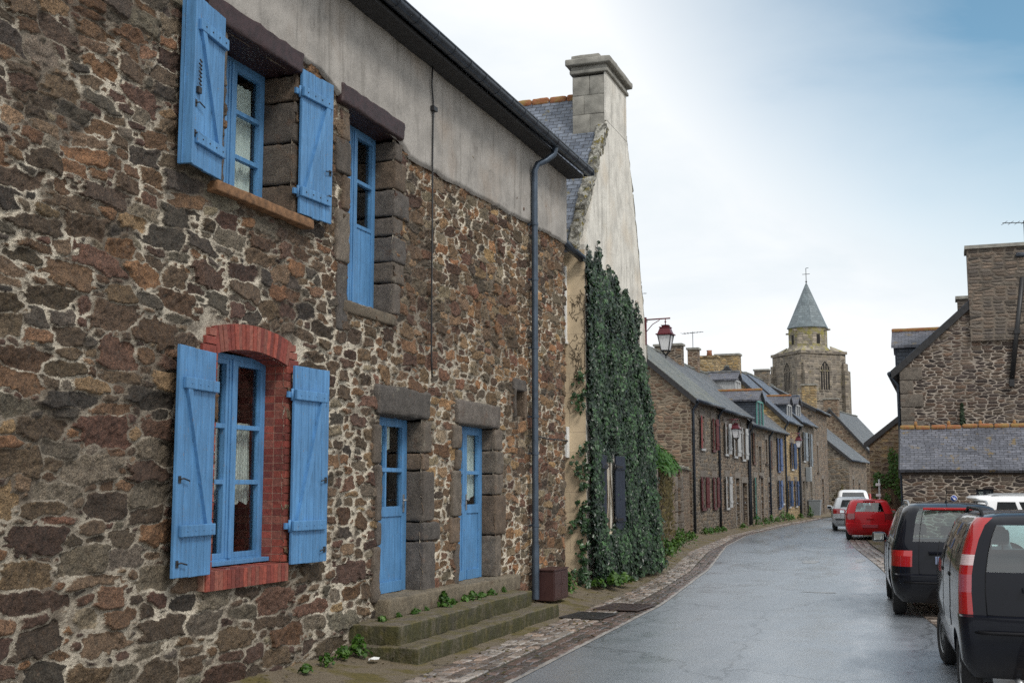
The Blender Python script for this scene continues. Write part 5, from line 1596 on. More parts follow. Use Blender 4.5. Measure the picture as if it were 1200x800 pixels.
def house(name, label, P0, P1, depth, eave, ridge, wallm, roofm='slate_row', gablem=None, ops=(), chim=(), dorm=(), pipes=(), over=0.22, side='L', ridge_m=None, base=0.0, verge=0.08, surround='block', rv=0.5, cat='house', gut=True):
    """terraced house. P0 -> P1 runs along its front; local y points into the house, local -y is the street"""
    dx, dy = P1[0] - P0[0], P1[1] - P0[1]
    W = math.hypot(dx, dy)
    t = thing(name, label, cat, (P0[0], P0[1], base), math.atan2(dy, dx))
    yr = depth * rv
    holes = [o[:4] for o in ops]
    b = MB(); wall_face(b, 0, W, -0.1, eave, 0, holes, 0.22)
    b.build('front_wall', wallm, t)
    b = MB(); b.quad((W, depth, -0.1), (0, depth, -0.1), (0, depth, eave), (W, depth, eave)); b.build('back_wall', wallm, t)
    b = MB()
    b.add([(0, 0, -0.1), (0, depth, -0.1), (0, depth, eave), (0, yr, ridge), (0, 0, eave)], [(4, 3, 2, 1, 0)])
    b.build('gable_wall', gablem or wallm, t)
    b = MB()
    b.add([(W, 0, -0.1), (W, depth, -0.1), (W, depth, eave), (W, yr, ridge), (W, 0, eave)], [(0, 1, 2, 3, 4)])
    b.build('gable_wall', gablem or wallm, t)
    b = MB()
    th = 0.08
    sl = (ridge - eave) / yr; sl2 = (ridge - eave) / (depth - yr)
    nseg = max(2, int(W / 0.9)); sd_ = P0[1] * 0.37
    def sag(u, v): return 0.045 * mnoise.noise(Vector((u * 0.45 + sd_, v, 1.0))) + 0.02 * mnoise.noise(Vector((u * 1.3 + sd_, v * 2, 2.0)))
    for (ya, za, yb, zb) in ((-over, eave - over * sl, yr, ridge), (depth + over, eave - over * sl2, yr, ridge)):
        d = Vector((yb - ya, zb - za)); n = Vector((-d.y, d.x)).normalized() * th
        if n.y < 0: n = -n
        vs = []; fs = []; nv = 5
        for i in range(nseg + 1):
            u = -verge + (W + verge * 1.5) * i / nseg
            for k in range(nv + 1):
                q = k / nv; s_ = sag(u, 3.0 * q) if 0 < i < nseg else sag(u, 3.0 * q) * 0.3
                y_, z_ = ya + (yb - ya) * q, za + (zb - za) * q + 0.02 + s_
                vs += [(u, y_, z_), (u, y_ + n.x, z_ + n.y)]
        m = 2 * (nv + 1)
        for i in range(nseg):
            for k in range(nv):
                a_ = i * m + 2 * k
                fs += [(a_ + 1, a_ + m + 1, a_ + m + 3, a_ + 3), (a_, a_ + 2, a_ + m + 2, a_ + m)]
            a_ = i * m; fs += [(a_, a_ + m, a_ + m + 1, a_ + 1)]
        for i in (0, nseg):
            for k in range(nv):
                a_ = i * m + 2 * k; fs.append((a_, a_ + 1, a_ + 3, a_ + 2))
        if ya > yb: fs = [f[::-1] for f in fs]
        b.add(vs, fs)
    rf = b.build('roof', roofm, t)
    b = MB(); x_ = -verge
    while x_ < W:
        zq = ridge + sag(x_, 3.0) + random.uniform(-0.012, 0.012); b.rough((x_, yr - 0.13, zq + 0.03), (x_ + 0.38, yr + 0.13, zq + 0.16), 0.05, 0.01, 0.2, x_); x_ += 0.4
    b.build('ridge_tiles', ridge_m or 'slate_green', rf)
    for (xa, xb) in ((-verge - 0.03, -verge + 0.001), (W + verge * 0.5, W + verge * 0.5 + 0.03)):
        b = MB()
        y2 = depth + over; z1_ = eave - over * sl; z2_ = eave - over * sl2
        b.prism([(-over, z1_ - 0.13), (yr, ridge - 0.13), (y2, z2_ - 0.13), (y2, z2_ + 0.10), (yr, ridge + 0.10), (-over, z1_ + 0.10)], (xa, xb), 'x')
        b.build('verge_board', 'soffit', rf)
    if gut:
        b = MB(); zg = eave - over * sl + 0.03
        b.tube([(-verge, -over - 0.05, zg), (W, -over - 0.05, zg)], 0.07, 8)
        gt = b.build('gutter', 'zinc_dark', t)
        for u in pipes:
            b = MB(); b.tube([(u, -over - 0.05, zg), (u, -over + 0.02, zg - 0.14), (u, -0.07, zg - 0.32), (u, -0.06, zg - 0.5), (u, -0.06, 0.05)], 0.05, 8)
            b.build('drainpipe', 'zinc_dark', t)
    for o in ops:
        u0, u1, z0, z1, kind, fm = o[:6]
        sh = o[6] if len(o) > 6 else None
        if kind == 'w':
            b = MB(); f = 0.06; ya, yb = 0.12, 0.17
            um = (u0 + u1) / 2
            for (a, c, p, q) in ((u0, u0 + f, z0, z1), (u1 - f, u1, z0, z1), (u0 + f, u1 - f, z1 - f, z1), (u0 + f, u1 - f, z0, z0 + f), (um - 0.035, um + 0.035, z0 + f, z1 - f), (u0 + f, um - 0.035, (z0 + z1) / 2 - 0.02, (z0 + z1) / 2 + 0.02), (um + 0.035, u1 - f, (z0 + z1) / 2 - 0.02, (z0 + z1) / 2 + 0.02)):
                b.box((a, ya, p), (c, yb, q))
            b.box((u0 - 0.05, -0.06, z0 - 0.09), (u1 + 0.05, ya, z0))
            w = b.build('window', fm, t)
            b = MB(); b.box((u0 + 0.03, 0.142, z0 + 0.03), (u1 - 0.03, 0.147, z1 - 0.03)); b.build('pane', 'glass', w)
            b = MB(); b.box((u0 + 0.03, 0.2, z0 + 0.03), (u0 + (u1 - u0) * 0.42, 0.21, z1 - 0.03)); b.build('curtain', 'curtain', w)
        else:
            b = MB(); n = max(2, int((u1 - u0) / 0.2)); ww = (u1 - u0) / n
            for i in range(n):
                b.box((u0 + i * ww + 0.004, 0.13, z0), (u0 + (i + 1) * ww - 0.004, 0.18, z1 - 0.02))
            b.box((u0 + 0.01, 0.15, z0), (u1 - 0.01, 0.165, z1)); 
            for z in (z0 + 0.3, z0 + 1.2): b.box((u0 + 0.05, 0.10, z), (u1 - 0.05, 0.13, z + 0.12))
            dr = b.build('door', fm, t)
            b = MB(); b.lathe([(0.03, 0.05), (0.03, 0.1), (0.012, 0.1), (0.012, 0.13)], 8, (u1 - 0.12, 0, z0 + 1.0), 'y'); b.build('handle', 'metal', dr)
        if not surround: continue
        b = MB()
        f = random.uniform(0.8, 1.2); b.col = (0.20 * f, 0.175 * f, 0.15 * f)
        b.box((u0 - 0.17, -0.025, z0), (u0 - 0.001, 0.1, z1)); b.box((u1 + 0.001, -0.025, z0), (u1 + 0.17, 0.1, z1)); b.box((u0 - 0.22, -0.03, z1 + 0.001), (u1 + 0.22, 0.1, z1 + 0.26))
        b.build('window_surround' if kind == 'w' else 'door_surround', surround, t)
        if sh:
            for s_ in (sh[1] if len(sh) > 1 else 'LR'):
                sw = (u1 - u0) / 2 + 0.02
                b = MB()
                b.M = Matrix.Translation((u0 if s_ == 'L' else u1, -0.05, 0)) @ Matrix.Rotation(R(random.uniform(4, 16)) * (1 if s_ == 'L' else -1), 4, 'Z')
                sg = -1 if s_ == 'L' else 1
                for i in range(3):
                    b.box((sg * (i * sw / 3 + 0.004), -0.035, z0), (sg * ((i + 1) * sw / 3 - 0.004), 0, z1))
                for z in (z0 + (z1 - z0) * 0.18, z0 + (z1 - z0) * 0.82):
                    b.box((0.0, -0.055, z - 0.05), (sg * sw, -0.035, z + 0.05))
                b.build('shutter', sh[0], t)
    for (u, v, cw, cd, zt, cm, cap) in chim:
        b = MB(); zb = ridge - 0.8 - abs(v - yr) * sl - cd * 0.5
        b.box((u - cw / 2, v - cd / 2, zb), (u + cw / 2, v + cd / 2, zt))
        c = b.build('chimney', cm, rf)
        b = MB(); b.box((u - cw / 2 - 0.06, v - cd / 2 - 0.06, zt), (u + cw / 2 + 0.06, v + cd / 2 + 0.06, zt + 0.1)); b.build('chimney_cap', 'chim_stone' if cap != 'pot' else cm, c)
        if cap == 'pot':
            b = MB(); b.lathe([(0.16, zt + 0.1), (0.13, zt + 0.35), (0.16, zt + 0.42)], 12, (u, v, 0)); b.build('chimney_pot', 'terracotta', c)
    for (u0, u1, v0, v1, z0, z1, cheek, frm, rm) in dorm:
        b = MB(); b.box((u0, v0, z0), (u1, v1, z1))
        d = b.build('dormer', cheek, rf)
        b = MB(); f = 0.09
        for (a, c, p, q) in ((u0 - 0.02, u0 + f, z0, z1), (u1 - f, u1 + 0.02, z0, z1), (u0 + f, u1 - f, z1 - f, z1), (u0 + f, u1 - f, z0, z0 + f), ((u0 + u1) / 2 - 0.04, (u0 + u1) / 2 + 0.04, z0 + f, z1 - f)):
            b.box((a, v0 - 0.05, p), (c, v0 - 0.003, q))
        b.build('dormer_window', frm, d)
        b = MB(); um = (u0 + u1) / 2; zr = z1 + (u1 - u0) * 0.28
        for sgn, ue in ((1, u0 - 0.12), (-1, u1 + 0.12)):
            b.prism([(ue, z1 - 0.05), (um, zr), (um, zr + 0.07), (ue, z1 + 0.03)], (v0 - 0.15, v1), 'y')
        b.prism([(u0, z1), (u1, z1), (um, zr)], (v0 - 0.02, v1 - 0.01), 'y')
        b.build('dormer_roof', 'slate_lich', d)
        b = MB(); b.rough((um - 0.09, v0 - 0.16, zr + 0.02), (um + 0.09, v1, zr + 0.14), 0.04, 0.01, 0.2, 2); b.build('dormer_ridge', rm, d)
    return t

def fl(Y):
    """front line of the left-hand row"""
    return (-8.9 + 0.0362 * (Y - 44.5), Y)
BL = 0.12
house('terraced_house', 'stone house with maroon shutters and a broad gable beyond the ivy', fl(44.5), fl(49.3), 7.2, 5.15, 8.2, 'stone_grey', 'slate_green', 'stone_red', base=BL,
      ops=[(1.55, 2.15, 0.95, 2.15, 'w', 'maroon', ('maroon', 'LR')), (3.62, 4.12, 0.95, 2.15, 'w', 'maroon', ('maroon', 'LR')), (1.6, 2.2, 3.25, 4.5, 'w', 'white_paint', ('pink_maroon', 'L')), (3.6, 4.1, 3.25, 4.5, 'w', 'maroon', ('maroon', 'LR'))],
      chim=[(4.6, 3.6, 0.7, 1.1, 8.75, 'stone_stack', 'cap')], pipes=[0.18, 4.72])
house('terraced_house', 'stone house with white shutters between the maroon shutters and the slate dormer', fl(49.34), fl(55.7), 6.6, 5.05, 7.7, 'stone_brown', 'slate_row', base=BL,
      ops=[(1.15, 1.75, 3.15, 4.45, 'w', 'white_paint', ('white_paint', 'LR')), (3.0, 3.7, 3.1, 4.4, 'w', 'white_paint', ('white_paint', 'LR')), (4.85, 5.5, 3.0, 4.4, 'w', 'white_paint', ('white_paint', 'LR')), (1.15, 1.75, 0.9, 2.2, 'w', 'white_paint', ('white_paint', 'LR')), (3.3, 4.1, 0.05, 2.15, 'd', 'grey_blue_door'), (4.75, 5.85, 0.05, 1.95, 'd', 'old_wood')],
      chim=[(4.6, 3.2, 0.55, 1.25, 8.2, 'stone_brown', 'cap')], pipes=[6.2])
house('terraced_house', 'low stone house with slate dormer, teal shutter and brown shutters', fl(55.74), fl(65.9), 6.4, 4.75, 7.5, 'stone_brown', 'slate_row', base=BL,
      ops=[(1.1, 1.7, 2.9, 4.3, 'w', 'brown_paint', ('brown_paint', 'L')), (2.6, 3.2, 2.3, 3.7, 'w', 'old_wood'), (4.4, 5.0, 2.9, 4.1, 'w', 'old_wood'), (5.8, 6.4, 2.8, 4.1, 'w', 'brown_paint', ('brown_paint', 'L')), (8.0, 8.6, 2.6, 4.3, 'w', 'blue_far', ('blue_far', 'LR')),
           (1.25, 1.85, 0.4, 2.2, 'w', 'teal', ('teal', 'L')), (2.9, 3.6, 0.05, 2.2, 'd', 'brown_paint'), (4.9, 5.7, 0.05, 2.0, 'd', 'blue_far'), (7.9, 8.5, 0.7, 2.1, 'w', 'blue_far', ('blue_far', 'LR')), (9.2, 9.7, 0.9, 1.9, 'w', 'white_paint')],
      chim=[(3.1, 3.2, 0.55, 0.5, 8.55, 'stone_red', 'cap'), (7.6, 3.4, 0.9, 0.9, 8.6, 'stone_gold', 'pot')],
      dorm=[(1.4, 3.1, -0.15, 2.5, 4.55, 5.85, 'slate_dark', 'teal', 'ridge'), (5.2, 6.6, 1.6, 3.2, 6.1, 7.2, 'white_paint', 'white_paint', 'slate_row')], pipes=[0.1, 5.4])
house('terraced_house', 'golden stone house with blue shutters and golden gable chimney', fl(65.94), fl(71.0), 6.0, 5.45, 8.3, 'stone_gold', 'slate', 'stone_gold', base=BL,
      ops=[(2.2, 3.0, 2.75, 4.2, 'w', 'white_paint', ('blue_dark', 'LR')), (1.0, 1.6, 0.7, 2.1, 'w', 'white_paint', ('blue_dark', 'LR')), (3.4, 4.0, 0.7, 2.1, 'w', 'white_paint', ('blue_dark', 'LR'))],
      chim=[(0.35, 3.0, 0.7, 1.3, 9.0, 'stone_gold', 'cap')], dorm=[(2.5, 4.1, 0.2, 2.3, 5.5, 6.4, 'slate_dark', 'white_paint', 'ridge')], pipes=[0.12, 4.95])
house('terraced_house', 'grey stone house with a dormer and tall pale shutters beyond the golden house', fl(71.04), fl(77.4), 6.0, 5.65, 8.4, 'stone_grey', 'slate', base=BL,
      ops=[(1.7, 2.5, 3.3, 5.0, 'w', 'white_paint', ('grey_blue_door', 'LR')), (4.2, 4.8, 3.0, 5.0, 'w', 'white_paint', ('grey_blue_door', 'LR')), (1.2, 2.1, 0.05, 2.1, 'd', 'grey_door'), (4.2, 5.2, 0.05, 2.4, 'd', 'old_wood')],
      chim=[(5.8, 3.0, 0.7, 0.9, 9.1, 'stone_grey', 'cap')], dorm=[(0.7, 2.3, 0.2, 2.3, 5.7, 6.6, 'slate_dark', 'white_paint', 'slate')], pipes=[0.12])
house('stone_house', 'plain tall brown stone house before the church with a narrow doorway', fl(77.44), (-7.45, 84.0), 7.0, 6.7, 8.6, 'stone_brown', 'slate_row', base=0.1,
      ops=[(1.3, 1.9, 2.7, 4.4, 'w', 'old_wood'), (3.2, 4.1, 0.05, 2.3, 'd', 'brown_paint')], chim=[(3.0, 0.6, 0.5, 0.9, 8.4, 'stone_gold', 'cap')])
house('stone_house', 'small stone house with a steep lean-to slate roof below the tower', (-6.6, 91.0), (-5.9, 100.0), 5.0, 3.9, 7.2, 'stone_brown', 'slate_row', 'stone_grey', base=0.05, rv=0.78,
      ops=[(1.5, 2.2, 1.2, 2.4, 'w', 'white_paint'), (4.5, 5.3, 0.05, 2.1, 'd', 'brown_paint')])
house('stone_house', 'reddish stone house closing the far end of the street', (-5.75, 104.0), (-4.4, 116.0), 6.5, 4.6, 8.3, 'stone_red', 'slate_row', 'stone_red', base=0.05,
      ops=[(1.5, 2.2, 2.7, 3.9, 'w', 'white_paint', ('maroon', 'LR')), (4.5, 5.3, 0.05, 2.1, 'd', 'brown_paint')], chim=[(0.5, 3.2, 0.8, 1.2, 9.2, 'stone_red', 'cap')])
# lamps further along the row
lamp('maroon wall lantern between the white shutters, second along the street', *fl(50.9), 4.72, 0.42, R(-2), 1.0)
lamp('maroon wall lantern above the blue shutters of the golden house', *fl(68.4), 4.85, 0.42, R(-2), 1.0)

# courtyard wall between the ivy house and the row
P0, P1 = (-6.42, 26.0), (-8.95, 44.35)
cw = thing('courtyard_wall', 'rough stone courtyard wall with two dark openings beyond the ivy', 'wall', (*P0, 0.14), math.atan2(P1[1] - P0[1], P1[0] - P0[0]))
W = math.hypot(P1[0] - P0[0], P1[1] - P0[1])
b = MB()
hs = [(1.9, 4.3, -0.1, 2.1), (11.6, 13.6, -0.1, 2.25)]
wall_face(b, 0, W, -0.1, 2.35, 0, [h for h in hs], 0.4)
b.quad((0, 0.4, -0.1), (0, 0.4, 2.35), (W, 0.4, 2.35), (W, 0.4, -0.1)); b.quad((0, 0, 2.35), (W, 0, 2.35), (W, 0.4, 2.35), (0, 0.4, 2.35)); b.quad((0, 0, -0.1), (0, 0, 2.35), (0, 0.4, 2.35), (0, 0.4, -0.1))
b.build('wall', 'stone_red', cw)
b = MB(); b.smooth = True
for (u0, u1) in ((1.5, 1.9), (4.3, 4.62), (11.1, 11.6), (13.6, 14.1)):
    z = -0.1
    while z < 2.1:
        h = random.uniform(0.28, 0.45); f = random.uniform(0.7, 1.2); b.col = (0.19 * f, 0.165 * f, 0.14 * f)
        b.rough((u0, -0.06, z), (u1, 0.35, min(2.25, z + h) - 0.015), 0.03, 0.012, 0.12, z + u0); z += h
b.build('quoin', 'block', cw)
b = MB()
x_ = 0.0
while x_ < W - 0.3:
    b.rough((x_, -0.07, 2.34), (x_ + 0.55, 0.47, 2.46), 0.04, 0.03, 0.14, x_); x_ += 0.56
b.build('coping', 'lichen', cw)
for (u0, u1, zt, lb, mt) in ((1.92, 4.28, 2.08, 'dark wooden gate in the courtyard wall beside the ivy', 'old_wood'), (11.62, 13.58, 2.22, 'dark panelled gate in the courtyard wall near the maroon shutters', 'grey_door')):
    gtt = thing('gate', lb, 'gate', cw.matrix_basis @ Vector(((u0 + u1) / 2, 0.25, -0.14)), cw.rotation_euler[2])
    gtt.location = Vector((P0[0], P0[1], 0.14)) + Matrix.Rotation(cw.rotation_euler[2], 3, 'Z') @ Vector(((u0 + u1) / 2, 0.25, -0.1))
    n = 8; ww = (u1 - u0) / n
    b = MB()
    for i in range(n):
        b.box((-(u1 - u0) / 2 + i * ww + 0.004, -0.02, 0), (-(u1 - u0) / 2 + (i + 1) * ww - 0.004, 0.02, zt), 0.004)
    b.build('board', mt, gtt)
    b = MB()
    for z in (0.3, zt - 0.35): b.box((-(u1 - u0) / 2 + 0.02, -0.05, z), ((u1 - u0) / 2 - 0.02, -0.02, z + 0.12), 0.004)
    b.build('rail', mt, gtt)
    b = MB(); b.tube([(0.5, -0.05, 1.0), (0.5, -0.1, 1.0), (0.62, -0.1, 1.0)], 0.012, 6); b.build('handle', 'iron', gtt)

# ------------------------------------------------------------------ church
CH = thing('church', 'stone church tower with octagonal lantern and slate spire closing the view', 'church', (-13.3, 131, -0.2), R(40))
def rotp(s, z): return [(-s, -s, z), (s, -s, z), (s, s, z), (-s, s, z)]
b = MB()
def frust(b, s0, z0, s1, z1):
    b.add(rotp(s0, z0) + rotp(s1, z1), [(0, 1, 5, 4), (1, 2, 6, 5), (2, 3, 7, 6), (3, 0, 4, 7), (4, 5, 6, 7), (3, 2, 1, 0)])
b.box((-2.75, -2.75, -0.5), (2.75, 2.75, 16.0))
tw = b.build('tower', 'stone_church', CH)
b = MB(); b.box((-2.88, -2.88, 16.0), (2.88, 2.88, 16.3)); b.box((-2.84, -2.84, 11.0), (2.84, 2.84, 11.22)); b.build('cornice', 'stone_church', tw)
b = MB()
for sx in (-1, 1):
    for sy in (-1, 1):
        for (ax_) in (0, 1):
            p0 = [(sx * 2.2, sy * 2.7), (sx * 2.75, sy * 3.3)] if ax_ == 0 else [(sx * 2.7, sy * 2.2), (sx * 3.3, sy * 2.75)]
            b.box((p0[0][0], p0[0][1], -0.5), (p0[1][0], p0[1][1], 14.2))
            q = [(sx * 2.25, sy * 2.7), (sx * 2.7, sy * 3.05)] if ax_ == 0 else [(sx * 2.7, sy * 2.25), (sx * 3.05, sy * 2.7)]
            b.box((q[0][0], q[0][1], 14.2), (q[1][0], q[1][1], 15.0))
b.build('buttress', 'stone_church', tw)
def octa(r, z): return [(r * math.cos(R(22.5 + 45 * k)), r * math.sin(R(22.5 + 45 * k)), z) for k in range(8)]
b = MB()
b.add(rotp(2.7, 16.3) + octa(2.0, 17.3), [(0, 1, 13, 12), (1, 15, 14), (1, 14, 13), (0, 12, 11), (1, 2, 8, 15), (2, 9, 8), (2, 3, 10, 9), (3, 11, 10), (3, 0, 11)]) if False else None
b.prism([p[:2] for p in octa(2.62, 0)], (16.29, 16.42), 'z')
v = octa(2.62, 16.42) + octa(2.08, 16.95)
b.add(v, [(k, (k + 1) % 8, 8 + (k + 1) % 8, 8 + k) for k in range(8)])
b.prism([p[:2] for p in octa(2.07, 0)], (16.95, 19.0), 'z')
for sx in (-1, 1):
    for sy in (-1, 1):
        b.add([(sx * 2.7, sy * 2.7, 16.3), (sx * 2.7, sy * 0.9, 16.3), (sx * 0.9, sy * 2.7, 16.3), (sx * 1.6, sy * 1.6, 17.0)], [(0, 1, 3), (0, 3, 2), (1, 2, 3)])
lt = b.build('lantern_stage', 'stone_church_moss', tw)
b = MB()
for k in range(0, 8, 2):
    a = R(45 * k); rr = 1.90
    b.M = Matrix.Rotation(a, 4, 'Z')
    b.box((rr - 0.1, -0.2, 17.2), (rr + 0.03, 0.2, 18.2))
b.build('lantern_window', 'dark', lt)
b = MB()
v = octa(2.22, 19.0) + octa(2.0, 19.45) + octa(0.05, 24.0)
b.add(octa(2.22, 18.95) + v, [(8 * j + k, 8 * j + (k + 1) % 8, 8 * (j + 1) + (k + 1) % 8, 8 * (j + 1) + k) for j in range(3) for k in range(8)] + [list(range(8))[::-1], list(range(24, 32))])
sp = b.build('spire', 'slate_spire', tw)
b = MB(); b.tube([(0, 0, 23.9), (0, 0, 25.6)], 0.035, 6); b.tube([(-0.28, 0.28, 24.95), (0.28, -0.28, 24.95)], 0.03, 6); b.lathe([(0.0, 24.0), (0.13, 24.12), (0.0, 24.25)], 8); b.tube([(0, 0, 25.6), (0.2, -0.2, 25.62)], 0.03, 5)
b.build('cross', 'iron', sp)
b = MB()
for a in (0, 90, 180, 270):
    b.M = Matrix.Rotation(R(a + 22.5), 4, 'Z'); b.box((2.0, -0.09, 18.55), (2.75, 0.09, 18.72))
b.build('gargoyle', 'stone_church', lt)
def pointed(w, z0, z1, n=8):
    """pointed arch outline in (y, z)"""
    sp_ = z1 - w * 0.95
    pts = [(-w / 2, z0), (w / 2, z0)]
    for i in range(n + 1):
        a = R(60) * i / n
        pts.append((w / 2 - w * (1 - math.cos(a)), sp_ + w * 1.1 * math.sin(a)))
    for i in range(n, -1, -1):
        a = R(60) * i / n
        pts.append((-w / 2 + w * (1 - math.cos(a)), sp_ + w * 1.1 * math.sin(a)))
    out = []
    for p in pts:
        if not out or math.hypot(p[0] - out[-1][0], p[1] - out[-1][1]) > 1e-4: out.append(p)
    return out
for ang in (0, 90, 180, 270):
    for (yo, w_, z0, z1, big) in ((0.1, 1.1, 12.2, 15.2, True), (-1.3, 0.8, 8.0, 10.6, False), (0.1, 0.8, 8.0, 10.6, False), (1.4, 0.8, 8.0, 10.6, False)):
        Mx = Matrix.Rotation(R(ang), 4, 'Z') @ Matrix.Translation((0, yo, 0))
        o = pointed(w_ + 0.3, z0 - 0.15, z1 + 0.2); i_ = pointed(w_, z0, z1)
        b = MB(); b.M = Mx
        n = min(len(o), len(i_))
        X1 = 2.80
        vs = [(X1, *p) for p in o[:n]] + [(X1, *p) for p in i_[:n]] + [(2.74, *p) for p in i_[:n]] + [(2.74, *p) for p in o[:n]]
        fs = []
        for k in range(n):
            m = (k + 1) % n
            fs += [(k, m, n + m, n + k), (n + k, n + m, 2 * n + m, 2 * n + k), (3 * n + k, 3 * n + m, m, k)]
        b.add(vs, fs)
        if big:
            for yy in (-0.28, 0.0, 0.28):
                b.box((2.762, yy - 0.05, z0), (2.79, yy + 0.05, z1 - 0.5 + (0.3 if yy == 0 else 0)))
            b.box((2.762, -w_ / 2 + 0.03, z1 - 1.05), (2.79, w_ / 2 - 0.03, z1 - 0.93))
        wd = b.build('belfry_window' if big else 'blind_arch', 'stone_church', tw)
        b = MB(); b.M = Mx
        pl = i_[:n]
        b.add([(2.757, *p) for p in pl], [list(range(len(pl)))])
        b.build('louvre', 'dark' if big else 'stone_church', wd)
nv = house('church_nave', 'long steep church roof running down behind the tower', (-7.4, 134.5), (-9.2, 160.0), 10.0, 5.6, 12.6, 'stone_church', 'slate_row', 'stone_church', base=-0.1, cat='church nave', gut=False)

# ------------------------------------------------------------------ right-hand side
rh = house('stone_house', 'big stone house on the right with broad gable, wide chimney stack and dormer', (-1.12, 47.0), (-1.12, 36.5), 6.8, 5.35, 8.35, 'stone_far', 'slate_dark', 'stone_far', base=0.0, over=0.24, verge=0.1, ridge_m='slate_dark',
           chim=[(10.1, 3.45, 1.0, 2.95, 8.70, 'stone_stack', 'cap'), (4.2, 2.2, 0.7, 0.9, 8.15, 'stone_stack', 'cap')],
           dorm=[(6.9, 8.8, -0.12, 1.4, 5.4, 6.15, 'slate_dark', 'navy', 'ridge')], pipes=[10.35])
b = MB()
for k in range(14):
    z = -0.1 + k * 0.39; w_ = 0.62 if k % 2 else 0.36
    f = random.uniform(0.75, 1.15); b.col = (0.17 * f, 0.145 * f, 0.12 * f)
    b.rough((10.2, -0.012, z), (10.53, w_, z + 0.375), 0.02, 0.01, 0.2, z)
b.build('quoin', 'block', rh)
b = MB(); b.tube([(10.57, 3.0, 4.85), (10.58, 3.42, 7.8)], 0.07, 10); b.box((10.5, 2.93, 4.7), (10.66, 3.07, 4.9), 0.01); b.box((10.5, 3.13, 6.2), (10.66, 3.29, 6.3)); b.build('flue_pipe', 'iron', rh)

ob = house('outbuilding', 'low stone outbuilding with lichened slate roof and orange ridge tiles', (-1.05, 33.0), (7.5, 33.0), 3.2, 2.32, 3.42, 'stone_far', 'slate_lich', 'stone_far', base=0.0, over=0.1, verge=0.06, ridge_m='ridge', gut=False,
           ops=[(1.78, 2.2, 1.45, 1.84, 'w', 'navy')], pipes=[], cat='outbuilding', surround=None)
b = MB()
for u in (0.35, 1.2, 2.0, 2.85, 4.4, 5.2):
    b.lathe([(0.0, 3.68), (0.035, 3.66), (0.055, 3.52)], 8, (u, 1.6, 0))
b.build('ridge_finial', 'ridge', ob)
b = MB(); b.box((-0.03, -0.03, 2.2), (8.5, 0.0, 2.32)); b.build('wall_plate', 'old_wood', ob)
# lean-to beside the big house, its wall overgrown
lo = thing('lean_to', 'stone lean-to with mossy gable and slate verge behind the red hatchback', 'lean-to', (-1.6, 48.5, 0))
b = MB(); b.M = Matrix.Translation((1.6, -48.5, 0))
b.prism([(-2.72, -0.1), (-0.6, -0.1), (-0.6, 5.25), (-2.72, 3.58)], (48.5, 56.0), 'y'); b.build('wall', 'stone_wall_moss', lo)
b = MB(); b.M = Matrix.Translation((1.6, -48.5, 0)); b.prism([(-2.9, 3.49), (-0.6, 5.30), (-0.6, 5.39), (-2.9, 3.58)], (48.42, 56.1), 'y'); b.build('roof', 'slate_row', lo)
b = MB(); b.M = Matrix.Translation((1.6, -48.5, 0)); b.prism([(-2.92, 3.34), (-0.6, 5.17), (-0.6, 5.40), (-2.92, 3.58)], (48.38, 48.42), 'y'); b.build('verge_board', 'soffit', lo)
# ------------------------------------------------------------------ cars
RT = [-1, -0.84, -0.7, -0.35, 0, 0.35, 0.7, 0.84, 1]
def ring(lv, FS):
    """outline of the body at one height; returns points and their (segment, index)"""
    z, xr, xf, w, rr, rf, br, bf = lv
    P = []; T = []
    for i, t in enumerate(RT):
        P.append((xr + br * t * t, t * (w - rr), z)); T.append(('rear', i))
    cx, cy = xr + br + rr, w - rr
    for k in range(1, 4):
        a = R(90 * k / 4); P.append((cx - rr * math.cos(a), cy + rr * math.sin(a), z)); T.append(('rcl', k))
    x0, x1 = xr + br + rr, xf - bf - rf
    for i, s in enumerate(FS):
        P.append((x0 + (x1 - x0) * s, w + 0.012 * (1 - (2 * s - 1) ** 2), z)); T.append(('left', i))
    cx = x1
    for k in range(1, 4):
        a = R(90 * k / 4); P.append((cx + rf * math.sin(a), w - rf + rf * math.cos(a), z)); T.append(('fcl', k))
    for i, t in enumerate(RT):
        P.append((xf - bf * t * t, -t * (w - rf), z)); T.append(('front', i))
    for k in range(1, 4):
        a = R(90 * k / 4); P.append((cx + rf * math.cos(a), -(w - rf) - rf * math.sin(a), z)); T.append(('fcr', k))
    for i, s in enumerate(FS[::-1]):
        P.append((x0 + (x1 - x0) * s, -(w + 0.012 * (1 - (2 * s - 1) ** 2)), z)); T.append(('right', i))
    cx = xr + br + rr
    for k in range(1, 4):
        a = R(90 * k / 4); P.append((cx - rr * math.sin(a), -cy - rr * math.cos(a), z)); T.append(('rcr', k))
    return P, T

def split_parts(me, names, parent, yshift=None):
    """one mesh per material slot, left and right apart where asked"""
    out = []
    for k, (nm, mt, lr) in enumerate(names):
        for side in ((1, -1) if lr else (0,)):
            bm = bmesh.new(); bm.from_mesh(me)
            dead = [f for f in bm.faces if f.material_index != k or (side and f.calc_center_median().y * side < 0)]
            bmesh.ops.delete(bm, geom=dead, context='FACES')
            if not bm.faces:
                bm.free(); continue
            for f in bm.faces: f.material_index = 0; f.smooth = True
            m2 = bpy.data.meshes.new(nm); bm.to_mesh(m2); bm.free()
            m2.materials.append(M[mt]); auto_uv(m2); m2.set_sharp_from_angle(angle=R(38))
            out.append(link(nm, m2, parent))
    return out

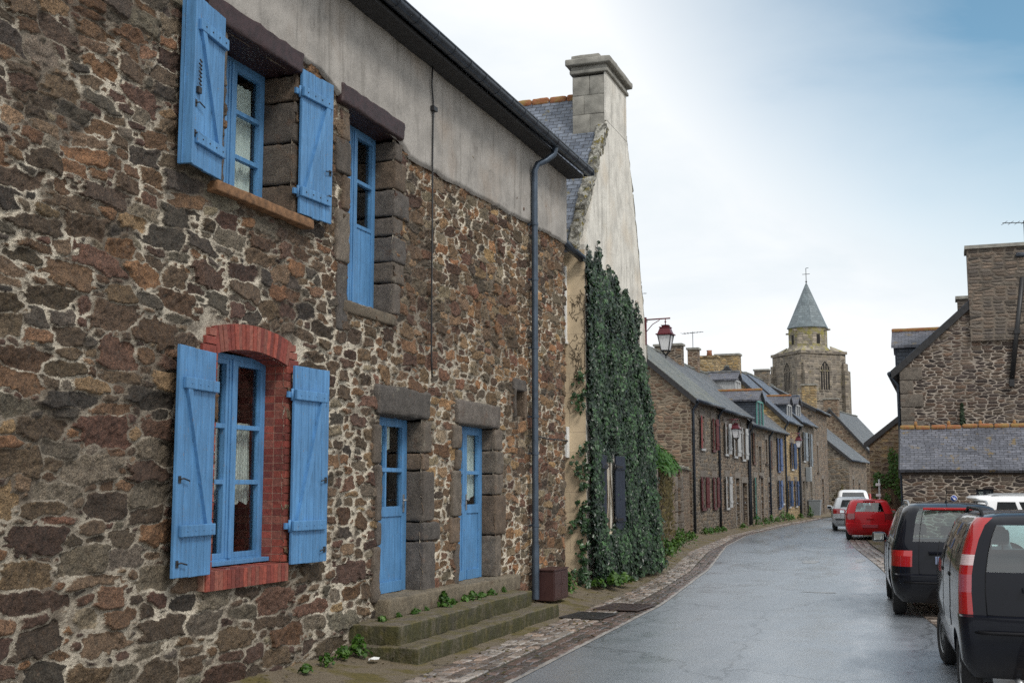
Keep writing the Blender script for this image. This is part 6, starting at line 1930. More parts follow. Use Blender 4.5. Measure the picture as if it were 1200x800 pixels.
def wheel(parent, x, y, r, wd, sgn, steer=0.0, sc='rim'):
    """tyre with rim; y is the outer face"""
    b = MB(); b.M = Matrix.Translation((x, y, r)) @ Matrix.Rotation(steer, 4, 'Z')
    h = wd
    prof = [(r * 0.62, -h), (r * 0.9, -h), (r * 0.975, -h * 0.86), (r, -h * 0.65), (r, -h * 0.3), (r * 0.975, -h * 0.1), (r * 0.9, 0), (r * 0.66, -0.004), (r * 0.62, -0.02)]
    prof = [(p[0], p[1] * sgn) for p in prof]
    b.lathe(prof, 28, axis='y')
    w = b.build('wheel', 'tyre', parent, sharp=45)
    b = MB(); b.M = Matrix.Translation((x, y, r)) @ Matrix.Rotation(steer, 4, 'Z')
    b.lathe([(r * 0.63, -0.02 * sgn), (r * 0.6, -0.012 * sgn), (r * 0.57, -0.03 * sgn), (r * 0.55, -0.06 * sgn)], 28, axis='y')
    b.lathe([(r * 0.16, -0.05 * sgn), (r * 0.15, -0.015 * sgn), (r * 0.08, -0.01 * sgn)], 14, axis='y')
    for k in range(5):
        a = 2 * math.pi * k / 5
        q = MB(); 
        c, s_ = math.cos(a), math.sin(a)
        p0 = (r * 0.1, r * 0.09); p1 = (r * 0.6, r * 0.12)
        pts = [(p0[0], -p0[1]), (p1[0], -p1[1]), (p1[0], p1[1]), (p0[0], p0[1])]
        pts = [(u * c - v * s_, u * s_ + v * c) for u, v in pts]
        b.prism(pts, (-0.055 * sgn, -0.02 * sgn), 'y')
    b.build('rim', sc, w, sharp=40)

def car(name, label, cat, loc, ang, levels, belt, wtop, FS, sidewin, paint, hatch, tails, wheels, glass='car_glass', bump_top=None, bump='trim', wsb=None, extras=None, seats=True, group=None, wide=False):
    """levels run from the sill to the roof; belt/wtop are level indices of the glass; tails: (level range, slot name, material, spans)"""
    t = thing(name, label, cat, (loc[0], loc[1], loc[2] if len(loc) > 2 else 0.0), ang, group)
    rings = [ring(l, FS) for l in levels]
    n = len(rings[0][0]); tags = rings[0][1]
    names = [('body', paint, False), ('rear_window', glass, False), ('side_window', glass, True), ('windscreen', glass, False), ('bumper', bump, False)] + [('tail_light', tl[2], True) for tl in tails]
    vs = []; fs = []; mi = []
    for P, _ in rings: vs += P
    wb0, wb1 = wsb or (belt, wtop)
    for j in range(len(rings) - 1):
        for i in range(n):
            k = (i + 1) % n
            fs.append((j * n + i, (j + 1) * n + i, (j + 1) * n + k, j * n + k))
            sg, ix = tags[i]
            m = 0
            if hatch[0] <= j < hatch[1] and sg == 'rear' and ((1 <= ix < 7) or (wide and ix < 8)): m = 1
            if belt <= j < wtop:
                if sg == 'left' and any(a <= ix < c for a, c in sidewin): m = 2
                if sg == 'right' and any(a <= (len(FS) - 2 - ix) < c for a, c in sidewin): m = 2
            if wb0 <= j < wb1 and sg == 'front' and ix < 8: m = 3
            if bump_top and j < bump_top and sg in ('rear', 'rcl', 'rcr', 'front', 'fcl', 'fcr'): m = 4 if bump != paint else 0
            for q, tl in enumerate(tails):
                if tl[0][0] <= j < tl[0][1]:
                    if ('c' in tl[3] and (sg in ('rcl', 'rcr') or (sg == 'rear' and ix == 8) or (sg == 'right' and ix == len(FS) - 1))) or ('r' in tl[3] and sg == 'rear' and ix in (0, 7)) or ('s' in tl[3] and sg == 'left' and ix == 0) or ('s' in tl[3] and sg == 'right' and ix == len(FS) - 2): m = 5 + q
            mi.append(m)
    fs.append(list(range(n))); mi.append(0)
    L = (len(rings) - 1) * n
    fs.append([L + i for i in range(n)][::-1]); mi.append(0)
    me = bpy.data.meshes.new('shell'); me.from_pydata(vs, [], fs)
    for nm in names: me.materials.append(M[nm[1]])
    me.polygons.foreach_set('material_index', mi)
    me.update()
    bm = bmesh.new(); bm.from_mesh(me); bmesh.ops.recalc_face_normals(bm, faces=bm.faces); bm.to_mesh(me); bm.free()
    sh = bpy.data.objects.new('shell', me); COL.objects.link(sh)
    xf_, xr_, trk, wr, wwd, ar = wheels
    cb = MB()
    for x in (xf_, xr_):
        for s_ in (-1, 1):
            cb.lathe([(ar, s_ * 0.42), (ar, s_ * 1.2)] if s_ > 0 else [(ar, -1.2), (ar, -0.42)], 28, (x, 0, wr), 'y', False)
    co = cb.build('cutter', paint)
    bmc = bmesh.new(); bmc.from_mesh(co.data); bmesh.ops.recalc_face_normals(bmc, faces=bmc.faces); bmc.to_mesh(co.data); bmc.free()
    md = sh.modifiers.new('cut', 'BOOLEAN'); md.operation = 'DIFFERENCE'; md.object = co; md.solver = 'EXACT'
    dg = bpy.context.evaluated_depsgraph_get()
    me2 = bpy.data.meshes.new_from_object(sh.evaluated_get(dg))
    bpy.data.objects.remove(sh); bpy.data.objects.remove(co)
    split_parts(me2, names, t)
    for x in (xf_, xr_):
        for s_ in (-1, 1):
            wheel(t, x, s_ * trk, wr, wwd, s_, R(extras.get('steer', 0)) if (extras and x == xf_) else 0)
    # floor, dashboard, seats
    Z = lambda j: levels[j][0]
    b = MB(); b.box((levels[0][1] + 0.25, -levels[0][3] + 0.1, 0.2), (levels[0][2] - 0.3, levels[0][3] - 0.1, 0.26))
    b.box((xf_ - 0.55, -0.6, 0.3), (xf_ - 0.25, 0.6, Z(belt) - 0.06)); b.build('interior', 'seat', t)
    if seats:
        zb = Z(belt)
        for (x, ys) in ((xf_ - 1.15, (-0.36, 0.36)), (xr_ + 0.35, (-0.42, 0.0, 0.42))):
            for yy in ys:
                b = MB()
                b.M = Matrix.Translation((x, yy, 0)) @ Matrix.Rotation(R(-12), 4, 'Y')
                b.box((-0.08, -0.21, 0.3), (0.06, 0.21, zb - 0.02), 0.05); b.box((-0.04, -0.11, zb + 0.10), (0.04, 0.11, zb + 0.24), 0.035)
                b.tube([(0, -0.05, zb + 0.05), (0, -0.05, zb + 0.15)], 0.008, 6); b.tube([(0, 0.05, zb + 0.05), (0, 0.05, zb + 0.15)], 0.008, 6)
                b.build('seat', 'seat', t)
    # panel gaps round the hatch
    ex = extras or {}
    def pt(j, i, o=0.0):
        p = Vector(rings[j][0][i]); return p + Vector((-o, 0, 0))
    if ex.get('gap'):
        j0, j1 = ex['gap']
        b = MB()
        for i in (1, 7):
            b.tube([pt(j, i) for j in range(j0, j1 + 1)], 0.0045, 5)
        b.tube([pt(j0, i) for i in range(1, 8)], 0.005, 5)
        b.tube([pt(j0, i) for i in range(n) if tags[i][0] in ('rear', 'rcl')][8:], 0.004, 5)
        b.build('panel_gap', 'trim', t)
    if ex.get('handle'):
        z, y0, y1, x, mt = ex['handle']
        b = MB(); b.box((x - 0.02, y0, z - 0.022), (x + 0.06, y1, z + 0.022), 0.01); b.build('hatch_handle', mt, t)
    if ex.get('plate'):
        z, x, mt, y0 = ex['plate']
        b = MB(); b.box((x - 0.012, y0 - 0.26, z - 0.055), (x + 0.03, y0 + 0.26, z + 0.055), 0.004); b.build('number_plate', mt, t)
    if ex.get('brakelight'):
        z, x, w_ = ex['brakelight']
        b = MB(); b.box((x - 0.02, -w_, z - 0.018), (x + 0.05, w_, z + 0.018), 0.008); b.build('brake_light', 'lens_red', t)
    if ex.get('wiper'):
        x, z, L_ = ex['wiper']
        b = MB(); b.lathe([(0.03, -0.03), (0.025, -0.06)], 8, (x + 0.04, 0, z), 'x'); b.tube([(x - 0.02, 0, z), (x - 0.01, -L_ * 0.5, z + 0.05), (x - 0.01, -L_, z + 0.03)], 0.01, 6); b.tube([(x - 0.0, -0.05, z + 0.06), (x - 0.0, -L_ - 0.1, z + 0.05)], 0.008, 5); b.build('rear_wiper', 'trim', t)
    if ex.get('rails'):
        x0, x1, yy, z = ex['rails']
        for s_ in (-1, 1):
            b = MB(); b.tube([(x0, s_ * yy, z - 0.05), (x0 + 0.1, s_ * yy, z + 0.02), (x0 + 0.25, s_ * yy, z + 0.04), (x1 - 0.25, s_ * yy, z + 0.04), (x1 - 0.1, s_ * yy, z + 0.01), (x1, s_ * yy, z - 0.06)], 0.017, 8); b.build('roof_rail', ex.get('railmat', 'trim'), t)
    if ex.get('antenna'):
        x, yy, z = ex['antenna']
        b = MB(); b.lathe([(0.025, z - 0.02), (0.018, z + 0.03)], 8, (x, yy, 0)); b.tube([(x, yy, z + 0.02), (x - 0.16, yy, z + 0.22)], 0.006, 6); b.build('antenna', 'trim', t)
    if ex.get('mirror'):
        x, yy, z = ex['mirror']
        for s_ in (-1, 1):
            b = MB(); b.box((x - 0.08, s_ * yy, z - 0.08), (x + 0.08, s_ * (yy + 0.22), z + 0.08), 0.05); b.box((x - 0.02, s_ * (yy - 0.08), z - 0.05), (x + 0.03, s_ * (yy + 0.02), z + 0.0), 0.01)
            m_ = b.build('mirror', ex.get('mirmat', paint), t)
            b = MB(); b.box((x - 0.086, s_ * (yy + 0.03), z - 0.055), (x - 0.078, s_ * (yy + 0.195), z + 0.055), 0.003); b.build('mirror_glass', 'mirror', m_)
    if ex.get('doors'):
        jb, xs, zd = ex['doors']
        for s_ in (-1, 1):
            b = MB()
            for x in xs:
                pts = []
                for j in range(2, belt + 1):
                    pts.append((x + 0.02 * (j - 2), s_ * (levels[j][3] + 0.011), levels[j][0]))
                b.tube(pts, 0.004, 5)
            b.build('door_gap', 'trim', t)
            for x in xs[:-1]:
                b = MB(); b.box((x + 0.08, s_ * (levels[belt - 1][3]), zd - 0.02), (x + 0.24, s_ * (levels[belt - 1][3] + 0.04), zd + 0.02), 0.012); b.build('door_handle', ex.get('mirmat', paint), t)
    if ex.get('trim'):
        zt, xt, wt_, zr, xr2 = ex['trim']
        b = MB(); b.tube([(xt + 0.10, wt_ * 1.0, zt), (xt + 0.015, wt_ * 0.8, zt), (xt - 0.01, wt_ * 0.4, zt), (xt - 0.012, 0, zt), (xt - 0.01, -wt_ * 0.4, zt), (xt + 0.015, -wt_ * 0.8, zt), (xt + 0.10, -wt_ * 1.0, zt)], 0.016, 8); b.build('bumper_strip', 'trim', t)
        b = MB(); b.lathe([(0.045, -0.02), (0.045, 0.0), (0.03, 0.006), (0.0, 0.008)], 18, (ex['badge'][0], 0, ex['badge'][1]), 'x'); b.build('badge', 'metal', t)
    if ex.get('exhaust'):
        x, yy, z = ex['exhaust']
        b = MB(); b.tube([(x, yy, z), (x + 0.3, yy, z + 0.02)], 0.028, 10); b.box((x + 0.25, yy - 0.2, z - 0.05), (x + 0.6, yy + 0.2, z + 0.09), 0.04); b.build('exhaust', 'metal', t)
    return t
tm = NT('mirror_glass'); M['mirror'] = tm.set((0.8, 0.85, 0.87), 0.03, Metallic=1.0)

FS = [0, 0.04, 0.10, 0.20, 0.30, 0.34, 0.46, 0.58, 0.62, 0.74, 0.86, 1.0]
def LV(z, xr, xf, w, rr=0.2, rf=0.3, br=0.06, bf=0.12): return (z, xr, xf, w, rr, rf, br, bf)

# nearest: tall small hatchback with upright tail lights
TALL = [LV(0.26, -1.60, 1.62, 0.72, 0.12), LV(0.40, -1.72, 1.70, 0.79, 0.12), LV(0.62, -1.75, 1.74, 0.805, 0.12), LV(0.785, -1.74, 1.72, 0.81, 0.11), LV(0.80, -1.69, 1.71, 0.805, 0.11), LV(0.99, -1.675, 1.68, 0.80, 0.10), LV(1.14, -1.66, 1.45, 0.79, 0.10), LV(1.165, -1.655, 1.2, 0.785, 0.10), LV(1.22, -1.65, 1.1, 0.775, 0.10), LV(1.31, -1.635, 0.98, 0.755, 0.10), LV(1.44, -1.60, 0.8, 0.715, 0.10), LV(1.565, -1.56, 0.62, 0.665, 0.11), LV(1.63, -1.50, 0.5, 0.61, 0.13), LV(1.665, -1.38, 0.35, 0.50, 0.2), LV(1.675, -1.1, 0.1, 0.32, 0.2)]
car('parked_car', 'dark small car nearest the viewer with tall upright red tail lights', 'car', (0.76, 12.95, 0), R(94), TALL, 9, 11, FS, [(2, 4), (5, 7), (8, 10)], 'paint_black', (7, 11),
    [((4, 5), 'tail', 'lens_red', 'c'), ((5, 6), 'tail', 'lens_pink', 'c'), ((6, 8), 'tail', 'lens_red', 'c'), ((8, 9), 'tail', 'lens_white', 'c'), ((9, 12), 'tail', 'lens_red', 'c')],
    (1.18, -1.12, 0.79, 0.29, 0.17, 0.345), bump_top=0, wsb=(6, 11),
    extras=dict(gap=(4, 11), plate=(0.88, -1.70, 'plate', -0.15), handle=(1.02, -0.3, 0.3, -1.69, 'paint_black'), brakelight=(1.6, -1.5, 0.18), wiper=(-1.66, 1.17, 0.45), rails=(-1.3, 0.3, 0.55, 1.655), doors=(9, (-0.75, 0.1, 1.0), 1.08), exhaust=(-1.7, 0.35, 0.24), steer=6, mirmat='trim', trim=(0.66, -1.755, 0.72, 0.46, -1.745), badge=(-1.70, 1.08)))

# behind it: rounded compact people carrier
MPV = [LV(0.22, -1.88, 1.9, 0.76, 0.28), LV(0.34, -2.0, 2.0, 0.83, 0.28), LV(0.48, -2.06, 2.04, 0.86, 0.28), LV(0.62, -2.05, 2.02, 0.865, 0.28), LV(0.64, -2.0, 2.01, 0.86, 0.28), LV(0.74, -1.985, 1.96, 0.86, 0.28), LV(0.80, -1.98, 1.92, 0.857, 0.28), LV(0.89, -1.97, 1.85, 0.852, 0.28), LV(0.97, -1.955, 1.75, 0.845, 0.28, br=0.09), LV(1.03, -1.94, 1.35, 0.83, 0.27, br=0.09), LV(1.10, -1.90, 1.2, 0.81, 0.26, br=0.09), LV(1.30, -1.80, 0.9, 0.755, 0.24, br=0.08), LV(1.50, -1.68, 0.58, 0.685, 0.22, br=0.08), LV(1.58, -1.60, 0.42, 0.635, 0.22), LV(1.635, -1.45, 0.25, 0.54, 0.22), LV(1.655, -1.15, 0.0, 0.34, 0.2)]
car('parked_car', 'dark rounded family car with a wide curved rear window, second from the viewer', 'car', (-0.08, 20.6, 0), R(94.5), MPV, 10, 12, FS, [(2, 4), (5, 7), (8, 10)], 'paint_black', (10, 13),
    [((5, 6), 'tail', 'lens_red', 'cs'), ((6, 7), 'tail', 'lens_white', 's'), ((6, 7), 'tail', 'lens_red', 'c'), ((7, 8), 'tail', 'lens_red', 'cs')],
    (1.32, -1.25, 0.84, 0.31, 0.19, 0.37), bump_top=0, wsb=(9, 12), wide=True,
    extras=dict(gap=(4, 13), plate=(0.84, -2.0, 'plate', 0.0), handle=(0.95, -0.35, 0.35, -1.98, 'paint_black'), brakelight=(1.575, -1.65, 0.38), wiper=(-1.91, 1.09, 0.5), rails=(-1.3, 0.3, 0.56, 1.635), railmat='metal', antenna=(-1.0, 0.0, 1.66), mirror=(0.95, 0.84, 1.06), doors=(10, (-0.95, 0.05, 1.05), 0.95), exhaust=(-2.02, -0.45, 0.24), trim=(0.52, -2.065, 0.70, 0.36, -2.0), badge=(-1.975, 1.0)))

HB = [LV(0.20, -1.75, 1.75, 0.72, 0.2), LV(0.32, -1.88, 1.86, 0.79, 0.22), LV(0.48, -1.92, 1.9, 0.82, 0.22), LV(0.60, -1.91, 1.88, 0.825, 0.22), LV(0.62, -1.87, 1.87, 0.825, 0.22), LV(0.74, -1.86, 1.83, 0.82, 0.2), LV(0.90, -1.83, 1.6, 0.81, 0.2), LV(0.96, -1.80, 1.1, 0.80, 0.2), LV(1.02, -1.76, 0.95, 0.78, 0.2), LV(1.18, -1.64, 0.7, 0.73, 0.2), LV(1.33, -1.50, 0.42, 0.665, 0.2), LV(1.40, -1.42, 0.28, 0.61, 0.2), LV(1.445, -1.2, 0.1, 0.50, 0.2), LV(1.455, -0.9, -0.1, 0.3, 0.2)]
car('parked_car', 'bright red hatchback parked on the right before the lean-to', 'car', (-2.72, 46.2, 0), R(95), HB, 8, 10, FS, [(2, 4), (5, 7), (8, 10)], 'paint_red', (8, 10),
    [((5, 7), 'tail', 'lens_dark_red', 'cr')], (1.28, -1.18, 0.80, 0.29, 0.18, 0.34), bump_top=0, wsb=(7, 10),
    extras=dict(gap=(4, 10), plate=(0.52, -1.93, 'plate_red', 0.0), handle=(0.78, -0.12, 0.12, -1.87, 'paint_red'), brakelight=(1.385, -1.46, 0.2), mirror=(0.75, 0.80, 0.98), doors=(8, (-0.75, 0.15, 1.0), 0.85)))
car('parked_car', 'silver hatchback with a black bumper strip, just beyond the red hatchback', 'car', (-4.0, 55.6, 0), R(96), [l for l in HB], 8, 10, FS, [(2, 4), (5, 7), (8, 10)], 'paint_silver', (8, 10),
    [((5, 6), 'tail', 'lens_red', 'cr'), ((6, 7), 'tail', 'lens_pink', 'cr')], (1.28, -1.18, 0.80, 0.29, 0.18, 0.34), bump_top=0, wsb=(7, 10), glass='car_glass_dark',
    extras=dict(gap=(4, 10), plate=(0.80, -1.86, 'plastic_white', 0.0), handle=(0.50, -0.74, 0.74, -1.92, 'trim'), mirror=(0.75, 0.80, 0.98), doors=(8, (-0.75, 0.15, 1.0), 0.85)))
VAN = [LV(0.24, -2.0, 1.9, 0.76, 0.15), LV(0.38, -2.1, 2.02, 0.84, 0.15), LV(0.55, -2.14, 2.05, 0.87, 0.15), LV(0.70, -2.12, 2.02, 0.875, 0.15), LV(0.95, -2.1, 1.85, 0.87, 0.15), LV(1.05, -2.09, 1.45, 0.86, 0.15), LV(1.12, -2.08, 1.25, 0.85, 0.15, 0.2), LV(1.40, -2.04, 0.95, 0.80, 0.15, 0.2), LV(1.58, -2.0, 0.7, 0.765, 0.15, 0.2), LV(1.68, -1.96, 0.5, 0.70, 0.15), LV(1.72, -1.8, 0.3, 0.55, 0.2), LV(1.73, -1.5, 0.0, 0.3, 0.2)]
car('parked_van', 'white van with a broad windscreen facing down the street', 'van', (-4.95, 70.5, 0), R(-84), VAN, 5, 8, FS, [(8, 10)], 'paint_white', (6, 6),
    [((3, 5), 'tail', 'lens_red', 'c')], (1.3, -1.3, 0.85, 0.31, 0.19, 0.36), bump_top=2, wsb=(5, 8),
    extras=dict(plate=(0.5, 2.0, 'plastic_white', 0.0), mirror=(1.05, 0.86, 1.15), mirmat='trim', doors=(5, (-0.2, 0.9), 0.98)))
car('parked_car', 'red car at the far end of the street beside the white van', 'car', (-4.15, 84.0, 0), R(-80), HB, 8, 10, FS, [(2, 4), (5, 7), (8, 10)], 'paint_red', (8, 10),
    [((5, 7), 'tail', 'lens_dark_red', 'c')], (1.28, -1.18, 0.80, 0.29, 0.18, 0.34), bump_top=0, wsb=(7, 10), glass='car_glass_dark', extras=dict(mirror=(0.75, 0.80, 0.98)))
SUV = [LV(0.30, -2.05, 2.0, 0.78, 0.2), LV(0.45, -2.15, 2.1, 0.88, 0.2), LV(0.65, -2.2, 2.15, 0.91, 0.2), LV(0.80, -2.18, 2.13, 0.915, 0.2), LV(0.95, -2.15, 2.05, 0.91, 0.2), LV(1.10, -2.12, 1.85, 0.90, 0.2), LV(1.15, -2.10, 1.3, 0.88, 0.2), LV(1.22, -2.06, 1.15, 0.86, 0.2), LV(1.42, -1.95, 0.85, 0.80, 0.2), LV(1.58, -1.88, 0.55, 0.74, 0.2), LV(1.66, -2.02, 0.35, 0.68, 0.15), LV(1.71, -1.95, 0.15, 0.58, 0.2), LV(1.725, -1.5, 0.0, 0.35, 0.2)]
car('parked_car', 'white off-road car parked side-on before the low outbuilding', 'car', (2.42, 28.2, 0), R(3), SUV, 7, 9, FS, [(2, 4), (5, 7), (8, 10)], 'paint_white', (7, 9),
    [((4, 6), 'tail', 'lens_red', 'c')], (1.35, -1.3, 0.89, 0.35, 0.22, 0.41), bump_top=2, wsb=(6, 9), glass='car_glass_dark',
    extras=dict(mirror=(0.95, 0.88, 1.2), rails=(-1.6, 0.2, 0.6, 1.70), railmat='metal', antenna=(-1.75, 0.0, 1.71), doors=(7, (-0.9, 0.1, 1.1), 1.08)))

# ------------------------------------------------------------------ plants and small things
def clump(name, label, cat, loc, r, h, n, size, mat, shape, group=None, seed=0, up=0.6, part='leaves'):
    rs = np.random.default_rng(seed + 300)
    t = thing(name, label, cat, loc, 0, group)
    a = rs.uniform(0, 2 * math.pi, n); q = np.sqrt(rs.random(n)); hh = rs.random(n) ** 0.8
    k = 1 - 0.55 * hh
    lob = 0.75 + 0.35 * np.sin(a * 3 + seed) + 0.15 * np.sin(a * 7 + 1.3 * seed)
    P = np.stack([np.cos(a) * q * r * k * lob, np.sin(a) * q * r * k * lob, hh * h * (1 - 0.4 * q) + 0.01], 1)
    N = np.stack([np.cos(a) * 0.7 + rs.normal(0, 0.4, n), np.sin(a) * 0.7 + rs.normal(0, 0.4, n), up + rs.normal(0, 0.35, n)], 1)
    leaf_mesh(part, P, N, size, mat, t, shape, seed, None, 0.3 if shape != 'blade' else -1.2)
    b = MB()
    for i in range(6):
        j = int(rs.integers(n)); b.tube([(0, 0, 0), tuple(P[j] * 0.5 + np.array([0, 0, 0.02])), tuple(P[j])], max(0.003, size * 0.05), 4)
    b.build('stems', 'dry_stem', t)
    return t
wd = [(-5.98, 12.75, 0.41, .05, .04, 40), (-5.97, 13.2, .41, .10, .05, 70), (-6.0, 13.55, .41, .06, .04, 40), (-5.95, 14.0, .41, .15, .2, 180), (-5.97, 14.35, .41, .09, .06, 60), (-5.97, 14.75, .41, .12, .09, 90), (-5.99, 15.05, .41, .14, .12, 140), (-5.98, 15.4, .41, .1, .07, 70), (-5.98, 15.75, .41, .11, .08, 90), (-6.0, 16.3, .41, .06, .06, 50), (-5.74, 14.9, .21, .08, .08, 60), (-5.97, 12.3, .41, .08, .06, 60)]
for i, (x, y, z, r, h, n) in enumerate(wd):
    clump('weed', 'small green weed rooted in the joints of the stone steps', 'weed', (x, y, z), r, h, n, 0.055, 'weed', 'oval', 'weeds in the joints of the steps', i)
wd = [(-5.95, 11.68, 0.12, .16, .24, 150), (-5.98, 11.4, .12, .14, .14, 110), (-5.95, 11.0, .12, .12, .1, 80), (-5.9, 10.5, .11, .1, .08, 60)]
for i, (x, y, z, r, h, n) in enumerate(wd):
    clump('weed', 'green weed at the foot of the rubble wall left of the steps', 'weed', (x, y, z), r, h, n, 0.06, 'weed', 'oval', 'weeds at the foot of the rubble wall', 20 + i)
wd = [(-5.98, 19.35, 0.15, .2, .4, 220), (-5.9, 20.9, .15, .2, .15, 160), (-5.75, 21.4, .14, .3, .24, 260), (-5.7, 22.0, .13, .3, .2, 200), (-6.0, 26.35, .15, .22, .3, 180), (-6.2, 26.9, .14, .2, .35, 160)]
for i, (x, y, z, r, h, n) in enumerate(wd):
    clump('weed', 'leafy weed by the foot of the cream and ivy covered walls', 'weed', (x, y, z), r, h, n, 0.075, 'weed', 'oval', 'weeds below the ivy', 40 + i)
k = 0
for (u, r, h) in ((4.6, .4, .7), (5.6, .35, .5), (7.0, .3, .5), (9.0, .5, .8), (10.6, .5, .7), (13.9, .3, .45), (15.5, .4, .3)):
    a = cw.rotation_euler[2]
    p = Vector((P0[0], P0[1], 0.12)) + Matrix.Rotation(a, 3, 'Z') @ Vector((u, -0.25, 0))
    clump('weed', 'bushy weed growing against the courtyard wall', 'weed', p, r * 0.75, h * 0.8, 170, 0.085, 'weed', 'oval', 'weeds against the courtyard wall', 60 + k); k += 1
for (Y, r, h) in ((45.6, .35, .5), (46.6, .4, .5), (47.8, .35, .45), (48.8, .3, .4), (53.0, .3, .4), (56.3, .5, 1.1), (58.5, .45, .7), (60.2, .5, .8), (62.0, .45, .6), (63.6, .6, 1.2), (65.2, .5, .9), (66.5, .5, .6), (69.9, .4, .6), (73.5, .4, 1.3)):
    x = fl(Y)[0]
    clump('weed', 'dark green tuft at the foot of the row of houses', 'weed', (x + 0.22, Y, 0.12), r * 0.7, h * 0.55, 130, 0.085, 'weed' if k % 2 else 'fern', 'oval', 'tufts along the row of houses', 80 + k); k += 1
# ferns and creeper hanging over the courtyard wall
for i, (u, z, r, h) in enumerate(((0.8, 2.25, .6, .9), (3.0, 2.3, .75, .9), (5.0, 2.25, .7, .8), (6.4, 2.25, .5, .5), (7.6, 2.3, .6, .7))):
    a = cw.rotation_euler[2]
    p = Vector((P0[0], P0[1], 0.0)) + Matrix.Rotation(a, 3, 'Z') @ Vector((u, 0.0, z))
    clump('fern', 'green fern growing on top of the courtyard wall', 'fern', p, r, h, 320, 0.24, 'fern', 'blade', 'ferns on the courtyard wall', 120 + i)
cr = thing('creeper', 'withered creeper trailing down the courtyard wall between the gates', 'creeper', (P0[0], P0[1], 0.14), cw.rotation_euler[2])
rs = np.random.default_rng(77)
n = 900
u = rs.uniform(4.7, 8.6, n); z = 2.35 - rs.random(n) ** 1.3 * 2.0
P = np.stack([u, -0.06 - rs.random(n) * 0.14, z], 1); N = np.stack([rs.normal(0, .4, n) - 0.5, np.full(n, -1.0), rs.normal(0.2, .4, n)], 1)
leaf_mesh('leaves', P, N, 0.10, 'bush', cr, 'oval', 5)
b = MB()
for i in range(24):
    uu = rs.uniform(4.7, 8.6); pts = [(uu + rs.normal() * 0.06, -0.05, 2.35 - k_ * 0.3) for k_ in range(int(rs.integers(3, 7)))]
    b.tube(pts, 0.012, 4)
b.build('stems', 'dry_stem', cr)
# bush and conifer, creepers on the right
clump('bush', 'rusty brown bush at the bend beside the white van', 'bush', (-6.95, 88.5, 0.05), 1.0, 2.1, 1500, 0.16, 'bush', 'oval', None, 150)
clump('bush', 'red leaved bush beyond the white van', 'bush', (-4.3, 97.0, 0.05), 0.7, 3.0, 700, 0.2, 'bush', 'oval', None, 151)
cf = thing('conifer', 'slim dark conifer standing against the big gable behind the outbuilding', 'tree', (0.53, 36.32, 0))
rs = np.random.default_rng(3); n = 2600
hh = rs.random(n); a = rs.uniform(0, 6.283, n); q = np.sqrt(rs.random(n)) * np.interp(hh, [0, .1, .6, 1], [.16, .17, .15, .03]) * rs.uniform(0.7, 1.25, n)
P = np.stack([np.cos(a) * q, np.sin(a) * np.minimum(q, 0.15), 1.2 + hh * 3.05], 1); N = np.stack([np.cos(a), np.sin(a), 0.6 + rs.normal(0, .3, n)], 1)
leaf_mesh('crown', P, N, 0.09, 'conifer', cf, 'oval', 8, None, -0.6)
b = MB(); b.tube([(0, 0, 0), (0, 0, 1.5), (0, 0, 3.9)], [0.05, 0.04, 0.012], 8); b.build('trunk', 'old_wood', cf)
cp = thing('creeper', 'yellow green creeper spreading over the mossy lean-to gable', 'creeper', (-2.05, 48.46, 0))
n = 1500
x = rs.uniform(-0.55, 0.52, n); z = rs.uniform(0.3, 3.6, n)
f = np.array([mnoise.noise(Vector((a_ * 2.5, c_ * 1.6, 4))) for a_, c_ in zip(x, z)])
ok = (f > 0.05) & (z < 3.3 + (x + 0.5) * 0.7)
x, z = x[ok], z[ok]; n = len(x)
leaf_mesh('leaves', np.stack([x, -rs.random(n) * 0.12, z], 1), np.stack([rs.normal(0, .4, n), np.full(n, -1.0), rs.normal(.3, .4, n)], 1), 0.12, 'weed', cp, 'oval', 2, rs.random(n) * 0.6)
b = MB()
for i in range(8):
    xx = rs.uniform(-0.4, 0.4); b.tube([(xx, -0.02, 0.0), (xx + 0.08, -0.03, 1.2), (xx - 0.05, -0.03, 2.4)], 0.014, 4)
b.build('stems', 'dry_stem', cp)

# signs
sg = thing('road_sign', 'small round blue sign with a white arrow on the outbuilding wall', 'sign', (0.19, 32.99, 1.6))
b = MB(); b.lathe([(0.085, -0.02), (0.085, -0.045)], 20, axis='y'); b.build('rim', 'sign_white', sg)
b = MB(); b.lathe([(0.075, -0.044), (0.075, -0.05)], 20, axis='y'); b.build('disc', 'sign_blue', sg)
b = MB(); b.prism([(-0.035, 0.045), (-0.045, 0.03), (0.0, -0.01), (-0.02, -0.02), (0.045, -0.045), (0.03, 0.02), (0.015, 0.0)], (-0.053, -0.0495), 'y'); b.build('arrow', 'sign_white', sg)
sp = thing('sign_post', 'thin white post with two small plates before the mossy lean-to', 'post', (-2.38, 48.0, 0.03))
b = MB(); b.tube([(0, 0, 0), (0, 0, 2.15)], 0.032, 8); b.build('post', 'white_paint', sp)
for z in (1.55, 1.95):
    b = MB(); b.box((-0.13, -0.05, z - 0.05), (0.05, -0.035, z + 0.05), 0.004); b.build('plate', 'sign_white', sp)
wb = thing('wheelie_bin', 'grey wheelie bin against the grey house', 'bin', (-7.4, 74.2, 0.12), R(88))
b = MB(); b.add([(-.24, -.28, .08), (.24, -.28, .08), (.24, .24, .08), (-.24, .24, .08), (-.29, -.36, .95), (.29, -.36, .95), (.29, .34, .95), (-.29, .34, .95)], [(3, 2, 1, 0), (4, 5, 6, 7), (0, 1, 5, 4), (1, 2, 6, 5), (2, 3, 7, 6), (3, 0, 4, 7)]); b.build('body', 'grey_plastic', wb)
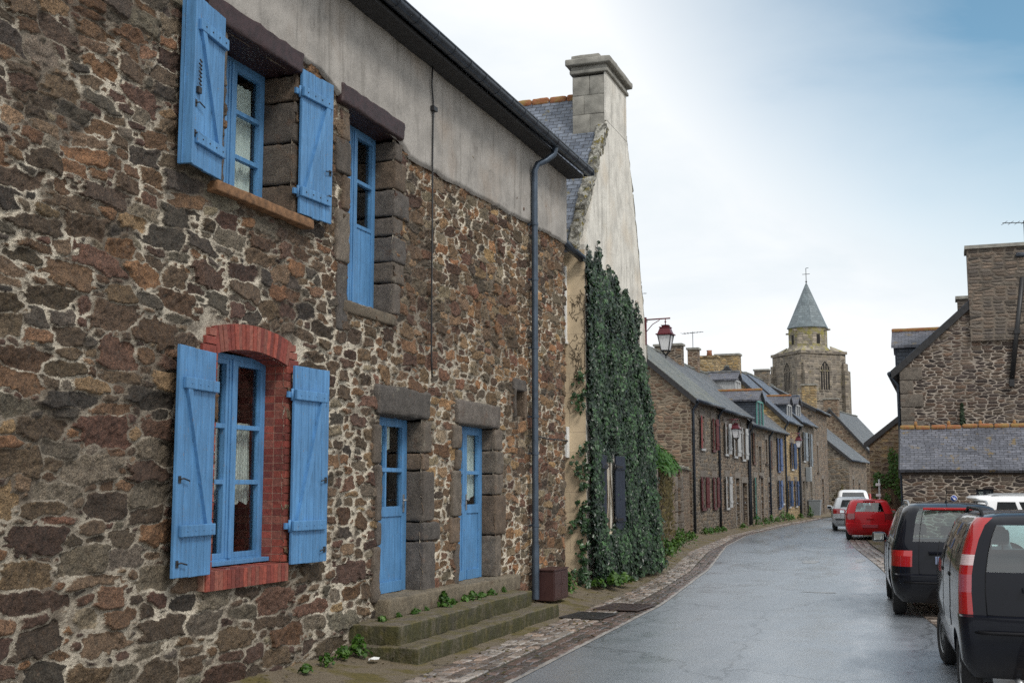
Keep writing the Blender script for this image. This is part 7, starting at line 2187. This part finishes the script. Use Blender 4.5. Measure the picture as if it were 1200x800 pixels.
b = MB(); b.box((-.31, -.38, .95), (.31, .37, 1.0), .015); b.tube([(-.25, .38, .93), (.25, .38, .93)], .02, 8); b.build('lid', 'grey_plastic', wb)
for s_ in (-1, 1):
    b = MB(); b.lathe([(.1, s_ * .24), (.1, s_ * .29)], 14, (0, .24, .1), 'x'); b.build('wheel', 'tyre', wb)
ub = thing('utility_box', 'pale grey box fixed high on the grey house front', 'box', (fl(73.8)[0] + 0.16, 73.8, 2.2))
b = MB(); b.box((-.14, -.4, 0), (.14, .4, .85), .02); b.build('body', 'grey_plastic', ub)
b = MB(); b.box((.14, -.36, .05), (.152, .36, .8), .005); b.build('door', 'grey_plastic', ub)
def antenna(label, loc, h, rz):
    t = thing('tv_antenna', label, 'antenna', loc, rz, 'rooftop aerials')
    b = MB(); b.tube([(0, 0, -0.6), (0, 0, h)], 0.016, 6); b.build('mast', 'iron', t)
    b = MB(); b.tube([(-0.6, 0, h - 0.06), (0.6, 0, h - 0.06)], 0.012, 5)
    for k in range(7):
        x = -0.55 + k * 0.18; L_ = 0.26 - 0.02 * k
        b.tube([(x, -L_, h - 0.06), (x, L_, h - 0.06)], 0.008, 4)
    b.build('boom', 'iron', t)
antenna('television aerial on the chimney over the maroon shuttered house', (-12.2, 49.0, 8.8), 1.3, R(10))
antenna('television aerial on the chimney behind the slate dormer', (-11.6, 58.9, 8.6), 1.0, R(-20))
antenna('television aerial on the wide stack of the big right-hand gable', (2.45, 37.0, 8.8), 0.75, R(15))
lt = thing('paper_scrap', 'crumpled white scrap of litter by the foot of the steps', 'litter', (-5.72, 11.6, 0.085))
b = MB(); rs = np.random.default_rng(9)
vs = [(math.cos(k) * 0.05 * rs.uniform(.6, 1.2), math.sin(k) * 0.09 * rs.uniform(.6, 1.2), rs.uniform(0, 0.035)) for k in np.linspace(0, 5.6, 9)] + [(0, 0, 0.045)]
b.add(vs, [(i, (i + 1) % 9, 9) for i in range(9)]); b.build('paper', 'plastic_white', lt)

# wind-blown leaves and grit on the pavement and in the gutter
rs = np.random.default_rng(41); n = 700
y = rs.uniform(9, 34, n); f = rs.random(n)
wl = np.interp(y, YS, WL) + 0.3; sr = np.interp(y, YS, SR)
x = wl + (sr - wl) * f ** 1.3
z = np.interp((x - np.interp(y, YS, WL)) / (np.interp(y, YS, SL) - np.interp(y, YS, WL)), [0, 1, 1.05, 2], [0.19, 0.035, 0.034, 0.03])
ok = ~((y > 12) & (y < 17) & (x < -5.3)); x, y, z = x[ok], y[ok], z[ok]; n = len(x)
lf = leaf_mesh('fallen_leaves', np.stack([x, y, z + 0.004], 1), np.stack([rs.normal(0, .25, n), rs.normal(0, .25, n), np.ones(n)], 1), 0.05, 'bush', None, 'oval', 4)
tag(lf, 'small brown fallen leaves scattered over the pavement and gutter', 'fallen leaves', None, 'stuff')
